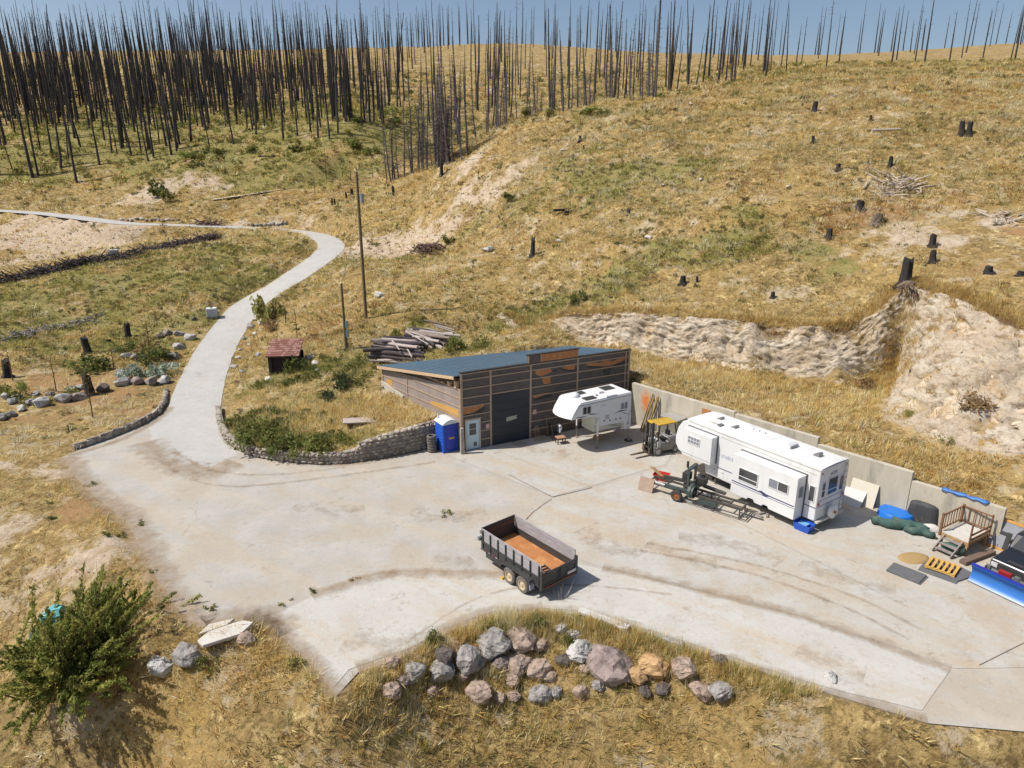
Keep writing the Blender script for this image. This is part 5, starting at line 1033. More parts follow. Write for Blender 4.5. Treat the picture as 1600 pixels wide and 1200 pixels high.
o = tp.build('blue_tarp', mat('blue_tarp', (.06, .18, .46), (.04, .13, .38), rough=.5), None, smooth=True); o.location = (*onwall(20.2, 0), .02); o.rotation_euler = (0, 0, wa); sm_ = o.modifiers.new('thick', 'SOLIDIFY'); sm_.thickness = .02; tag(o, 'crumpled blue tarp strip lying along the top of the wall', 'tarp')
tw = [(13.6, 33.4, 20), (13.85, 33.2, 70), (13.4, 33.15, 120)]
for k, (x, y, rz) in enumerate(tw):
    o = MB().box(-.22, .22, -.06, .06, 0, .1).build('timber_offcut', M_WOODG, None, bevel=.01, loc=(x, y, .016)); o.rotation_euler = (0, 0, R(rz)); tag(o, ['left', 'right', 'nearest'][k] + ' of three grey wood scraps beside the trailer wheels', 'timber', 'wood scraps by the trailer')
# ------------------------------------------------------------ pickup with blue snow blade
pk = thing('pickup_truck', 'black pickup truck cut off by the right edge of the picture', 'pickup', (22.35, 26.55, .016), R(30))
M_PKB = mat('black_car_paint', (.012, .013, .016), (.016, .016, .02), rough=.22, spec=.6, coat=.4)
hoodp = [(.0, .52), (.0, .86), (.08, 1.02), (1.45, 1.16), (2.05, 1.72), (3.35, 1.76), (3.5, 1.18), (5.3, 1.16), (5.3, .55), (4.75, .55), (4.6, .85), (4.1, .85), (3.95, .52), (1.45, .52), (1.3, .88), (.75, .88), (.6, .52)]
MB().prism(hoodp, -.95, .95, 'y').build('body', M_PKB, pk, bevel=.06)
ws = MB().hexa([(1.50, -.80, 1.19), (1.50, .80, 1.19), (1.48, .80, 1.21), (1.48, -.80, 1.21), (2.06, -.68, 1.69), (2.06, .68, 1.69), (2.04, .68, 1.71), (2.04, -.68, 1.71)]).build('windscreen', M_GLASS, pk)
for y in (-.96, .96): MB().prism([(1.85, 1.24), (2.2, 1.62), (3.2, 1.64), (3.3, 1.24)], y - .005, y + .005, 'y').build('side_window', M_GLASS, pk)
MB().box(3.6, 5.2, -.85, .85, 1.165, 1.175).build('bed_liner', M_DARK, pk)
gr = MB().box(-.03, .02, -.6, .6, .66, .92).build('grille', M_DARK, pk); 
for y in (-.75, .75): MB().box(-.035, .02, y - .13, y + .13, .70, .90).build('headlight', mat('headlight', (.6, .6, .6), rough=.15), pk)
MB().box(-.16, .0, -.95, .95, .42, .60).build('bumper', M_STEEL, pk, bevel=.03); MB().box(-.17, -.16, -.25, .25, .46, .58).build('number_plate', mat('white_plate', (.6, .6, .6)), pk); MB().box(.2, .5, -.4, .4, 1.05, 1.06).build('hood_scoop', M_DARK, pk)
for y in (-.86, .86):
    for x in (1.02, 4.35): wheel(pk, (x, y, .38), .38, .26, M_STEEL)
    MB().box(1.75, 1.95, y * 1.12 - .08, y * 1.12 + .08, 1.2, 1.38).build('mirror', M_PKB, pk)
sb = thing('snow_blade', 'bright blue snow plough blade standing in front of the black pickup', 'plough blade', (21.70, 26.25, .016), R(30))
arc = [(-.30 + .28 * (1 - math.cos(t)) , .10 + .78 * t / 1.35) for t in np.linspace(0, 1.35, 9)]
poly = [(-x_, z_) for x_, z_ in [(a, b) for a, b in arc]]
pts_o = [(-.25 + .22 * ((z - .45) / .42) ** 2 - .2, z) for z in np.linspace(.05, .88, 9)]; pts_i = [(x + .05, z) for x, z in reversed(pts_o)]
blm = mat('blue_plough_paint', (.025, .15, .47), (.03, .13, .40), rough=.3, spec=.5); bl_ = MB().prism([(-x_ - .55, z_) for x_, z_ in pts_o + pts_i], -1.15, 1.15, 'y').build('blade', blm, sb, smooth='auto')
MB().box(-.36, -.20, -1.15, 1.15, .88, .93).build('top_lip', mat('navy_paint', (.02, .03, .30), rough=.4), sb); MB().box(-.36, -.30, -1.15, 1.15, .0, .06).build('cutting_edge', M_STEEL, sb)
for y in (-.4, .4): MB().bar((-.1, y, .45), (.55, y * .8, .45), .08, .1).build('push_arm', M_DARK, sb)
lf = MB().box(.1, .3, -.25, .25, .3, .95).build('lift_frame', M_RED, sb, bevel=.02); MB().tube([(-.05, .75, .4), (-.05, .75, 1.0)], .05, 8).build('guide_post', M_FRAME, sb)
for y in (.55, -.6): MB().box(.02, .2, y, y + .2, .78, .98).build('plough_light', M_STEEL, sb)
# ------------------------------------------------------------ face of the cut bank, with ledges, cracks and a dark topsoil lip
def bank_face():
    C = catmull(BANK, 40); seg = np.linalg.norm(np.diff(C[:, :2], axis=0), axis=1); Lc = np.concatenate([[0], np.cumsum(seg)])
    Tn = 95.0; ns = int(Tn / .16); S_ = np.linspace(0.4, min(Tn, Lc[-1] - 1), ns); nv_ = 84
    cx = np.interp(S_, Lc, C[:, 0]); cy = np.interp(S_, Lc, C[:, 1]); cw = np.interp(S_, Lc, C[:, 2])
    tx = np.gradient(cx); ty = np.gradient(cy); ln = np.hypot(tx, ty); tx /= ln; ty /= ln
    for _ in range(25):
        tx = np.convolve(np.pad(tx, 4, 'edge'), np.ones(9) / 9, 'valid'); ty = np.convolve(np.pad(ty, 4, 'edge'), np.ones(9) / 9, 'valid')
    ln = np.hypot(tx, ty); tx /= ln; ty /= ln; nx, ny = ty, -tx                      # downhill side
    v = np.linspace(-.12, 1.12, nv_); X = cx[:, None] + nx[:, None] * (cw[:, None] * v[None]); Y = cy[:, None] + ny[:, None] * (cw[:, None] * v[None])
    off = -(fbm(X.ravel() * .45, Y.ravel() * .45, 5, 2) - .5) * 0
    Zt = H(X.ravel(), Y.ravel()).reshape(X.shape); hh = Zt[:, :1] - Zt[:, -1:]
    vv = np.repeat(v[None], ns, 0); env = np.clip(np.sin(np.clip((vv + .1) / 1.15, 0, 1) * math.pi), 0, 1) ** .45
    P = np.stack([X.ravel(), Y.ravel(), Zt.ravel()], 1); D = np.empty(len(P)); K = np.empty(len(P))
    for i, p in enumerate(P):
        q = Vector((p[0] * .8, p[1] * .8, p[2] * 1.7)); q += mnoise.noise_vector(q * .6) * .8
        a = mnoise.ridged_multi_fractal(q * .55, 1.0, 2.1, 4, 1.0, 2.0); b_ = mnoise.fractal(Vector((p[0] * 3.1, p[1] * 3.1, p[2] * 4.5)), 1, 2, 3)
        vd = mnoise.voronoi(Vector((p[0] * .9, p[1] * .9, p[2] * 1.5)))[0]; vd2 = mnoise.voronoi(Vector((p[0] * 2.4 + b_, p[1] * 2.4, p[2] * 2.8)))[0]; g_ = mnoise.fractal(Vector((p[0] * 1.1, p[1] * 1.1, p[2] * .35 + 7)), 1, 2, 4); D[i] = (a - 1.1) * .17 + b_ * .20 + (vd[1] - vd[0]) * .16 + (vd2[1] - vd2[0]) * .10 - max(0, g_) * .5 + .06; K[i] = vd[1] - vd[0]
    D = D.reshape(X.shape); amp = np.clip(hh / 2.2, .0, 1.25) * env * np.clip(cw[:, None] / 3.2, .75, 1.1)
    sink = (1 - np.clip(hh / .9, 0, 1)) * .5 + (1 - env) * .35
    X2 = X + nx[:, None] * (D * amp + .10 * env); Y2 = Y + ny[:, None] * (D * amp + .10 * env); Z2 = Zt + .20 * env + D * amp * .45 - sink
    me = bpy.data.meshes.new('cut_bank'); me.vertices.add(ns * nv_); me.vertices.foreach_set('co', np.stack([X2, Y2, Z2], 2).ravel())
    i, j = np.meshgrid(np.arange(ns - 1), np.arange(nv_ - 1), indexing='ij'); q = (i * nv_ + j).ravel(); qd = np.stack([q, q + 1, q + nv_ + 1, q + nv_], 1)
    me.loops.add(qd.size); me.loops.foreach_set('vertex_index', qd.ravel()); me.polygons.add(len(qd)); me.polygons.foreach_set('loop_start', np.arange(0, qd.size, 4)); me.polygons.foreach_set('loop_total', np.full(len(qd), 4)); me.update(calc_edges=True)
    lip = np.clip(1 - (vv - .02) / (.16 / np.clip(cw[:, None] / 2, 1, 3)), 0, 1); low = sstep(.72, 1.05, vv)
    wild = np.exp(-((S_[:, None] - 35) / 5) ** 2) * sstep(.35, .8, vv) * .42                      # grassy tongue below the root plate
    A = np.stack([lip, np.clip(low + wild * 1.1, 0, 1), np.clip(K.reshape(X.shape), 0, 1), np.ones_like(lip)], 2); at2 = me.color_attributes.new('soil', 'FLOAT_COLOR', 'POINT'); at2.data.foreach_set('color', A.ravel())
    m = bpy.data.materials.new('pale_clay_bank'); m.use_nodes = True; nt = m.node_tree; N = nt.nodes; L = nt.links; b = N['Principled BSDF']; b.inputs['Roughness'].default_value = .95; b.inputs['Specular IOR Level'].default_value = .1
    geo = N.new('ShaderNodeNewGeometry'); av = N.new('ShaderNodeVertexColor'); av.layer_name = 'soil'; sp = N.new('ShaderNodeSeparateColor'); L.new(av.outputs[0], sp.inputs[0])
    def noise(sc, d=7, st=(1, 1, 1)):
        mp = N.new('ShaderNodeMapping'); mp.inputs['Scale'].default_value = st; L.new(geo.outputs['Position'], mp.inputs[0]); n = N.new('ShaderNodeTexNoise'); n.inputs['Scale'].default_value = sc; n.inputs['Detail'].default_value = d; n.inputs['Roughness'].default_value = .7; L.new(mp.outputs[0], n.inputs['Vector']); return n.outputs['Fac']
    def rg(s, a, c):
        r = N.new('ShaderNodeMapRange'); r.inputs[1].default_value = a; r.inputs[2].default_value = c; L.new(s, r.inputs[0]); return r.outputs[0]
    def mix(f, a, c):
        x = N.new('ShaderNodeMix'); x.data_type = 'RGBA'; L.new(f, x.inputs[0])
        for k, cc in ((6, a), (7, c)):
            if isinstance(cc, tuple): x.inputs[k].default_value = (*cc, 1)
            else: L.new(cc, x.inputs[k])
        return x.outputs[2]
    def add(a, c):
        x = N.new('ShaderNodeMath'); x.operation = 'ADD'; L.new(a, x.inputs[0]); L.new(c, x.inputs[1]); return x.outputs[0]
    c = mix(rg(noise(.9), .36, .62), (.54, .455, .355), (.45, .36, .26)); c = mix(rg(noise(.35, 6, (1, 1, 2.2)), .48, .62), c, (.58, .51, .415)); c = mix(rg(noise(1.1, 8, (1, 1, 3)), .54, .66), c, (.29, .21, .135)); c = mix(rg(noise(5.5, 6), .60, .72), c, (.20, .15, .10)); c = mix(rg(noise(.5, 9, (1, 1, .6)), .585, .65), c, (.40, .29, .155))
    c = mix(rg(add(sp.outputs[0], noise(1.6)), .92, 1.2), c, (.155, .10, .06)); c = mix(rg(add(sp.outputs[1], noise(.9, 8)), .98, 1.16), c, (.42, .31, .155))
    L.new(c, b.inputs['Base Color']); bp = N.new('ShaderNodeBump'); bp.inputs['Strength'].default_value = 1.0; bp.inputs['Distance'].default_value = .25; L.new(noise(3.2, 9), bp.inputs['Height']); L.new(bp.outputs[0], b.inputs['Normal'])
    me.materials.append(m); o = link(bpy.data.objects.new('cut_bank', me)); return tag(o, kind='structure')
bank_face()
# ------------------------------------------------------------ vertex-coloured leaf and blade material
def veg_mat(name, rough=.8, trans=.42):
    m = bpy.data.materials.new(name); m.use_nodes = True; nt = m.node_tree; N = nt.nodes; L = nt.links; b = N['Principled BSDF']; b.inputs['Roughness'].default_value = rough; b.inputs['Specular IOR Level'].default_value = .15
    av = N.new('ShaderNodeVertexColor'); av.layer_name = 'tint'; L.new(av.outputs[0], b.inputs['Base Color']); t = N.new('ShaderNodeBsdfTranslucent'); L.new(av.outputs[0], t.inputs[0]); mx = N.new('ShaderNodeMixShader'); mx.inputs[0].default_value = trans
    L.new(b.outputs[0], mx.inputs[1]); L.new(t.outputs[0], mx.inputs[2]); L.new(mx.outputs[0], N['Material Output'].inputs[0]); return m
M_VEG = veg_mat('grass_and_leaves')
def tri_mesh(name, V, colr, mat_=None):
    """V: (n,3,3) triangles, colr: (n,3)"""
    n = len(V); me = bpy.data.meshes.new(name); me.vertices.add(n * 3); me.vertices.foreach_set('co', V.reshape(-1)); me.loops.add(n * 3); me.loops.foreach_set('vertex_index', np.arange(n * 3)); me.polygons.add(n)
    me.polygons.foreach_set('loop_start', np.arange(0, n * 3, 3)); me.polygons.foreach_set('loop_total', np.full(n, 3)); me.update(calc_edges=True)
    a = me.color_attributes.new('tint', 'FLOAT_COLOR', 'POINT'); c = np.ones((n, 3, 4)); c[:, :, :3] = colr[:, None]; a.data.foreach_set('color', c.ravel()); me.materials.append(mat_ or M_VEG); return me
def blades(P, h, spread, col, nb, wdt):
    """P (n,3) base points; h, spread (n,) metres; col (n,3)"""
    n = len(P); a = rng.uniform(0, 2 * math.pi, (n, nb)); r0 = np.sqrt(rng.uniform(0, 1, (n, nb))) * spread[:, None] * .5; ln = rng.uniform(.15, 1.0, (n, nb)) * spread[:, None] * .8; hb = h[:, None] * rng.uniform(.55, 1.15, (n, nb))
    bx = P[:, None, 0] + np.cos(a) * r0; by = P[:, None, 1] + np.sin(a) * r0; bz = np.repeat(P[:, None, 2], nb, 1) - .04; w_ = wdt[:, None] * rng.uniform(.6, 1.3, (n, nb)); pa = a + math.pi / 2 + rng.uniform(-.8, .8, (n, nb))
    V = np.empty((n, nb, 3, 3)); V[:, :, 0] = np.stack([bx - np.cos(pa) * w_, by - np.sin(pa) * w_, bz], 2); V[:, :, 1] = np.stack([bx + np.cos(pa) * w_, by + np.sin(pa) * w_, bz], 2); V[:, :, 2] = np.stack([bx + np.cos(a) * ln, by + np.sin(a) * ln, bz + hb], 2)
    C = col[:, None] * rng.uniform(.75, 1.25, (n, nb, 1)); return V.reshape(-1, 3, 3), np.clip(C.reshape(-1, 3), 0, .8)
def leaves(n, rad, leaf, seed, col, shape=.35, flat=.15, up=.0):
    """leaf triangles pairs through an uneven crown; returns triangles and colours around the origin at ground level"""
    r = np.random.default_rng(seed); k = max(4, int(n / 45)); cc = r.normal(0, 1, (k, 3)); cc /= np.linalg.norm(cc, axis=1)[:, None]; cc *= (r.uniform(.25, 1, (k, 1)) ** .5); cc[:, 2] = np.abs(cc[:, 2]) * .95
    idx = r.integers(0, k, n); p = cc[idx] + r.normal(0, shape * .55, (n, 3)); p[:, 2] = np.maximum(p[:, 2], .02); P = p * np.array(rad)
    d1 = r.normal(0, 1, (n, 3)); d1[:, 2] += up; d1 /= np.linalg.norm(d1, axis=1)[:, None]; d2 = np.cross(d1, r.normal(0, 1, (n, 3))); d2 /= np.linalg.norm(d2, axis=1)[:, None]; s_ = leaf * r.uniform(.6, 1.4, (n, 1))
    A = P - d1 * s_; B = P + d2 * s_ * .5; C_ = P + d1 * s_; D_ = P - d2 * s_ * .5; V = np.concatenate([np.stack([A, B, C_], 1), np.stack([A, C_, D_], 1)]); tone = r.uniform(.6, 1.35, k)[idx] * r.uniform(.75, 1.25, n)
    C = np.array(col)[None] * tone[:, None]; return V, np.clip(np.concatenate([C, C]), 0, .8)
# ------------------------------------------------------------ dry grass over the slopes
STRAW = np.array([[.72, .54, .22], [.80, .65, .34], [.66, .46, .15], [.48, .32, .12], [.80, .70, .44]]); GREENS = np.array([[.27, .28, .075], [.38, .355, .10], [.17, .195, .055], [.50, .43, .14]])
def scatter(x0, x1, y0, y1, n):
    x = rng.uniform(x0, x1, n); y = rng.uniform(y0, y1, n); vis = np.abs(x) < (y * .82 + 6); x, y = x[vis], y[vis]
    ins = inside(x, y, YARD); dY, _, _ = polydist(x, y, YARD, True); rd, _, _ = polydist(x, y, ROAD[:, :2]); sh = inside(x, y, SHED_POLY); ds, _, _ = polydist(x, y, np.array(SHED_POLY), True)
    ok = ~(ins | (dY < .12)) & (rd > RHW + .15 + .5 * rng.random(len(x))) & ~sh & (ds > .15); x, y = x[ok], y[ok]; return x, y
TV, TC = [], []
def grass_zone(x0, x1, y0, y1, n, hr, sr, nb, wd2, bare=.55):
    x, y = scatter(x0, x1, y0, y1, n); so2, gr2, ro2, ru2 = lookup(MS, x, y), lookup(MG, x, y), lookup(MK, x, y), lookup(MR, x, y)
    cl = fbm(x * .28, y * .28, 61); clu = sstep(.40, .60, fbm(x * .9, y * .9, 161, 3)); keep = (rng.random(len(x)) < .25 + .9 * clu) & (rng.random(len(x)) > so2 * 1.2) & (rng.random(len(x)) > ro2 * .93) & (rng.random(len(x)) < sstep(.25, .55, cl + .12 * rng.random(len(x))) + .12); x, y, gr2, ru2, cl = x[keep], y[keep], gr2[keep], ru2[keep], cl[keep]
    # short turf in the mown garden at left
    lawn = sstep(2, 0, np.hypot((x + 31) / 13, (y - 50) / 9) * 2) ; lawn = ((np.hypot((x + 34) / 15, (y - 50) / 9.5) < 1) & (x < -22)).astype(float); lawn2 = ((x < -12) & (y < 42) & (x > -40)).astype(float) * .7; short = np.maximum(lawn, lawn2)
    h = rng.uniform(*hr, len(x)) * (.7 + .8 * cl) * (1 - .72 * short); s_ = rng.uniform(*sr, len(x)) * (1 - .35 * short)
    g = rng.random(len(x)) < np.clip(gr2 * 1.55 - .12, 0, .9); base = STRAW[rng.integers(0, len(STRAW), len(x))]; pt_ = fbm(x * .12, y * .12, 171); base = np.where((rng.random(len(x)) < ru2 * .8 + .30 * sstep(.52, .66, pt_))[:, None], np.array([.44, .25, .09]), base); base = np.where((rng.random(len(x)) < .45 * sstep(.52, .36, pt_))[:, None], np.array([.36, .31, .12]), base); base = np.where(g[:, None], GREENS[rng.integers(0, len(GREENS), len(x))], base)
    base = base * (.80 + .4 * fbm(x * .15, y * .15, 63))[:, None] * rng.uniform(.55, 1.3, len(x))[:, None]; z = hgta(x, y); V, C = blades(np.stack([x, y, z], 1), h, s_, base, nb, np.full(len(x), wd2)); TV.append(V); TC.append(C)
grass_zone(-42, 34, 17, 64, 44000, (.14, .38), (.35, .7), 9, .022)
grass_zone(-95, 80, 60, 100, 78000, (.18, .45), (.5, 1.0), 8, .035)
grass_zone(-120, 100, 96, 150, 62000, (.22, .55), (.7, 1.4), 7, .06)
grass_zone(-170, 140, 146, 235, 26000, (.35, .8), (1.2, 2.6), 6, .13)
# tall straw on the island, the strip behind the wall and the front bed
def patch_grass(cu, cv, rx, ry, n, hr, pal, nb=10, wd2=.018, sp=(.25, .5), avoid=True):
    c = pix(cu, cv); x = c[0] + rng.normal(0, rx * .5, n); y = c[1] + rng.normal(0, ry * .5, n)
    if avoid:
        ins = inside(x, y, YARD) | inside(x, y, SHED_POLY); dY = polydist(x, y, YARD, True)[0]; rd = polydist(x, y, ROAD[:, :2])[0]; ok = ~ins & (dY > .1) & (rd > RHW + .2); x, y = x[ok], y[ok]
    pal = np.array(pal); V, C = blades(np.stack([x, y, hgta(x, y)], 1), rng.uniform(*hr, len(x)), rng.uniform(*sp, len(x)), pal[rng.integers(0, len(pal), len(x))], nb, np.full(len(x), wd2)); TV.append(V); TC.append(C)
for q_ in [(480,650,5,2.5,420),(560,640,4,2.5,380),(620,650,3,2,260),(430,640,3,2,160),(1110,590,7,1.6,420),(1200,600,6,2,420),(1320,640,6,2.5,420),(1420,720,4,2,260),(1050,575,4,1.2,260),(960,560,4,1,200),(1450,790,3,1,120),(1370,580,3,2.5,260),(1430,520,3,2,300),(1440,545,2.5,2,300),(1400,590,3,2.5,300),(1450,620,3,2.5,250),(1380,540,2,1.5,160)]: patch_grass(*q_[:4], q_[4], (.25, .6), STRAW, sp=(.4, .8))
for q_ in [(520,690,3,1,160),(390,680,3,1.2,260),(450,690,4,1,260),(420,600,3,2,200),(500,575,3,2.5,260),(560,580,2,2.5,160),(450,560,3,2,200),(830,500,4,1.5,220),(740,545,3,1.2,160)]: patch_grass(*q_[:4], q_[4], (.2, .5), GREENS, sp=(.4, .8))
for q_ in [(640,1015,1.6,.5,90),(720,990,2.0,.5,160),(790,975,2.4,.45,190),(860,970,2.4,.5,200),(940,985,2.2,.6,240),(1000,1000,1.5,.6,200),(1060,1020,1.6,.6,180),(1150,1050,1.5,.6,150),(1240,1075,1.5,.5,110),(880,1040,3,1.2,160),(700,1050,3,1,120),(600,1060,2,.8,90),(1050,1100,3,1.5,160),(800,1120,4,2,220),(600,1130,3,2,160)]: patch_grass(*q_[:4], int(q_[4] * 1.3), (.25, .6), np.concatenate([STRAW, STRAW, GREENS[:2]]), 11, .012, (.2, .4))
for q_ in [(1000,975,.5,.25,60),(810,990,1.5,.4,50)]: patch_grass(*q_[:4], q_[4], (.8, 1.25), STRAW[[1, 4]], 12, .008, (.3, .6))
for q_ in [(400,1020,2.2,1.5,200),(300,1000,1.5,1,90),(260,930,1.2,2,140),(220,870,1.5,2,140),(320,1070,3,2,200),(180,820,2,1.5,100),(120,760,2,1.5,100)]: patch_grass(*q_[:4], q_[4], (.15, .4), np.concatenate([STRAW, STRAW[2:4]]), 10, .012)
def burst(n, x0, x1, y0, y1, hr, sr, wd2, nb=13):
    x, y = scatter(x0, x1, y0, y1, n); cl = sstep(.46, .66, fbm(x * .16, y * .16, 211)); k = (rng.random(len(x)) < cl * .9 + .06) & (lookup(MK, x, y) < .3); x, y = x[k], y[k]; pal = np.array([[.80, .70, .46], [.80, .66, .36], [.78, .72, .54]]); V, C = blades(np.stack([x, y, hgta(x, y)], 1), rng.uniform(*hr, len(x)), rng.uniform(*sr, len(x)), pal[rng.integers(0, 3, len(x))] * rng.uniform(.8, 1.05, len(x))[:, None], nb, np.full(len(x), wd2)); TV.append(V); TC.append(C)
CB = catmull(BANK, 30)[:, :2]; nb_ = 2600; ii_ = rng.integers(10, min(len(CB) - 2, 420), nb_); tt_ = np.stack([CB[ii_ + 1, 0] - CB[ii_, 0], CB[ii_ + 1, 1] - CB[ii_, 1]], 1); tt_ /= np.linalg.norm(tt_, axis=1)[:, None]; of_ = np.where(rng.random(nb_) < .55, rng.normal(.1, .35, nb_), rng.uniform(-4, 0, nb_)); xb = CB[ii_, 0] - tt_[:, 1] * of_; yb = CB[ii_, 1] + tt_[:, 0] * of_
keepb = (rng.random(nb_) < np.where(of_ > -.5, 1, .35 * sstep(.45, .6, fbm(xb * .5, yb * .5, 301)) + .10)) & ~inside(xb, yb, SHED_POLY); xb, yb = xb[keepb], yb[keepb]; V, C = blades(np.stack([xb, yb, hgta(xb, yb) + .12], 1), rng.uniform(.25, .55, len(xb)), rng.uniform(.3, .7, len(xb)), STRAW[rng.integers(0, 4, len(xb))] * .85, 9, np.full(len(xb), .022)); TV.append(V); TC.append(C)
for q_ in [(1395,505,1.5,1.2,90),(1400,530,2,1.5,130),(1425,560,2,1.5,130)]: patch_grass(*q_[:4], q_[4], (.4, .7), STRAW, sp=(.4, .8))
burst(5200, 0, 80, 58, 110, (.35, .75), (.7, 1.3), .035); burst(2600, -90, 20, 64, 125, (.3, .65), (.7, 1.3), .04); burst(1500, -40, 30, 40, 64, (.3, .7), (.5, .9), .022)
gme = tri_mesh('dry_grass', np.concatenate(TV), np.concatenate(TC)); tag(link(bpy.data.objects.new('dry_grass', gme)), 'dry straw-coloured grass and green weeds covering the slopes', 'grass', kind='stuff')
# low scrub: uncounted small leafy clumps
SV, SC = [], []; protos = [leaves(60, (.5, .5, .38), .085, 200 + k, (1, 1, 1)) for k in range(5)]
def scrub(x, y, size, col):
    z = hgta(x, y)
    for i in range(len(x)):
        V, C = protos[i % 5]; a = rng.uniform(0, 6.28); ca_, sa_ = math.cos(a), math.sin(a); Q = V * size[i]; Q = np.stack([Q[..., 0] * ca_ - Q[..., 1] * sa_, Q[..., 0] * sa_ + Q[..., 1] * ca_, Q[..., 2]], -1) + np.array([x[i], y[i], z[i] - .05]); SV.append(Q); SC.append(np.clip(C * col[i], 0, .8))
def scrub_zone(x0, x1, y0, y1, n, sz, pal=None):
    x, y = scatter(x0, x1, y0, y1, n); g = lookup(MG, x, y); k = rng.random(len(x)) < (g * 1.3 + .12) * (1 - lookup(MK, x, y) * .9); x, y = x[k], y[k]; pal = np.array(pal) if pal else np.array([[.19, .185, .07], [.24, .22, .09], [.15, .155, .055], [.27, .20, .10], [.30, .215, .115]]); scrub(x, y, rng.uniform(*sz, len(x)), pal[rng.integers(0, 5, len(x))])
scrub_zone(-40, 34, 44, 66, 1500, (.3, .8)); scrub_zone(-90, 80, 60, 105, 11000, (.3, .95)); scrub_zone(-120, 100, 100, 150, 4600, (.6, 1.5)); scrub_zone(-160, 130, 148, 230, 4600, (1.0, 2.8), [[.34, .32, .085], [.25, .26, .07], [.42, .37, .11], [.21, .22, .06], [.38, .30, .10]])
for cu, cv, rx, ry, n_ in [(400,680,3.2,1.6,60),(450,692,3,.9,40),(375,660,2,1.4,30),(430,655,3.5,1.6,36),(500,690,2,.8,18),(560,580,1.6,2.0,24),(500,570,2.5,2.0,26),(455,595,2.5,1.2,24)]:
    c = pix(cu, cv); x = c[0] + rng.normal(0, rx * .5, n_); y = c[1] + rng.normal(0, ry * .5, n_); ok = ~inside(x, y, YARD) & (polydist(x, y, YARD, True)[0] > .5) & (polydist(x, y, ROAD[:, :2])[0] > RHW + .6); x, y = x[ok], y[ok]; pal = np.array([[.15, .17, .05], [.21, .22, .065], [.27, .26, .085]]); scrub(x, y, rng.uniform(.7, 1.35, len(x)), pal[rng.integers(0, 3, len(x))])
sme = tri_mesh('low_scrub', np.concatenate(SV), np.concatenate(SC)); tag(link(bpy.data.objects.new('low_scrub', sme)), 'low brown and green scrub clumps dotted over the hillside', 'scrub', kind='stuff')
# loose stones on bare soil
def merged_rocks(name, pts, sizes, mats_, label):
    mb = MB(); base = []
    for k in range(6):
        m_ = hull_mesh('tmp', 10, 300 + k, (1, .8, .6)); base.append(([tuple(v.co) for v in m_.vertices], [tuple(p.vertices) for p in m_.polygons])); bpy.data.meshes.remove(m_)
    for i, p in enumerate(pts):
        vs, fs = base[i % 6]; a = rng.uniform(0, 6.28); c, s_ = math.cos(a), math.sin(a); z = sizes[i]; mb.add([(p[0] + (v[0]*c - v[1]*s_)*z, p[1] + (v[0]*s_ + v[1]*c)*z, p[2] + v[2]*z) for v in vs], fs)
    return tag(mb.build(name, mats_, None), label, 'stones', kind='stuff')
x, y = scatter(-90, 80, 22, 135, 30000); k = rng.random(len(x)) < (lookup(MS, x, y) * .35 + lookup(MK, x, y) * .3 + .012) ; x, y = x[k], y[k]
merged_rocks('loose_stones', np.stack([x, y, hgta(x, y)], 1), rng.uniform(.05, .2, len(x)) * np.clip(y / 60, .6, 1.8), mat('loose_stone', (.46, .41, .35), (.32, .28, .23), rough=.9, scale=2, seed=False), 'scattered pale stones on the bare soil')
# ------------------------------------------------------------ burnt forest
M_CHAR = mat('charred_bark', (.016, .014, .014), (.035, .030, .028), rough=.9, scale=6)
M_BARK = mat('burnt_tree_bark', (.030, .026, .025), (.075, .065, .062), rough=.9, scale=2, stretch=(1, 1, .3))
M_GREYB = mat('grey_dead_bark', (.155, .135, .135), (.09, .078, .078), rough=.9, scale=6)
def burnt_tree(seed, h, r0, nbr, blen, m, grey=False):
    r = random.Random(seed); t = MB(); pts = []; rad = []; bx = by = 0
    for k in range(7):
        s_ = k / 6; pts.append((bx, by, s_ * h - .4)); rad.append(r0 * (1 - .80 * s_)); bx += r.uniform(-.12, .12); by += r.uniform(-.12, .12)
    t.tube(pts, rad, 6)
    for _ in range(nbr):
        s_ = r.uniform(.22 if not grey else .15, .98); i = min(int(s_ * 6), 5); f = s_ * 6 - i; p = Vector(pts[i]).lerp(Vector(pts[i+1]), f); a = r.uniform(0, 6.28); l = blen * (1.15 - s_) * r.uniform(.4, 1.2); d = Vector((math.cos(a), math.sin(a), r.uniform(-.25, .35))) * l
        t.tube([p, p + d * .6 + Vector((0, 0, -.05 * l)), p + d], [.035 if not grey else .03, .022, .008], 3, False)
    return t
protoB = []; 
for k in range(7):
    o = burnt_tree(900 + k, 15 + 1.1 * k, .20 + .022 * k, 26 + 4 * k, 1.3, M_CHAR).build('burnt_tree', M_BARK, None); protoB.append(o)
protoG = []
for k in range(4):
    o = burnt_tree(950 + k, 11.5 + 1.4 * k, .17 + .02 * k, 130, 1.9, M_GREYB, True).build('grey_dead_tree', M_GREYB, None); protoG.append(o)
usedB, usedG = set(), set()
def put_tree(x, y, grey, s_=1.0):
    P, U_ = (protoG, usedG) if grey else (protoB, usedB); k = random.randrange(len(P))
    if k not in U_: o = P[k]; U_.add(k)
    else: o = dup(P[k])
    o.location = (x, y, hgt(x, y) - .1); o.rotation_euler = (random.gauss(0, .045), random.gauss(0, .045), random.uniform(0, 6.28)); s_ *= random.uniform(.75, 1.15); o.scale = (s_, s_, s_ * random.uniform(.8, 1.15))
    if grey: tag(o, 'grey dead tree with fine bare twigs on the slope behind the hill shoulder', 'tree', 'grey dead trees')
    else: tag(o, 'charred bare tree trunk standing in the burnt forest on the far slope', 'tree', 'burnt forest trees')
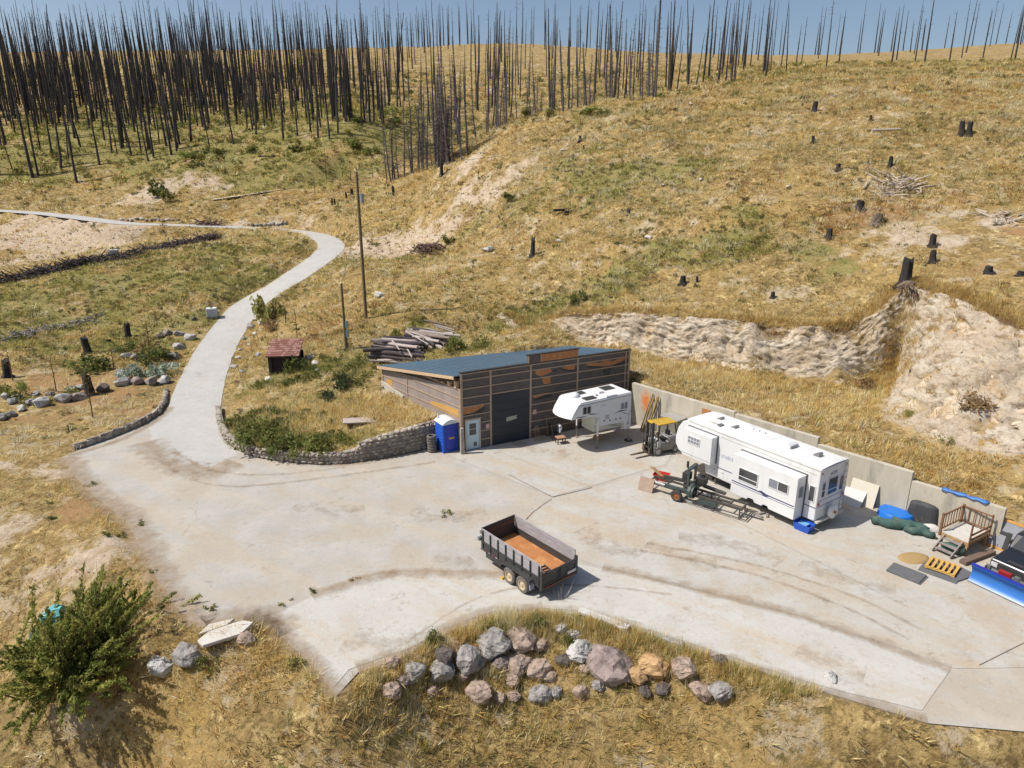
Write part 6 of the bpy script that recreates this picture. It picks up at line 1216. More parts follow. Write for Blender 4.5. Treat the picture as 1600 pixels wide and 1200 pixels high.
line = np.array([[-60, 290], [0, 285], [120, 276], [175, 255], [200, 246], [250, 243], [300, 232], [380, 218], [470, 208], [520, 206], [560, 188], [620, 176], [700, 176]])
nB = 0; tries = 0
while nB < 215 and tries < 4000:
    tries += 1; u = random.uniform(-60, 640); vmax = np.interp(u, line[:, 0], line[:, 1]); t = random.random() ** .85; v = vmax - t * (vmax - 118)
    if u > 440 and random.random() < .35: continue
    p = pix(u, v)
    if p[1] > 240: continue
    put_tree(p[0], p[1], False, random.uniform(.8, 1.1)); nB += 1
for u, v in [(205,243),(232,252),(240,246),(268,242),(276,236),(327,228),(365,225),(443,220),(465,212),(497,215),(515,217),(578,190),(671,192),(528,208),(120,285),(60,275),(95,262)]: p = pix(u, v); put_tree(p[0], p[1], False, random.uniform(.9, 1.1)); nB += 1
nG = 0
while nG < 34:
    u = random.uniform(600, 745); v = random.uniform(max(205, 290 - (u - 600) * .38), 284 - (u - 600) * .26); p = pix(u, v)
    if p[1] < 112: continue
    put_tree(p[0], p[1], True, random.uniform(.75, 1.1)); nG += 1
for _ in range(62):                                             # beyond the shoulder of the right-hand hill
    u = random.uniform(690, 1000); y = random.uniform(132, 172); x = (u - 800) / FPX * y * 1.05; put_tree(x, y, random.random() < .7, random.uniform(.8, 1.1))
for _ in range(40):
    u = random.uniform(700, 1180); y = random.uniform(165, 200); x = (u - 800) / FPX * y * 1.05; put_tree(x, y, False, random.uniform(.8, 1.05)); nB += 1
# the forest beyond those, one mass up to the ridge
mb = MB()
for kk in range(1120):
    y = random.uniform(185, 330); x = random.uniform(-1, 1) * (y * .85 + 10)
    if kk >= 620: q_ = pix(random.uniform(-60, 600), random.uniform(118, 200)); x, y = q_[0], q_[1]
    if x > 40 and random.random() < .45: continue
    z = hgt(x, y); h = random.uniform(11, 19); r0 = random.uniform(.16, .26); lx, ly = random.uniform(-.5, .5), random.uniform(-.5, .5); mb.tube([(x, y, z - .3), (x + lx * .5, y + ly * .5, z + h * .5), (x + lx, y + ly, z + h)], [r0, r0 * .7, .04], 5, False)
    for k in range(7): a = random.uniform(0, 6.28); zz = z + h * random.uniform(.35, .95); l = random.uniform(.4, 1.1); mb.tube([(x + lx * .7, y + ly * .7, zz), (x + lx * .7 + math.cos(a) * l, y + ly * .7 + math.sin(a) * l, zz + .1)], [.05, .015], 3, False)
tag(mb.build('distant_burnt_forest', M_BARK, None), 'mass of charred trunks on the ridge behind the nearer burnt trees', 'forest', kind='stuff')
# ------------------------------------------------------------ stumps
def stump_mesh(seed, h, r, lean=0):
    rr = random.Random(seed); n = 10; vs = []; 
    lob = [rr.uniform(.75, 1.45) for _ in range(n)]
    for z, s_ in ((-.3, 1.7), (.0, 1.35), (.16 * h, 1.04), (.6 * h, .92), (h, .86)):
        for k in range(n): a = 6.283 * k / n; q_ = r * s_ * (1 + rr.uniform(-.10, .10)) * (lob[k] if z <= 0 else 1); vs.append((math.cos(a) * q_ + lean * z, math.sin(a) * q_, z + (rr.uniform(-.16, .12) * h if z == h else 0)))
    return MB().add(vs, [(j*n+k, j*n+(k+1) % n, j*n+n+(k+1) % n, j*n+n+k) for j in range(4) for k in range(n)] + [tuple(4*n + k for k in range(n))])
STUMPS = [(138,553,26,11,'thick charred stump standing upright on the lawn left of the driveway'),(200,526,21,8,'slim charred stump left of the brown conifer in the garden'),(12,589,26,11,'charred stump at the left edge of the garden behind a thin tree'),(141,616,30,13,'tall charred stump rising behind the rocks of the lower garden bed'),(170,536,6,8,'tiny cut stump on the lawn above the silver plants'),
 (832,400,27,7,'tall lone charred stump at the foot of the right hill above the shed'),(690,274,26,5,'tall charred snag on the shoulder of the hill'),(615,306,14,4,'thin charred stump on the spur above the tall pole'),(550,305,9,5,'left of the two short stumps by the tall pole top'),(541,309,8,3,'small stump just left of the tall pole top'),(519,320,9,3,'right of the paired short stumps left of the tall pole'),(523,320,9,2.5,'thin stump paired with another left of the tall pole'),
 (906,220,7,5,'small charred stump with a fallen stick high on the hill'),(912,235,8,3,'thin charred stump below the hill track'),(982,336,8,6,'small round charred stump in mid hillside'),(1067,443,12,9,'leaning charred stump above the cut bank'),(1089,440,8,4,'small charred stump beside the leaning one above the cut bank'),(1207,465,9,6,'small charred stump close above the cut bank crest'),
 (1272,174,13,8,'gnarled charred stump near the top of the hill with fallen sticks'),(1270,224,11,5,'thin charred stump on the upper hillside among pale roots'),(1360,188,7,4,'tiny charred stump near the hilltop'),(1502,208,17,8,'left of the twin charred stumps on the upper right hillside'),(1513,211,18,8,'right of the twin charred stumps on the upper right hillside'),(1343,329,14,12,'broad charred stump in the middle of the right hillside'),(1295,371,13,9,'squat charred stump left of the terraced scrub'),(1456,385,18,10,'upper of the two stumps one above the other near the root plate'),(1456,410,17,10,'lower of the two stumps one above the other near the root plate'),(1544,426,10,12,'low charred stump at the right above the clay face'),(1391,259,13,6,'brownish leaning stump on the right hillside'),(1309,266,9,7,'small charred stump left of the pale brush heap'),(1594,430,6,10,'low charred stump at the right edge above the clay face')]
for k, (u, v, hp, wp2, lb) in enumerate(STUMPS):
    p = pix(u, v); dpt = p[1] * cp + (CAMZ - p[2]) * sp_; s_ = dpt / FPX; o = stump_mesh(k, hp * s_ * 1.04, wp2 * s_ * .52, random.uniform(-.08, .08)).build('tree_stump', M_CHAR, None, smooth='auto', loc=tuple(p)); o.rotation_euler = (0, 0, random.uniform(0, 6)); tag(o, lb, 'stump')
p = pix(1369, 350); s_ = p[1] / FPX; o = stump_mesh(77, 15 * s_, 7.5 * s_, .1).build('tree_stump', mat('brown_stump', (.16, .125, .09), (.10, .08, .06), rough=.9), None, loc=tuple(p)); tag(o, 'rounded grey-brown stump in the middle of the right hillside', 'stump')
# uprooted stump with hanging roots on the crest
p = pix(1412, 447); ur = thing('uprooted_stump', 'charred stump with an exposed root ball and dangling roots on the clay crest', 'stump', tuple(p))
stump_mesh(5, 2.0, .40, .02).build('trunk', M_CHAR, ur, smooth='auto')
MROOT = mat('earthy_root', (.20, .145, .105), (.12, .085, .06), rough=.95, scale=5); rb = hull_mesh('root_ball', 40, 12, (.8, .55, .72), .55, True); rb.materials.append(MROOT); o = bpy.data.objects.new('root_ball', rb); link(o, ur); o.location = (0, -.45, -.1)
for k in range(22):
    a = random.uniform(-2.9, -.2); l = random.uniform(.8, 2.3); x0, y0 = math.cos(a) * .7, -.5 + math.sin(a) * .5; d = .8 if k < 14 else -.2
    MB().tube([(x0, y0, .1), (x0 + math.cos(a) * l * .4, y0 + math.sin(a) * l * .4, -.1 * d), (x0 + math.cos(a) * l * .6 + random.uniform(-.2, .2), y0 + math.sin(a) * l * .55, -.5 * l * d), (x0 + math.cos(a) * l * .7 + random.uniform(-.3, .3), y0 + math.sin(a) * l * .6, -1.0 * l * d)], [.05, .035, .025, .01], 5).build('root', M_CHAR if k % 2 else MROOT, ur)
# ------------------------------------------------------------ boulders and rocks
RK = {}
def rockmat(key):
    D = {'grey': ((.36, .345, .33), (.24, .22, .205)), 'pale': ((.50, .49, .47), (.38, .365, .35)), 'mauve': ((.34, .275, .255), (.245, .195, .18)), 'tan': ((.50, .33, .17), (.38, .245, .13)), 'dark': ((.15, .125, .115), (.10, .085, .078)), 'pink': ((.40, .315, .26), (.30, .225, .18)), 'white': ((.62, .585, .53), (.52, .48, .42))}
    return mat('rock_' + key, *D[key], rough=.95, scale=3.5, bump=.9, bscale=7, c3=tuple(x * .55 for x in D[key][1]), scale3=1.6, t3=(.50, .62), spec=.15)
def rock(p, r, key, seed, label, group=None, sq=(1, .8, .75), name='boulder', sink=.25, sub=True):
    kk = (seed % 8, key, round(sq[2], 1), sub)
    if kk not in RK: m_ = hull_mesh(name, 20, 500 + seed % 8, sq, .22, sub); m_.materials.append(rockmat(key)); RK[kk] = m_
    o = bpy.data.objects.new(name, RK[kk]); link(o); o.location = (p[0], p[1], p[2] + r * sq[2] * (1 - sink * 2) * .75); o.scale = (r, r, r); o.rotation_euler = (random.uniform(-.2, .2), random.uniform(-.2, .2), random.uniform(0, 6.28)); return tag(o, label, 'rock' if name == 'rock' else 'boulder', group)
def prock(u, v, rp_, key, seed, label, **k): p = pix(u, v); d_ = p[1] * cp + (CAMZ - p[2]) * sp_; return rock(p, rp_ * d_ / FPX, key, seed, label, **k)
FB = [(770,1012,27,'grey','broad grey boulder in the middle of the front bed below the dump trailer'),(812,1000,24,'pink','pinkish boulder at the top of the front bed'),(733,1032,25,'grey','tall grey boulder with a shaded face left of the front bed centre'),(692,1026,19,'dark','dark boulder near the left end of the front bed'),(690,1048,21,'grey','grey boulder under the dark one at the left end of the front bed'),(648,1050,17,'grey','lowest grey boulder at the left end of the front bed'),(876,984,10,'pale','small pale rock high in the front bed'),(897,996,11,'pale','rounded blue-grey rock beside the leafy green plant'),(908,1022,22,'pale','pale upright rock behind the leafy green plant in the front bed'),(952,1040,33,'mauve','large mauve boulder right of the green plant'),(1022,1042,22,'tan','rounded tan boulder right of the mauve one'),(990,1056,18,'tan','smaller tan boulder at the lower edge of the front bed'),(1068,1045,20,'pink','reddish boulder at the right end of the front bed'),(810,1040,20,'pink','mid-sized pink boulder in the front bed below the top one'),(838,1050,20,'pink','pink boulder low in the middle of the front bed'),(845,1010,12,'pink','narrow upright rock in the middle of the front bed'),(782,1038,14,'mauve','flat mauve rock below the broad grey boulder'),(914,1045,9,'pink','small reddish rock at the foot of the pale upright one'),(292,1026,20,'grey','grey boulder beside the broken white slab at lower left'),(252,1042,18,'pale','chalky boulder at the right side of the big green bush'),(385,1000,13,'pink','small boulder at the corner of the lower left mound'),(1298,1062,12,'pale','grey rock by the front kerb at lower right')]
for k, (u, v, r_, key, lb) in enumerate(FB): prock(u, v, r_ * 1.34, key, k, lb, sink=.42)
placed = [pix(u, v)[:2] for u, v, *_ in FB]; k = 0
for _ in range(1500):                                            # more of the same bank below
    u = random.uniform(600, 1130); v = random.uniform(1025, 1092); r_ = random.choice([.34, .42, .55, .7]); p = pix(u, v)
    if min(np.hypot(*(p[:2] - q_)) for q_ in placed) < r_ * .62 + .30 or k > 20: continue
    placed.append(p[:2]); rock(p, r_, random.choice(['grey', 'pink', 'mauve', 'dark', 'grey', 'pink']), k, 'boulder low on the bank in front of the yard, below the planted bed', 'boulders of the lower front bank', sink=.34); k += 1
GB = [(4,655,9,'grey'),(18,650,9,'grey'),(34,641,8,'pale'),(20,630,10,'pale'),(48,632,10,'grey'),(66,634,14,'pale'),(98,628,14,'grey'),(124,624,11,'mauve'),(162,612,12,'dark'),(112,612,9,'grey'),(126,608,8,'pale'),(78,618,8,'grey'),(57,618,7,'grey'),(8,622,9,'pale'),(28,622,8,'grey'),(192,602,13,'pale'),(215,600,11,'mauve'),(235,600,12,'mauve'),(257,598,11,'pale'),(249,586,9,'white'),(188,587,10,'grey'),(182,552,7,'grey'),(196,560,9,'grey'),(212,561,8,'grey'),(226,560,7,'grey'),(250,528,7,'dark'),(262,523,8,'mauve'),(281,524,9,'grey'),(298,530,10,'pale'),(303,500,5,'dark'),(272,560,10,'grey'),(280,545,9,'pale'),(268,575,8,'grey')]
for k, (u, v, r_, key) in enumerate(GB):
    bed = 'edging the lower left garden bed' if u < 170 and v > 600 else ('around the silver-leaved plants beside the driveway' if v > 570 else 'in the upper garden bed beside the driveway'); prock(u, v, r_ * 1.18, key, k, f'{ {"grey":"grey","pale":"pale grey","mauve":"mauve","dark":"dark","white":"white"}[key] } rounded rock {bed}', group='rocks ' + bed, name='rock', sub=False)
RR = [(398,500),(392,512),(382,530),(390,540),(376,548),(404,555),(372,562),(408,506),(399,524),(366,575),(380,582),(485,560),(492,570),(496,580),(420,596)]
for k, (u, v) in enumerate(RR): prock(u, v, random.uniform(5, 9), random.choice(['pale', 'white', 'grey']), k, 'pale rock on the verge between the driveway and the log hut' if u < 470 else 'pale rock in the weeds right of the log hut', group='verge rocks' if u < 470 else 'hut rocks', name='rock', sub=False)
HR = [(873,378,8,'white','flat white rock right of the lone stump above the shed'),(1013,372,8,'white','bright white rock in mid hillside right of the flat one'),(880,235,5,'white','small white rock by the hill track stump'),(1231,292,7,'white','white rock left of the pale brush heap'),(938,233,5,'white','small white rock right of the hill track'),(955,257,6,'pink','pinkish rock below the hill track'),(593,463,13,'white','long pale rock in the grass right of the tall pole'),(888,190,5,'white','small white rock just under the hill skyline'),(1079,163,5,'white','white rock near the hilltop'),(762,392,14,'pale','flat pale slab of stone at the hill foot right of the gravel patch'),(1096,281,6,'white','white rock in the green scrub of the hillside'),(773,396,5,'white','small white rock beside the flat slab'),(1035,290,5,'white','small white rock in the middle of the green scrub'),(910,600,1,'white','')]
for k, (u, v, r_, key, lb) in enumerate(HR[:-1]): prock(u, v, r_, key, k, lb, name='rock', sq=(1, .8, .45), sub=False)
for k in range(9): prock(395 + k * 6.5, 353.5 - .35 * k + random.uniform(-1, 1), 4.5, random.choice(['grey', 'pale', 'dark']), k, 'grey rock in the row along the upper driveway edge', group='rocks edging the upper driveway', name='rock', sub=False)
for k in range(12): prock(190 + k * 8, 345 + random.uniform(-1.5, 1.5), 5, random.choice(['pink', 'pale', 'dark']), k, 'rock in the row beyond the far driveway at upper left', group='rocks beyond the far driveway', name='rock', sub=False)
sl_ = thing('broken_slab', 'broken white concrete slab at the edge of the yard at lower left', 'slab', tuple(pix(352, 992)), R(35))
MB().prism([(-.9, -.35), (.5, -.45), (1.1, .0), (.75, .4), (-.5, .42), (-1.0, .1)], 0, .14, 'z').build('slab_piece', mat('white_concrete', (.55, .52, .47), (.47, .44, .39), rough=.9, scale=3), sl_, bevel=.02); MB().prism([(-.9, .52), (.2, .5), (.55, .75), (-.4, .95)], -.02, .1, 'z').build('slab_piece', MATS['white_concrete'], sl_, bevel=.02)
ks = MB(); c0 = un(905, 956)[:2]; c1 = un(982, 984)[:2]; ks.bar((*c0, .08), (*c1, .06), .35, .16); tag(ks.build('kerb_log', mat('white_kerb', (.56, .54, .53), (.42, .40, .39), rough=.85, scale=3), None, bevel=.03), 'pale squared kerb timber at the edge of the front bed behind the trailer', 'kerb')
ks = MB(); c0 = un(1026, 994)[:2]; c1 = un(1068, 1010)[:2]; ks.bar((*c0, .06), (*c1, .05), .28, .14); tag(ks.build('kerb_log', mat('grey_kerb', (.34, .33, .335), (.26, .25, .25), rough=.85, scale=3), None, bevel=.03), 'short grey kerb timber right of the tall straw in the front bed', 'kerb')
p = pix(565, 660); o = MB().box(-1.25, 1.25, -.42, .42, .12, .20).build('plywood_sheet', mat('grey_plank_sheet', (.42, .36, .33), (.36, .30, .27), rough=.8, scale=4), None, loc=tuple(p)); o.rotation_euler = (R(4), R(2), R(14)); tag(o, 'weathered pinkish plank sheet lying in the grass of the island', 'plank')
# ------------------------------------------------------------ bushes and small trees
BK = {}
def bush(p, rad, col, n, leaf, label, name='bush', cat='bush', seed=0, group=None, up=0, stem=True, key=None):
    o = thing(name, label, cat, tuple(p), random.uniform(0, 6.28), group); kk = key or (name, seed, n)
    if kk not in BK: BK[kk] = tri_mesh('foliage', *leaves(n, (1, 1, 1), leaf, 700 + seed, col, up=up))
    f = bpy.data.objects.new('foliage', BK[kk]); link(f, o); f.scale = rad
    if stem:
        mb = MB()
        for k in range(5): a = k * 1.257 + seed; mb.tube([(0, 0, -.1), (math.cos(a) * rad[0] * .3, math.sin(a) * rad[1] * .3, rad[2] * .45), (math.cos(a) * rad[0] * .6, math.sin(a) * rad[1] * .6, rad[2] * .8)], [.03 * rad[2] + .01, .02, .008], 5)
        mb.build('stem', M_WOODD, o)
    return o
def pbush(u, v, rp_, hp, col, n, label, **k):
    p = pix(u, v); d_ = p[1] * cp + (CAMZ - p[2]) * sp_; s_ = d_ / FPX; return bush(p, (rp_ * s_, rp_ * s_, hp * s_), col, n, k.pop('leaf', .13), label, **k)
DG, MGR, OL, SIL, BR = (.13, .15, .045), (.20, .215, .06), (.28, .265, .09), (.36, .44, .36), (.32, .215, .11)
PB = [(138,578,26,20,DG,'dark round shrub on the lawn beside the thick stump'),(245,566,22,22,DG,'dark evergreen shrub above the silver plants by the driveway'),(195,550,14,15,DG,'dark shrub left of the brown conifer'),(30,620,14,20,MGR,'bright green shrub in the lower left garden bed'),(5,615,9,18,OL,'olive shrub at the left edge of the lower garden bed'),(205,590,17,18,SIL,'left of the two silver-leaved plants among the rocks'),(255,584,18,16,SIL,'right of the two silver-leaved plants among the rocks'),(108,622,14,14,MGR,'green plant between the rocks beside the tall stump'),(60,630,18,9,MGR,'low green plant between the garden bed rocks'),
 (243,305,17,20,DG,'dark round bush left of the far track'),(308,248,24,16,MGR,'spreading green bush at the foot of the burnt forest'),(460,236,11,9,DG,'dark bush on the knoll below the burnt trees'),(550,232,14,15,MGR,'round green bush on the green knoll'),(578,240,14,11,MGR,'low green bush right of the one on the knoll'),(616,192,12,9,DG,'dark bush below the trees on the far slope'),(555,190,13,9,DG,'bush at the top of the green knoll'),(265,312,11,15,OL,'olive bush in the gully by the far driveway'),(345,240,10,8,OL,'small olive bush right of the spreading one'),(395,235,10,8,MGR,'small green bush in the clearing below the burnt trees'),
 (425,500,20,36,OL,'tall wispy shrub on the verge right of the driveway'),(423,515,10,14,BR,'russet shrub at the foot of the tall wispy one'),(903,474,13,18,DG,'lone dark green bush above the cut bank behind the shed'),(800,310,12,9,DG,'dark bush on the stony slope of the hill'),(820,182,8,13,OL,'left bush on the hill skyline'),(858,183,8,13,OL,'second bush on the hill skyline'),(925,178,26,9,MGR,'long green bush patch under the hill skyline'),(702,378,12,10,MGR,'green bush at the hill foot above the debris'),(585,605,1,1,DG,''),
 (545,605,16,24,(.075, .105, .045),'dark yucca-like shrub on the island left of the shed'),(510,624,12,13,(.075, .105, .055),'small dark leafy shrub in the middle of the island'),(500,706,17,24,MGR,'upright green shrub on the island wall in front of the plank sheet'),(440,706,22,22,DG,'rounded green shrub on the island above the stone wall'),(470,710,17,18,MGR,'low green shrub between two others on the island wall'),(395,695,26,22,DG,'broad green shrub at the left end of the island'),(420,670,26,20,MGR,'green shrub on the island behind the broad one'),(365,665,14,12,OL,'small olive shrub on the island by the driveway bend'),(462,580,14,22,DG,'dark bush pressed against the right side of the log hut'),(713,548,15,20,MGR,'green bush behind the shed beside the log pile'),(750,542,14,16,OL,'olive bush behind the shed roof right of the log pile'),(620,527,10,12,MGR,'green bush behind the log pile'),
 (893,1005,10,22,MGR,'bright leafy green plant in the front bed among the boulders'),(677,1005,14,18,MGR,'green weed clump left of the boulders in the front bed'),(775,985,24,14,OL,'low green clump along the top edge of the front bed'),(840,972,18,12,MGR,'green weeds at the top of the front bed nearest the trailer'),(330,1040,16,14,DG,'small dark bush below the broken slab at lower left'),(460,1040,12,12,OL,'small olive weed clump on the lower left mound'),(905,700,1,1,DG,''),(1240,660,1,1,DG,''),(1350,605,13,14,BR,'russet bush on the slope below the clay face'),(1520,640,22,22,BR,'russet-brown bush at the foot of the right clay face'),(1480,690,12,12,OL,'olive bush in the hollow below the clay face'),(1420,650,10,11,OL,'small olive bush in the hollow behind the wall')]
ncopy = 0
for k, (u, v, rp_, hp, col, lb) in enumerate(PB):
    if rp_ < 3: continue
    p = pix(u, v); fine = p[1] < 70; pbush(u, v, rp_ * (1.2 if u < 600 and v > 480 else 1.05), hp * 1.15, col, 420 if fine else 260, lb, seed=k % 6, leaf=.12 if fine else .16, key=(k % 6, col, fine))
# brown conifer in the garden
p = pix(235, 556); cf = thing('young_conifer', 'brown dying young conifer with wispy branches in the upper garden bed', 'tree', tuple(p)); MB().tube([(0, 0, -.2), (.05, 0, 2.2), (.1, 0, 3.3)], [.09, .05, .015], 7).build('trunk', M_WOODD, cf)
V, C = leaves(900, (1.6, 1.6, 3.1), .16, 61, (.26, .19, .08)); r_ = np.linalg.norm(V.mean(1)[:, :2], axis=1); keep = r_ < (3.3 - V.mean(1)[:, 2]) * .55; f = bpy.data.objects.new('crown', tri_mesh('crown', V[keep], C[keep])); link(f, cf)
def thin_tree(u, v, hp, lb, col, seed, nleaf):
    p = pix(u, v); s_ = (p[1] * cp + (CAMZ - p[2]) * sp_) / FPX; h = hp * s_; t = thing('young_tree', lb, 'tree', tuple(p)); MB().tube([(0, 0, -.1), (.05, .02, h * .5), (0, .05, h)], [.05, .035, .01], 6).build('trunk', M_WOODD, t); mb = MB(); r = random.Random(seed)
    for k in range(14): z = h * r.uniform(.4, .95); a = r.uniform(0, 6.28); l = r.uniform(.3, .8); mb.tube([(.03, .02, z), (math.cos(a) * l, math.sin(a) * l, z + l * .6)], [.015, .004], 4)
    mb.build('branch', M_WOODD, t); V, C = leaves(nleaf, (.8, .8, h * .55), .06, seed, col); V[..., 2] += h * .42; f = bpy.data.objects.new('crown', tri_mesh('crown', V, C)); link(f, t)
thin_tree(88, 612, 55, 'thin young tree with bare stem on the lawn behind the garden bed', OL, 3, 60); thin_tree(145, 652, 70, 'thin young tree with sparse leaves on the lawn in front of the garden bed', OL, 4, 110); thin_tree(20, 594, 50, 'thin staked young tree beside the left edge stump', MGR, 5, 70); thin_tree(178, 578, 34, 'thin staked sapling left of the silver plants', OL, 6, 20); thin_tree(465, 540, 60, 'thin bare sapling behind the log hut', OL, 8, 16)
# big green bush in the near left corner
bc = np.array([-17.9, 23.2]); bz = hgt(*bc); bt = thing('large_bush', 'large leafy green bush filling the near left corner', 'bush', (bc[0], bc[1], bz))
mbt = MB(); 
for k in range(16): a = k * .393 * 1.0; l = random.uniform(1.4, 2.6); mbt.tube([(0, 0, -.2), (math.cos(a) * l * .4, math.sin(a) * l * .35, 1.4), (math.cos(a) * l * .8, math.sin(a) * l * .7, random.uniform(2.2, 3.8))], [.09, .05, .012], 6)
mbt = MB()
BV, BC = [], []; rb_ = np.random.default_rng(77); TONE = [(.27, .285, .075), (.21, .235, .06), (.33, .32, .09), (.17, .20, .05), (.38, .36, .12)]; twigs = MB()
for k in range(330):
    a = rb_.uniform(0, 6.283); el = rb_.uniform(.08, 1.45); dirx = math.cos(a); L_ = rb_.uniform(1.6, 4.5) * (1.0 if dirx > -.1 else 1.0 - .30 * abs(dirx)); 
    if el > .9: L_ *= 1.12 if dirx > -.2 else .80
    p0 = np.array([rb_.normal(0, .8), rb_.normal(0, .7), .1]); d0 = np.array([math.cos(a) * math.cos(el), math.sin(a) * math.cos(el) * .85, math.sin(el)]); n_ = int(95 + 40 * rb_.random()); t = rb_.uniform(.22, 1.0, n_) ** .8
    bend = np.array([.35, 0, -.5]) * rb_.uniform(.2, 1.0); ctr = p0 + d0 * L_ * t[:, None] + bend * (t[:, None] ** 2) * L_ * .35 + rb_.normal(0, .11, (n_, 3)) * (1.25 - t[:, None]); ctr[:, 2] = np.maximum(ctr[:, 2], .05)
    q1 = p0 + d0 * L_ * .5 + bend * .25 * L_ * .35; q2 = p0 + d0 * L_ + bend * L_ * .35; twigs.tube([tuple(p0), tuple(q1), tuple(q2)], [.035, .02, .005], 4, False)
    d1 = d0 + rb_.normal(0, .55, (n_, 3)); d1 /= np.linalg.norm(d1, axis=1)[:, None]; d2 = np.cross(d1, rb_.normal(0, 1, (n_, 3))); d2 /= np.linalg.norm(d2, axis=1)[:, None]; s_ = rb_.uniform(.06, .12, (n_, 1))
    A, B, C_, D_ = ctr - d1 * s_, ctr + d2 * s_ * .42, ctr + d1 * s_ * 1.1, ctr - d2 * s_ * .42; BV.append(np.concatenate([np.stack([A, B, C_], 1), np.stack([A, C_, D_], 1)])); c = np.array(TONE[k % 5]) * rb_.uniform(.7, 1.3, (n_, 1)); BC.append(np.concatenate([c, c]))
twigs.build('twigs', M_WOODD, bt)
f = bpy.data.objects.new('crown', tri_mesh('crown', np.concatenate(BV), np.concatenate(BC))); link(f, bt)
# teal tarp heap behind it
MTEAL = mat('teal_tarp', (.08, .36, .38), (.16, .46, .48), rough=.45, scale=2, c3=(.44, .58, .62), scale3=1.6, bump=.8, bscale=3.5)
ttp = np.array([-20.75, 24.9]); tt = thing('tarp_bundle', 'bundle wrapped in shiny teal tarp half hidden behind the large bush', 'tarp', (*ttp, hgt(*ttp) - .45), R(5)); rr = random.Random(3); n_, m_ = 18, 9; vs = []
for j in range(m_):
    t = j / (m_ - 1)
    for k in range(n_):
        a = 6.283 * k / n_; c_, s_ = math.cos(a), math.sin(a); q_ = 1 / max(abs(c_), abs(s_)) ** .9; sc = (1.0 - .18 * t) * (1 + rr.uniform(-.10, .10)) if j < m_ - 1 else .45; vs.append((.5 * c_ * q_ * sc + 1.25 * t, .45 * s_ * q_ * sc, 2.3 * t ** .9 + rr.uniform(-.06, .06)))
MB().add(vs, [(j*n_+k, j*n_+(k+1) % n_, j*n_+n_+(k+1) % n_, j*n_+n_+k) for j in range(m_ - 1) for k in range(n_)] + [tuple((m_-1)*n_ + k for k in range(n_))]).build('tarp', MTEAL, tt)
for z in (.8, 1.6): MB().tube([(.56 * math.cos(a) + .55 * z, .5 * math.sin(a), z) for a in np.linspace(0, 6.28, 20)], .02, 5).build('rope', M_FRAME, tt)
# weeds in the paving cracks
WD = [(487,926,8,9,MGR,'green weed clump on the joint of the front concrete'),(328,952,9,11,MGR,'green weed clump at the lower left edge of the asphalt'),(398,978,10,14,OL,'straw-green weed tuft at the left corner of the front concrete'),(438,948,7,7,OL,'small weed on the joint near the left corner'),(456,938,4,4,OL,'tiny weed on the front joint'),(697,805,10,11,OL,'scraggly weed growing alone in the asphalt yard'),(552,906,9,4,BR,'dry weeds along the front joint'),(225,818,9,7,MGR,'weed clump at the left edge of the asphalt'),(165,838,10,9,MGR,'weed clump on the dirt left of the asphalt'),(190,838,8,8,DG,'dark weed clump beside the asphalt edge'),(143,758,9,6,MGR,'weed clump at the upper left edge of the asphalt'),(80,785,7,6,MGR,'small weed on the dirt at left'),(80,812,9,6,DG,'dark weed on the bare dirt at left'),(238,895,7,9,MGR,'green weed where the asphalt narrows at lower left')]
for k, (u, v, rp_, hp, col, lb) in enumerate(WD):
    p = un(u, v) if inside(np.array([un(u, v)[0]]), np.array([un(u, v)[1]]), YARD)[0] else pix(u, v); s_ = (p[1] * cp + CAMZ * sp_) / FPX; bush(p, (rp_ * s_, rp_ * s_, hp * s_), col, 130, .16, lb, name='weed_clump', cat='weed', seed=k % 4, stem=False, key=('w', k % 4, col))
wd2 = thing('dry_weed', 'silvery dry weed stalks growing behind the dump trailer gate', 'weed', tuple(un(872, 930))); V, C = blades(np.array([[0, 0, .06]] * 3) + rng.normal(0, .08, (3, 3)) * np.array([1, 1, 0]), np.full(3, .75), np.full(3, .6), np.array([[.42, .40, .38]] * 3), 14, np.full(3, .012)); link(bpy.data.objects.new('stalks', tri_mesh('stalks', V, C)), wd2)
# ------------------------------------------------------------ log hut
p = pix(424, 587); hut = thing('log_hut', 'tiny dark log hut with red shingled roof on the verge', 'hut', (p[0], p[1], p[2] - .1), R(6)); M_LOGD = mat('dark_log', (.030, .022, .020), (.05, .036, .030), rough=.8, scale=4)
HW, HD, HH = 2.35, 1.9, 1.75; nlg = 10
for k in range(nlg):
    z = .12 + k * HH / nlg + .08
    MB().tube([(-.16, .09, z), (HW + .16, .09, z)], .092, 9).build('wall_log', M_LOGD, hut, smooth='auto'); MB().tube([(-.16, HD - .09, z), (HW + .16, HD - .09, z)], .092, 9).build('wall_log', M_LOGD, hut, smooth='auto')
    MB().tube([(.09, -.16, z + .08), (.09, HD + .16, z + .08)], .092, 9).build('wall_log', M_LOGD, hut, smooth='auto'); MB().tube([(HW - .09, -.16, z + .08), (HW - .09, HD + .16, z + .08)], .092, 9).build('wall_log', M_LOGD, hut, smooth='auto')
MB().box(.1, HW - .1, .1, HD - .1, .05, HH).build('interior', M_LOGD, hut); MB().box(-.1, HW + .1, -.15, .25, -.12, .1).build('foundation', M_FOUND, hut); MB().box(-.05, .3, .3, HD, -.12, .1).build('foundation', M_FOUND, hut)
y0, z0, y1, z1 = -.35, HH + .06, HD + .30, HH + .95; rf = MB().hexa([(-.25, y0, z0), (HW + .2, y0, z0), (HW + .2, y1, z1), (-.25, y1, z1), (-.25, y0, z0 + .07), (HW + .2, y0, z0 + .07), (HW + .2, y1, z1 + .07), (-.25, y1, z1 + .07)]).build('roof', M_WOODD, hut)
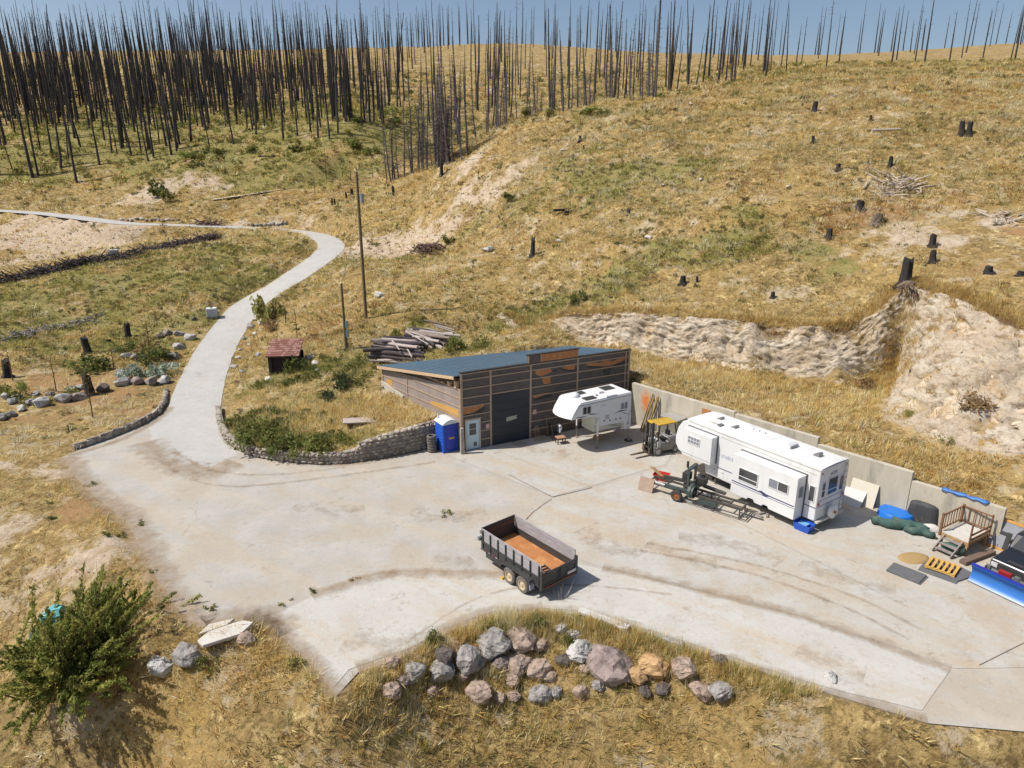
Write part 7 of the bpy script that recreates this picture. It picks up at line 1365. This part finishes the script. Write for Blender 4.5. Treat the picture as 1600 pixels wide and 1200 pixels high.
MSH = [mat('red_shingle', (.23, .10, .075), (.16, .07, .052), rough=.85, scale=6), mat('pale_red_shingle', (.32, .175, .14), (.25, .13, .105), rough=.85, scale=6)]
for j in range(8):
    for k in range(11):
        f0, f1 = j / 8 - .01, (j + 1) / 8 + .03; x0 = -.25 + k * (HW + .45) / 11 + .005 + (.1 if j % 2 else 0) * (k < 10); x1 = x0 + (HW + .45) / 11 - .012; q0, q1 = (y0 + (y1 - y0) * f0, z0 + .08 + (z1 - z0) * f0 + .03), (y0 + (y1 - y0) * f1, z0 + .08 + (z1 - z0) * f1)
        MB().hexa([(x0, q0[0], q0[1] - .02), (x1, q0[0], q0[1] - .02), (x1, q1[0], q1[1] - .02), (x0, q1[0], q1[1] - .02), (x0, q0[0], q0[1] + .015), (x1, q0[0], q0[1] + .015), (x1, q1[0], q1[1] + .005), (x0, q1[0], q1[1] + .005)]).build('shingle', random.choice(MSH), rf)
MB().prism([(.0, HH), (HD, HH), (HD, HH + .80)], .05, .12, 'x').build('gable', M_LOGD, hut); MB().prism([(.0, HH), (HD, HH), (HD, HH + .80)], HW - .12, HW - .05, 'x').build('gable', M_LOGD, hut); MB().box(.1, HW - .1, HD - .12, HD - .02, HH, HH + .8).build('gable', M_LOGD, hut)
# ------------------------------------------------------------ poles and wire
M_POLE = mat('pole_wood', (.19, .14, .075), (.13, .095, .05), rough=.85, scale=3)
def pole(ub, vb, vt, r0, name, lb):
    p = pix(ub, vb); t = thing(name, lb, 'pole', tuple(p)); s_ = p[1]; top = None
    d0 = lambda h: 600 - FPX * ((p[1]) * -sp_ + (p[2] + h - CAMZ) * cp) * -1 / (p[1] * cp - (p[2] + h - CAMZ) * sp_) * -1
    lo, hi = 1, 40
    for _ in range(40):
        m_ = (lo + hi) / 2; yy_ = p[1] * sp_ + (p[2] + m_ - CAMZ) * cp; zz_ = p[1] * cp - (p[2] + m_ - CAMZ) * sp_; v = 600 - FPX * yy_ / zz_
        if v > vt: lo = m_
        else: hi = m_
    MB().tube([(0, 0, -.5), (0, 0, lo * .5), (0, 0, lo)], [r0, r0 * .85, r0 * .7], 10).build('shaft', M_POLE, t, smooth='auto'); return t, p, lo
t1, p1, h1 = pole(572, 498, 269, .17, 'utility_pole', 'tall wooden utility pole standing behind the log pile')
MB().tube([(.34, 0, h1 - 2.7), (.34, 0, h1 - 1.9)], .19, 12).build('transformer', mat('transformer_grey', (.30, .34, .36), rough=.5), t1); MB().bar((.1, 0, h1 - 2.2), (.3, 0, h1 - 2.2), .05).build('bracket', M_STEEL, t1); MB().tube([(.30, 0, h1 - 1.9), (.30, 0, h1 - 1.5)], .03, 6).build('bushing', M_STEEL, t1); MB().tube([(0, 0, h1), (0, 0, h1 + .25)], .04, 6).build('insulator', M_STEEL, t1)
t2, p2, h2 = pole(541, 547, 443, .14, 'service_pole', 'shorter service pole with grey meter boxes left of the log pile')
for z in (1.2, 2.0): MB().box(.1, .32, -.14, .14, z, z + .62).build('meter_box', mat('green_grey_box', (.22, .32, .32), (.18, .27, .27), rough=.5), t2, bevel=.01)
MB().tube([(.17, 0, .2), (.17, 0, 1.25)], .03, 6).build('conduit', M_STEEL, t2)
a = Vector((p1[0], p1[1], p1[2] + h1 + .2)); b = Vector((38, 165, 33)); pts = [a.lerp(b, t) + Vector((0, 0, -3.0 * math.sin(math.pi * t))) for t in np.linspace(0, 1, 24)]; tag(MB().tube(pts, .022, 5).build('power_line', M_STEEL, None), 'thin power line running from the tall pole up over the hill', 'cable')
a2 = Vector((p2[0], p2[1], p2[2] + h2 - .1)); pts = [Vector((p1[0], p1[1], p1[2] + h1 - 2.6)).lerp(a2, t) + Vector((0, 0, -.5 * math.sin(math.pi * t))) for t in np.linspace(0, 1, 10)]; tag(MB().tube(pts, .012, 4).build('service_cable', M_DARK, None), 'thin cable between the tall pole and the shorter service pole', 'cable')
# fence posts and sticks
for k, (u, v, hp, lb) in enumerate([(447,507,30,'grey stake in the grass right of the tall wispy shrub'),(467,685,14,'short dark stake among the shrubs on the island'),(510,278,45,'thin dead sapling on the slope left of the pole top'),(548,282,30,'thin dead sapling just left of the pole top'),(492,302,25,'thin leaning dead sapling above the driveway bend'),(582,278,22,'thin dead sapling right of the pole top'),(1345,670,16,'thin stake on the slope behind the concrete wall'),(1068,211,14,'thin stake on the upper hillside')]):
    p = pix(u, v); s_ = (p[1] * cp + (CAMZ - p[2]) * sp_) / FPX; o = MB().tube([(0, 0, -.2), (.02, 0, hp * s_ * .5), (.06, 0, hp * s_)], [.06, .05, .025], 6).build('stake', M_CHAR if hp > 18 else M_WOODG, None, loc=tuple(p)); tag(o, lb, 'stake')
# ------------------------------------------------------------ white caged tanks
def tote(u, v, lb):
    p = pix(u, v); t = thing('caged_tank', lb, 'tank', tuple(p), R(20)); MB().box(-.56, .56, -.46, .46, .14, 1.1).build('tank', mat('tank_white', (.66, .68, .70), (.60, .62, .64), rough=.5), t, bevel=.06); MB().box(-.6, .6, -.5, .5, -.1, .12).build('pallet_base', M_STEEL, t); c = MB()
    for k in range(7): x = -.57 + k * .19; c.tube([(x, -.49, .12), (x, -.49, 1.12)], .012, 5); c.tube([(x, .49, .12), (x, .49, 1.12)], .012, 5)
    for k in range(5): y = -.38 + k * .19; c.tube([(-.59, y, .12), (-.59, y, 1.12)], .012, 5); c.tube([(.59, y, .12), (.59, y, 1.12)], .012, 5)
    for z in (.35, .6, .85, 1.1): c.tube([(-.59, -.5, z), (.59, -.5, z), (.59, .5, z), (-.59, .5, z), (-.59, -.5, z)], .012, 5)
    c.build('cage', M_STEEL, t); MB().tube([(0, 0, 1.1), (0, 0, 1.16)], .12, 12).build('cap', M_STEEL, t)
tote(332, 496, 'white caged water tank on the grass beside the driveway'); tote(179, 402, 'white caged tank standing beyond the dark brush row at upper left')
# ------------------------------------------------------------ log pile
M_LOGA = mat('weathered_log', (.27, .215, .185), (.15, .12, .10), rough=.9, scale=3, stretch=(1, 6, 6), c3=(.44, .385, .35), scale3=1.2, bump=.3); M_LOGB = mat('charred_log', (.05, .04, .042), (.09, .072, .072), rough=.9, scale=3, stretch=(1, 6, 6), c3=(.17, .145, .145), scale3=1.0); M_LOGC = mat('barkless_log', (.46, .40, .37), (.34, .29, .26), rough=.8, scale=3, stretch=(1, 6, 6))
LOGP = []
for k in range(5):
    r_ = .115 + .018 * k; mb = MB(); mb.tube([(-2.2, 0, 0), (-1.0, .05, .02), (.6, -.04, .0), (2.2, .02, .0)], [r_ * 1.05, r_, r_ * .95, r_ * .85], 10); LOGP.append(mb)
cl, cr = pix(625, 556), pix(672, 536); nlog = 0
def place_log(base, i, lv, ang, dx, ln=1.0, tilt=0):
    global nlog
    mb = LOGP[nlog % 5]; o = mb.build('log', [M_LOGA, M_LOGB, M_LOGA, M_LOGC, M_LOGB][(nlog * 3 + lv) % 5], None, smooth='auto'); nrm = np.array([-math.sin(ang), math.cos(ang)]); q_ = base[:2] + nrm * i * .33 + np.array([math.cos(ang), math.sin(ang)]) * dx
    o.location = (q_[0], q_[1], hgt(q_[0], q_[1]) + .15 + lv * .26); o.rotation_euler = (0, tilt, ang + random.gauss(0, .16)); o.scale = (ln * random.uniform(.75, 1.15), random.uniform(.7, 1.35), random.uniform(.7, 1.35)); pile = 'left' if base is cl else 'right'
    tag(o, f'{["weathered grey", "charred dark"][(nlog * 3 + lv) % 5 in (1, 4)]} log in the {pile} half of the stacked log pile behind the shed', 'log', f'logs of the {pile} pile'); nlog += 1
for lv, n_ in enumerate((10, 9, 8, 6, 4)):
    for i in range(n_): place_log(cl, i - n_ / 2 + lv * .1, lv, R(-14), random.uniform(-.5, .5), random.uniform(.8, 1.1), random.uniform(-.03, .03))
for lv, n_ in enumerate((8, 7, 6, 4)):
    for i in range(n_): place_log(cr, i - n_ / 2, lv, R(-20), random.uniform(-.5, .5), random.uniform(.7, 1.1), random.uniform(-.05, .05))
for k in range(8):
    place_log(cr, -2.6 + k * .5, 2 if k % 2 else 1, R(-58 + 7 * k), .3, .85, .18)
for k in range(6): place_log(cl, -1.6 + k * .6, 3 + (k % 2), R(-30 + 9 * k), .2 * k - .4, .9, .10)
for k in range(14):
    b0 = cl if k % 2 else cr; x0, y0 = b0[0] + random.uniform(-1.5, 1.8), b0[1] + random.uniform(-1.6, 1.2); a = random.uniform(-1.3, .2); l = random.uniform(1.6, 3.2); zb = hgt(x0, y0) + random.uniform(.5, 1.35); o = MB().tube([(-l/2, 0, .12), (0, .04, 0), (l/2, 0, -.12)], [.07, .065, .05], 7).build('pole_log', M_LOGC if k % 3 else M_LOGA, None, loc=(x0, y0, zb)); o.rotation_euler = (0, random.uniform(0, .2), a); tag(o, f'thin pale pole lying across the {"left" if k % 2 else "right"} half of the log pile', 'log', f'thin poles on the {"left" if k % 2 else "right"} log pile')
# ------------------------------------------------------------ brush row and debris heaps (uncountable sticks)
def stick_heap(name, pts, n, spread, zz, ln, m_, lb, rocks=0):
    mb = MB(); P = [pix(*q_) for q_ in pts]
    for _ in range(n):
        i = random.randrange(len(P) - 1); t = random.random(); c = P[i] + (P[i+1] - P[i]) * t; x, y = c[0] + random.gauss(0, spread), c[1] + random.gauss(0, spread); z = hgt(x, y) + random.uniform(0, zz) * math.exp(-((y - c[1]) / (spread * 1.5)) ** 2); a = random.uniform(0, 6.28); e = random.uniform(-.3, .7); l = random.uniform(*ln); r_ = random.uniform(.03, .11); d = Vector((math.cos(a) * math.cos(e), math.sin(a) * math.cos(e), math.sin(e))) * l
        mb.tube([(x, y, z), (x + d.x, y + d.y, z + d.z)], [r_, r_ * .5], 5)
    return tag(mb.build(name, m_, None), lb, 'brush', kind='stuff')
MBR = mat('burnt_brush', (.055, .042, .042), (.10, .08, .078), rough=.95, scale=.5, c3=(.20, .165, .15), scale3=.9, seed=False)
stick_heap('brush_row', [(-60,452),(0,442),(60,430),(110,418),(160,410),(220,396),(290,383),(340,372)], 1500, .55, .9, (.5, 1.6), MBR, 'long dark row of burnt brush along the edge of the left field')
stick_heap('brush_heap', [(20,530),(60,520),(100,512),(150,500)], 140, .45, .5, (.4, 1.2), MATS['grey_weathered_wood'], 'grey brush remains on the left field above the stumps'); stick_heap('brush_heap', [(648,392),(668,393),(690,392)], 190, .5, .7, (.4, 1.3), mat('reddish_debris', (.15, .085, .075), (.10, .06, .055), rough=.95), 'reddish heap of wood debris beside the gravel patch')
stick_heap('brush_heap', [(305,352),(325,352),(342,353)], 90, .5, .8, (.5, 1.5), MATS['reddish_debris'], 'reddish brush heap beside the far driveway'); stick_heap('brush_heap', [(1385,300),(1405,290),(1425,305)], 120, .8, .4, (.8, 2.2), mat('bleached_sticks', (.50, .43, .35), (.40, .34, .27), rough=.9), 'bleached brush heap on the right hillside'); stick_heap('brush_heap', [(1565,340),(1575,345)], 40, .6, .3, (.6, 1.6), MATS['bleached_sticks'], 'small bleached brush heap near the right edge of the hill')
for k, (u, v, a, l, lb) in enumerate([(880,330,30,2.6,'fallen dark log on the hillside above the flat white rock'),(890,333,35,1.4,'short fallen log below the longer one on the hillside'),(105,242,20,6,'x'),(430,245,5,7,'fallen dark log on the knoll below the burnt trees'),(1385,205,-12,3,'pale fallen stick near the hilltop')]):
    if lb == 'x': continue
    p = pix(u, v); o = MB().tube([(-l/2, 0, 0), (l/2, .1, .1)], [.16, .11], 7).build('fallen_log', M_CHAR if 'pale' not in lb else M_LOGC, None, loc=(p[0], p[1], p[2] + .12)); o.rotation_euler = (0, 0, R(a)); tag(o, lb, 'log')
o = MB().lathe([(.75, 0), (.6, .07), (.3, .11), (.01, .12)], (0, 0, 0), 'z', 20).build('straw_heap', mat('old_straw', (.42, .29, .13), (.32, .21, .085), rough=.95, scale=14, bump=.8, bscale=30), None, loc=(19.45, 29.0, .016)); o.rotation_euler = (0, 0, .3); o.scale = (1.1, .7, 1); tag(o, 'flat heap of old straw on the concrete behind the rubber mats', 'straw')
# ------------------------------------------------------------ dirt washed over the paving edges
def drift_mat():
    m = bpy.data.materials.new('dirt_drift'); m.use_nodes = True; nt = m.node_tree; N = nt.nodes; L = nt.links; b = N['Principled BSDF']; b.inputs['Roughness'].default_value = .95; b.inputs['Specular IOR Level'].default_value = .1; geo = N.new('ShaderNodeNewGeometry')
    def noise(sc, d=8):
        n = N.new('ShaderNodeTexNoise'); n.inputs['Scale'].default_value = sc; n.inputs['Detail'].default_value = d; n.inputs['Roughness'].default_value = .72; L.new(geo.outputs['Position'], n.inputs['Vector']); return n.outputs['Fac']
    mx = N.new('ShaderNodeMix'); mx.data_type = 'RGBA'; r = N.new('ShaderNodeMapRange'); r.inputs[1].default_value = .4; r.inputs[2].default_value = .62; L.new(noise(1.5), r.inputs[0]); L.new(r.outputs[0], mx.inputs[0]); mx.inputs[6].default_value = (.40, .32, .235, 1); mx.inputs[7].default_value = (.28, .20, .125, 1); L.new(mx.outputs[2], b.inputs['Base Color'])
    av = N.new('ShaderNodeVertexColor'); av.layer_name = 'tint'; ad = N.new('ShaderNodeMath'); ad.operation = 'ADD'; L.new(av.outputs[0], ad.inputs[0]); L.new(noise(1.3), ad.inputs[1]); rr = N.new('ShaderNodeMapRange'); rr.inputs[1].default_value = .80; rr.inputs[2].default_value = 1.40; rr.inputs[4].default_value = .85; L.new(ad.outputs[0], rr.inputs[0]); L.new(rr.outputs[0], b.inputs['Alpha']); return m
M_DRIFT = drift_mat()
def drift(line_, wi, wo2, z=.026, k0=.75):
    P = catmull(np.array([[*q_[:2], 0] for q_ in line_]), 6)[:, :2]; n = len(P); T = np.gradient(P, axis=0); T /= np.linalg.norm(T, axis=1)[:, None]; Nn = np.stack([-T[:, 1], T[:, 0]], 1); fr = np.array([-1, -.6, -.25, 0, .25, .6, 1.0]); V = []; F = []
    for f_ in fr: V.append(np.concatenate([P + Nn * (f_ * (wi if f_ > 0 else wo2)), np.full((n, 1), z)], 1)); F.append(np.full(n, k0 * (1 - abs(f_)) ** .7))
    V = np.stack(V, 1).reshape(-1, 3); F = np.stack(F, 1).ravel(); m = len(fr); fs = [(i*m+k, i*m+k+1, i*m+m+k+1, i*m+m+k) for i in range(n - 1) for k in range(m - 1)]; me = bpy.data.meshes.new('dirt_drift'); me.from_pydata([tuple(v) for v in V], [], fs); a = me.color_attributes.new('tint', 'FLOAT_COLOR', 'POINT'); a.data.foreach_set('color', np.stack([F, F, F, np.ones_like(F)], 1).ravel()); me.materials.append(M_DRIFT); return link(bpy.data.objects.new('dirt_drift', me), yard)
drift(YP_OPEN[0:12], 1.6, 1.0, k0=.72); drift(YP_OPEN[9:14], .9, .5, k0=.7); drift(YP_OPEN[14:19], 1.0, .3); drift(YP_OPEN[18:25], .8, .3, k0=.62)
drift(U([(486,931),(540,912),(592,897),(660,893),(760,896),(830,900)]), .5, 1.0, z=.030, k0=.66); drift(U([(940,890),(1000,901),(1110,929),(1250,965),(1385,1011),(1484,1050)]), .9, .45, z=.030, k0=.58); drift(YP_WALL[6:12], .7, .5, z=.027, k0=.6); drift(U([(105,712),(180,690),(240,660),(268,636)]), .6, .6, z=.025, k0=.66)
for q_, w2 in (([(1000,860),(1100,880),(1200,905),(1320,950),(1420,1000)], .16), ([(1010,850),(1110,868),(1215,893),(1340,935),(1440,985)], .16), ([(250,720),(300,750),(380,760),(520,745),(680,722)], .2), ([(270,705),(330,735),(420,742),(540,730)], .2), ([(640,1000),(760,930),(900,915),(1050,930)], .12)): drift(U(q_), w2 * 1.8, w2 * 1.8, z=.040, k0=.50)
drift(U([(228,690),(262,722),(318,738),(368,722)]), 2.0, 2.0, z=.036, k0=.62)
for q_ in [[(640,800),(697,806),(760,800)],[(680,870),(720,880),(740,876)],[(460,790),(520,800),(570,795)],[(800,690),(830,700),(850,708)],[(870,705),(890,712)],[(1010,850),(1060,870),(1120,880)],[(900,830),(940,850),(1000,870)],[(1250,880),(1320,905),(1400,925)],[(540,1000),(580,1005),(650,1000)],[(1250,1010),(1300,1040),(1350,1060)],[(1060,840),(1140,850),(1220,880)]]: drift(U(q_), 1.7, 1.7, z=.034, k0=.42)
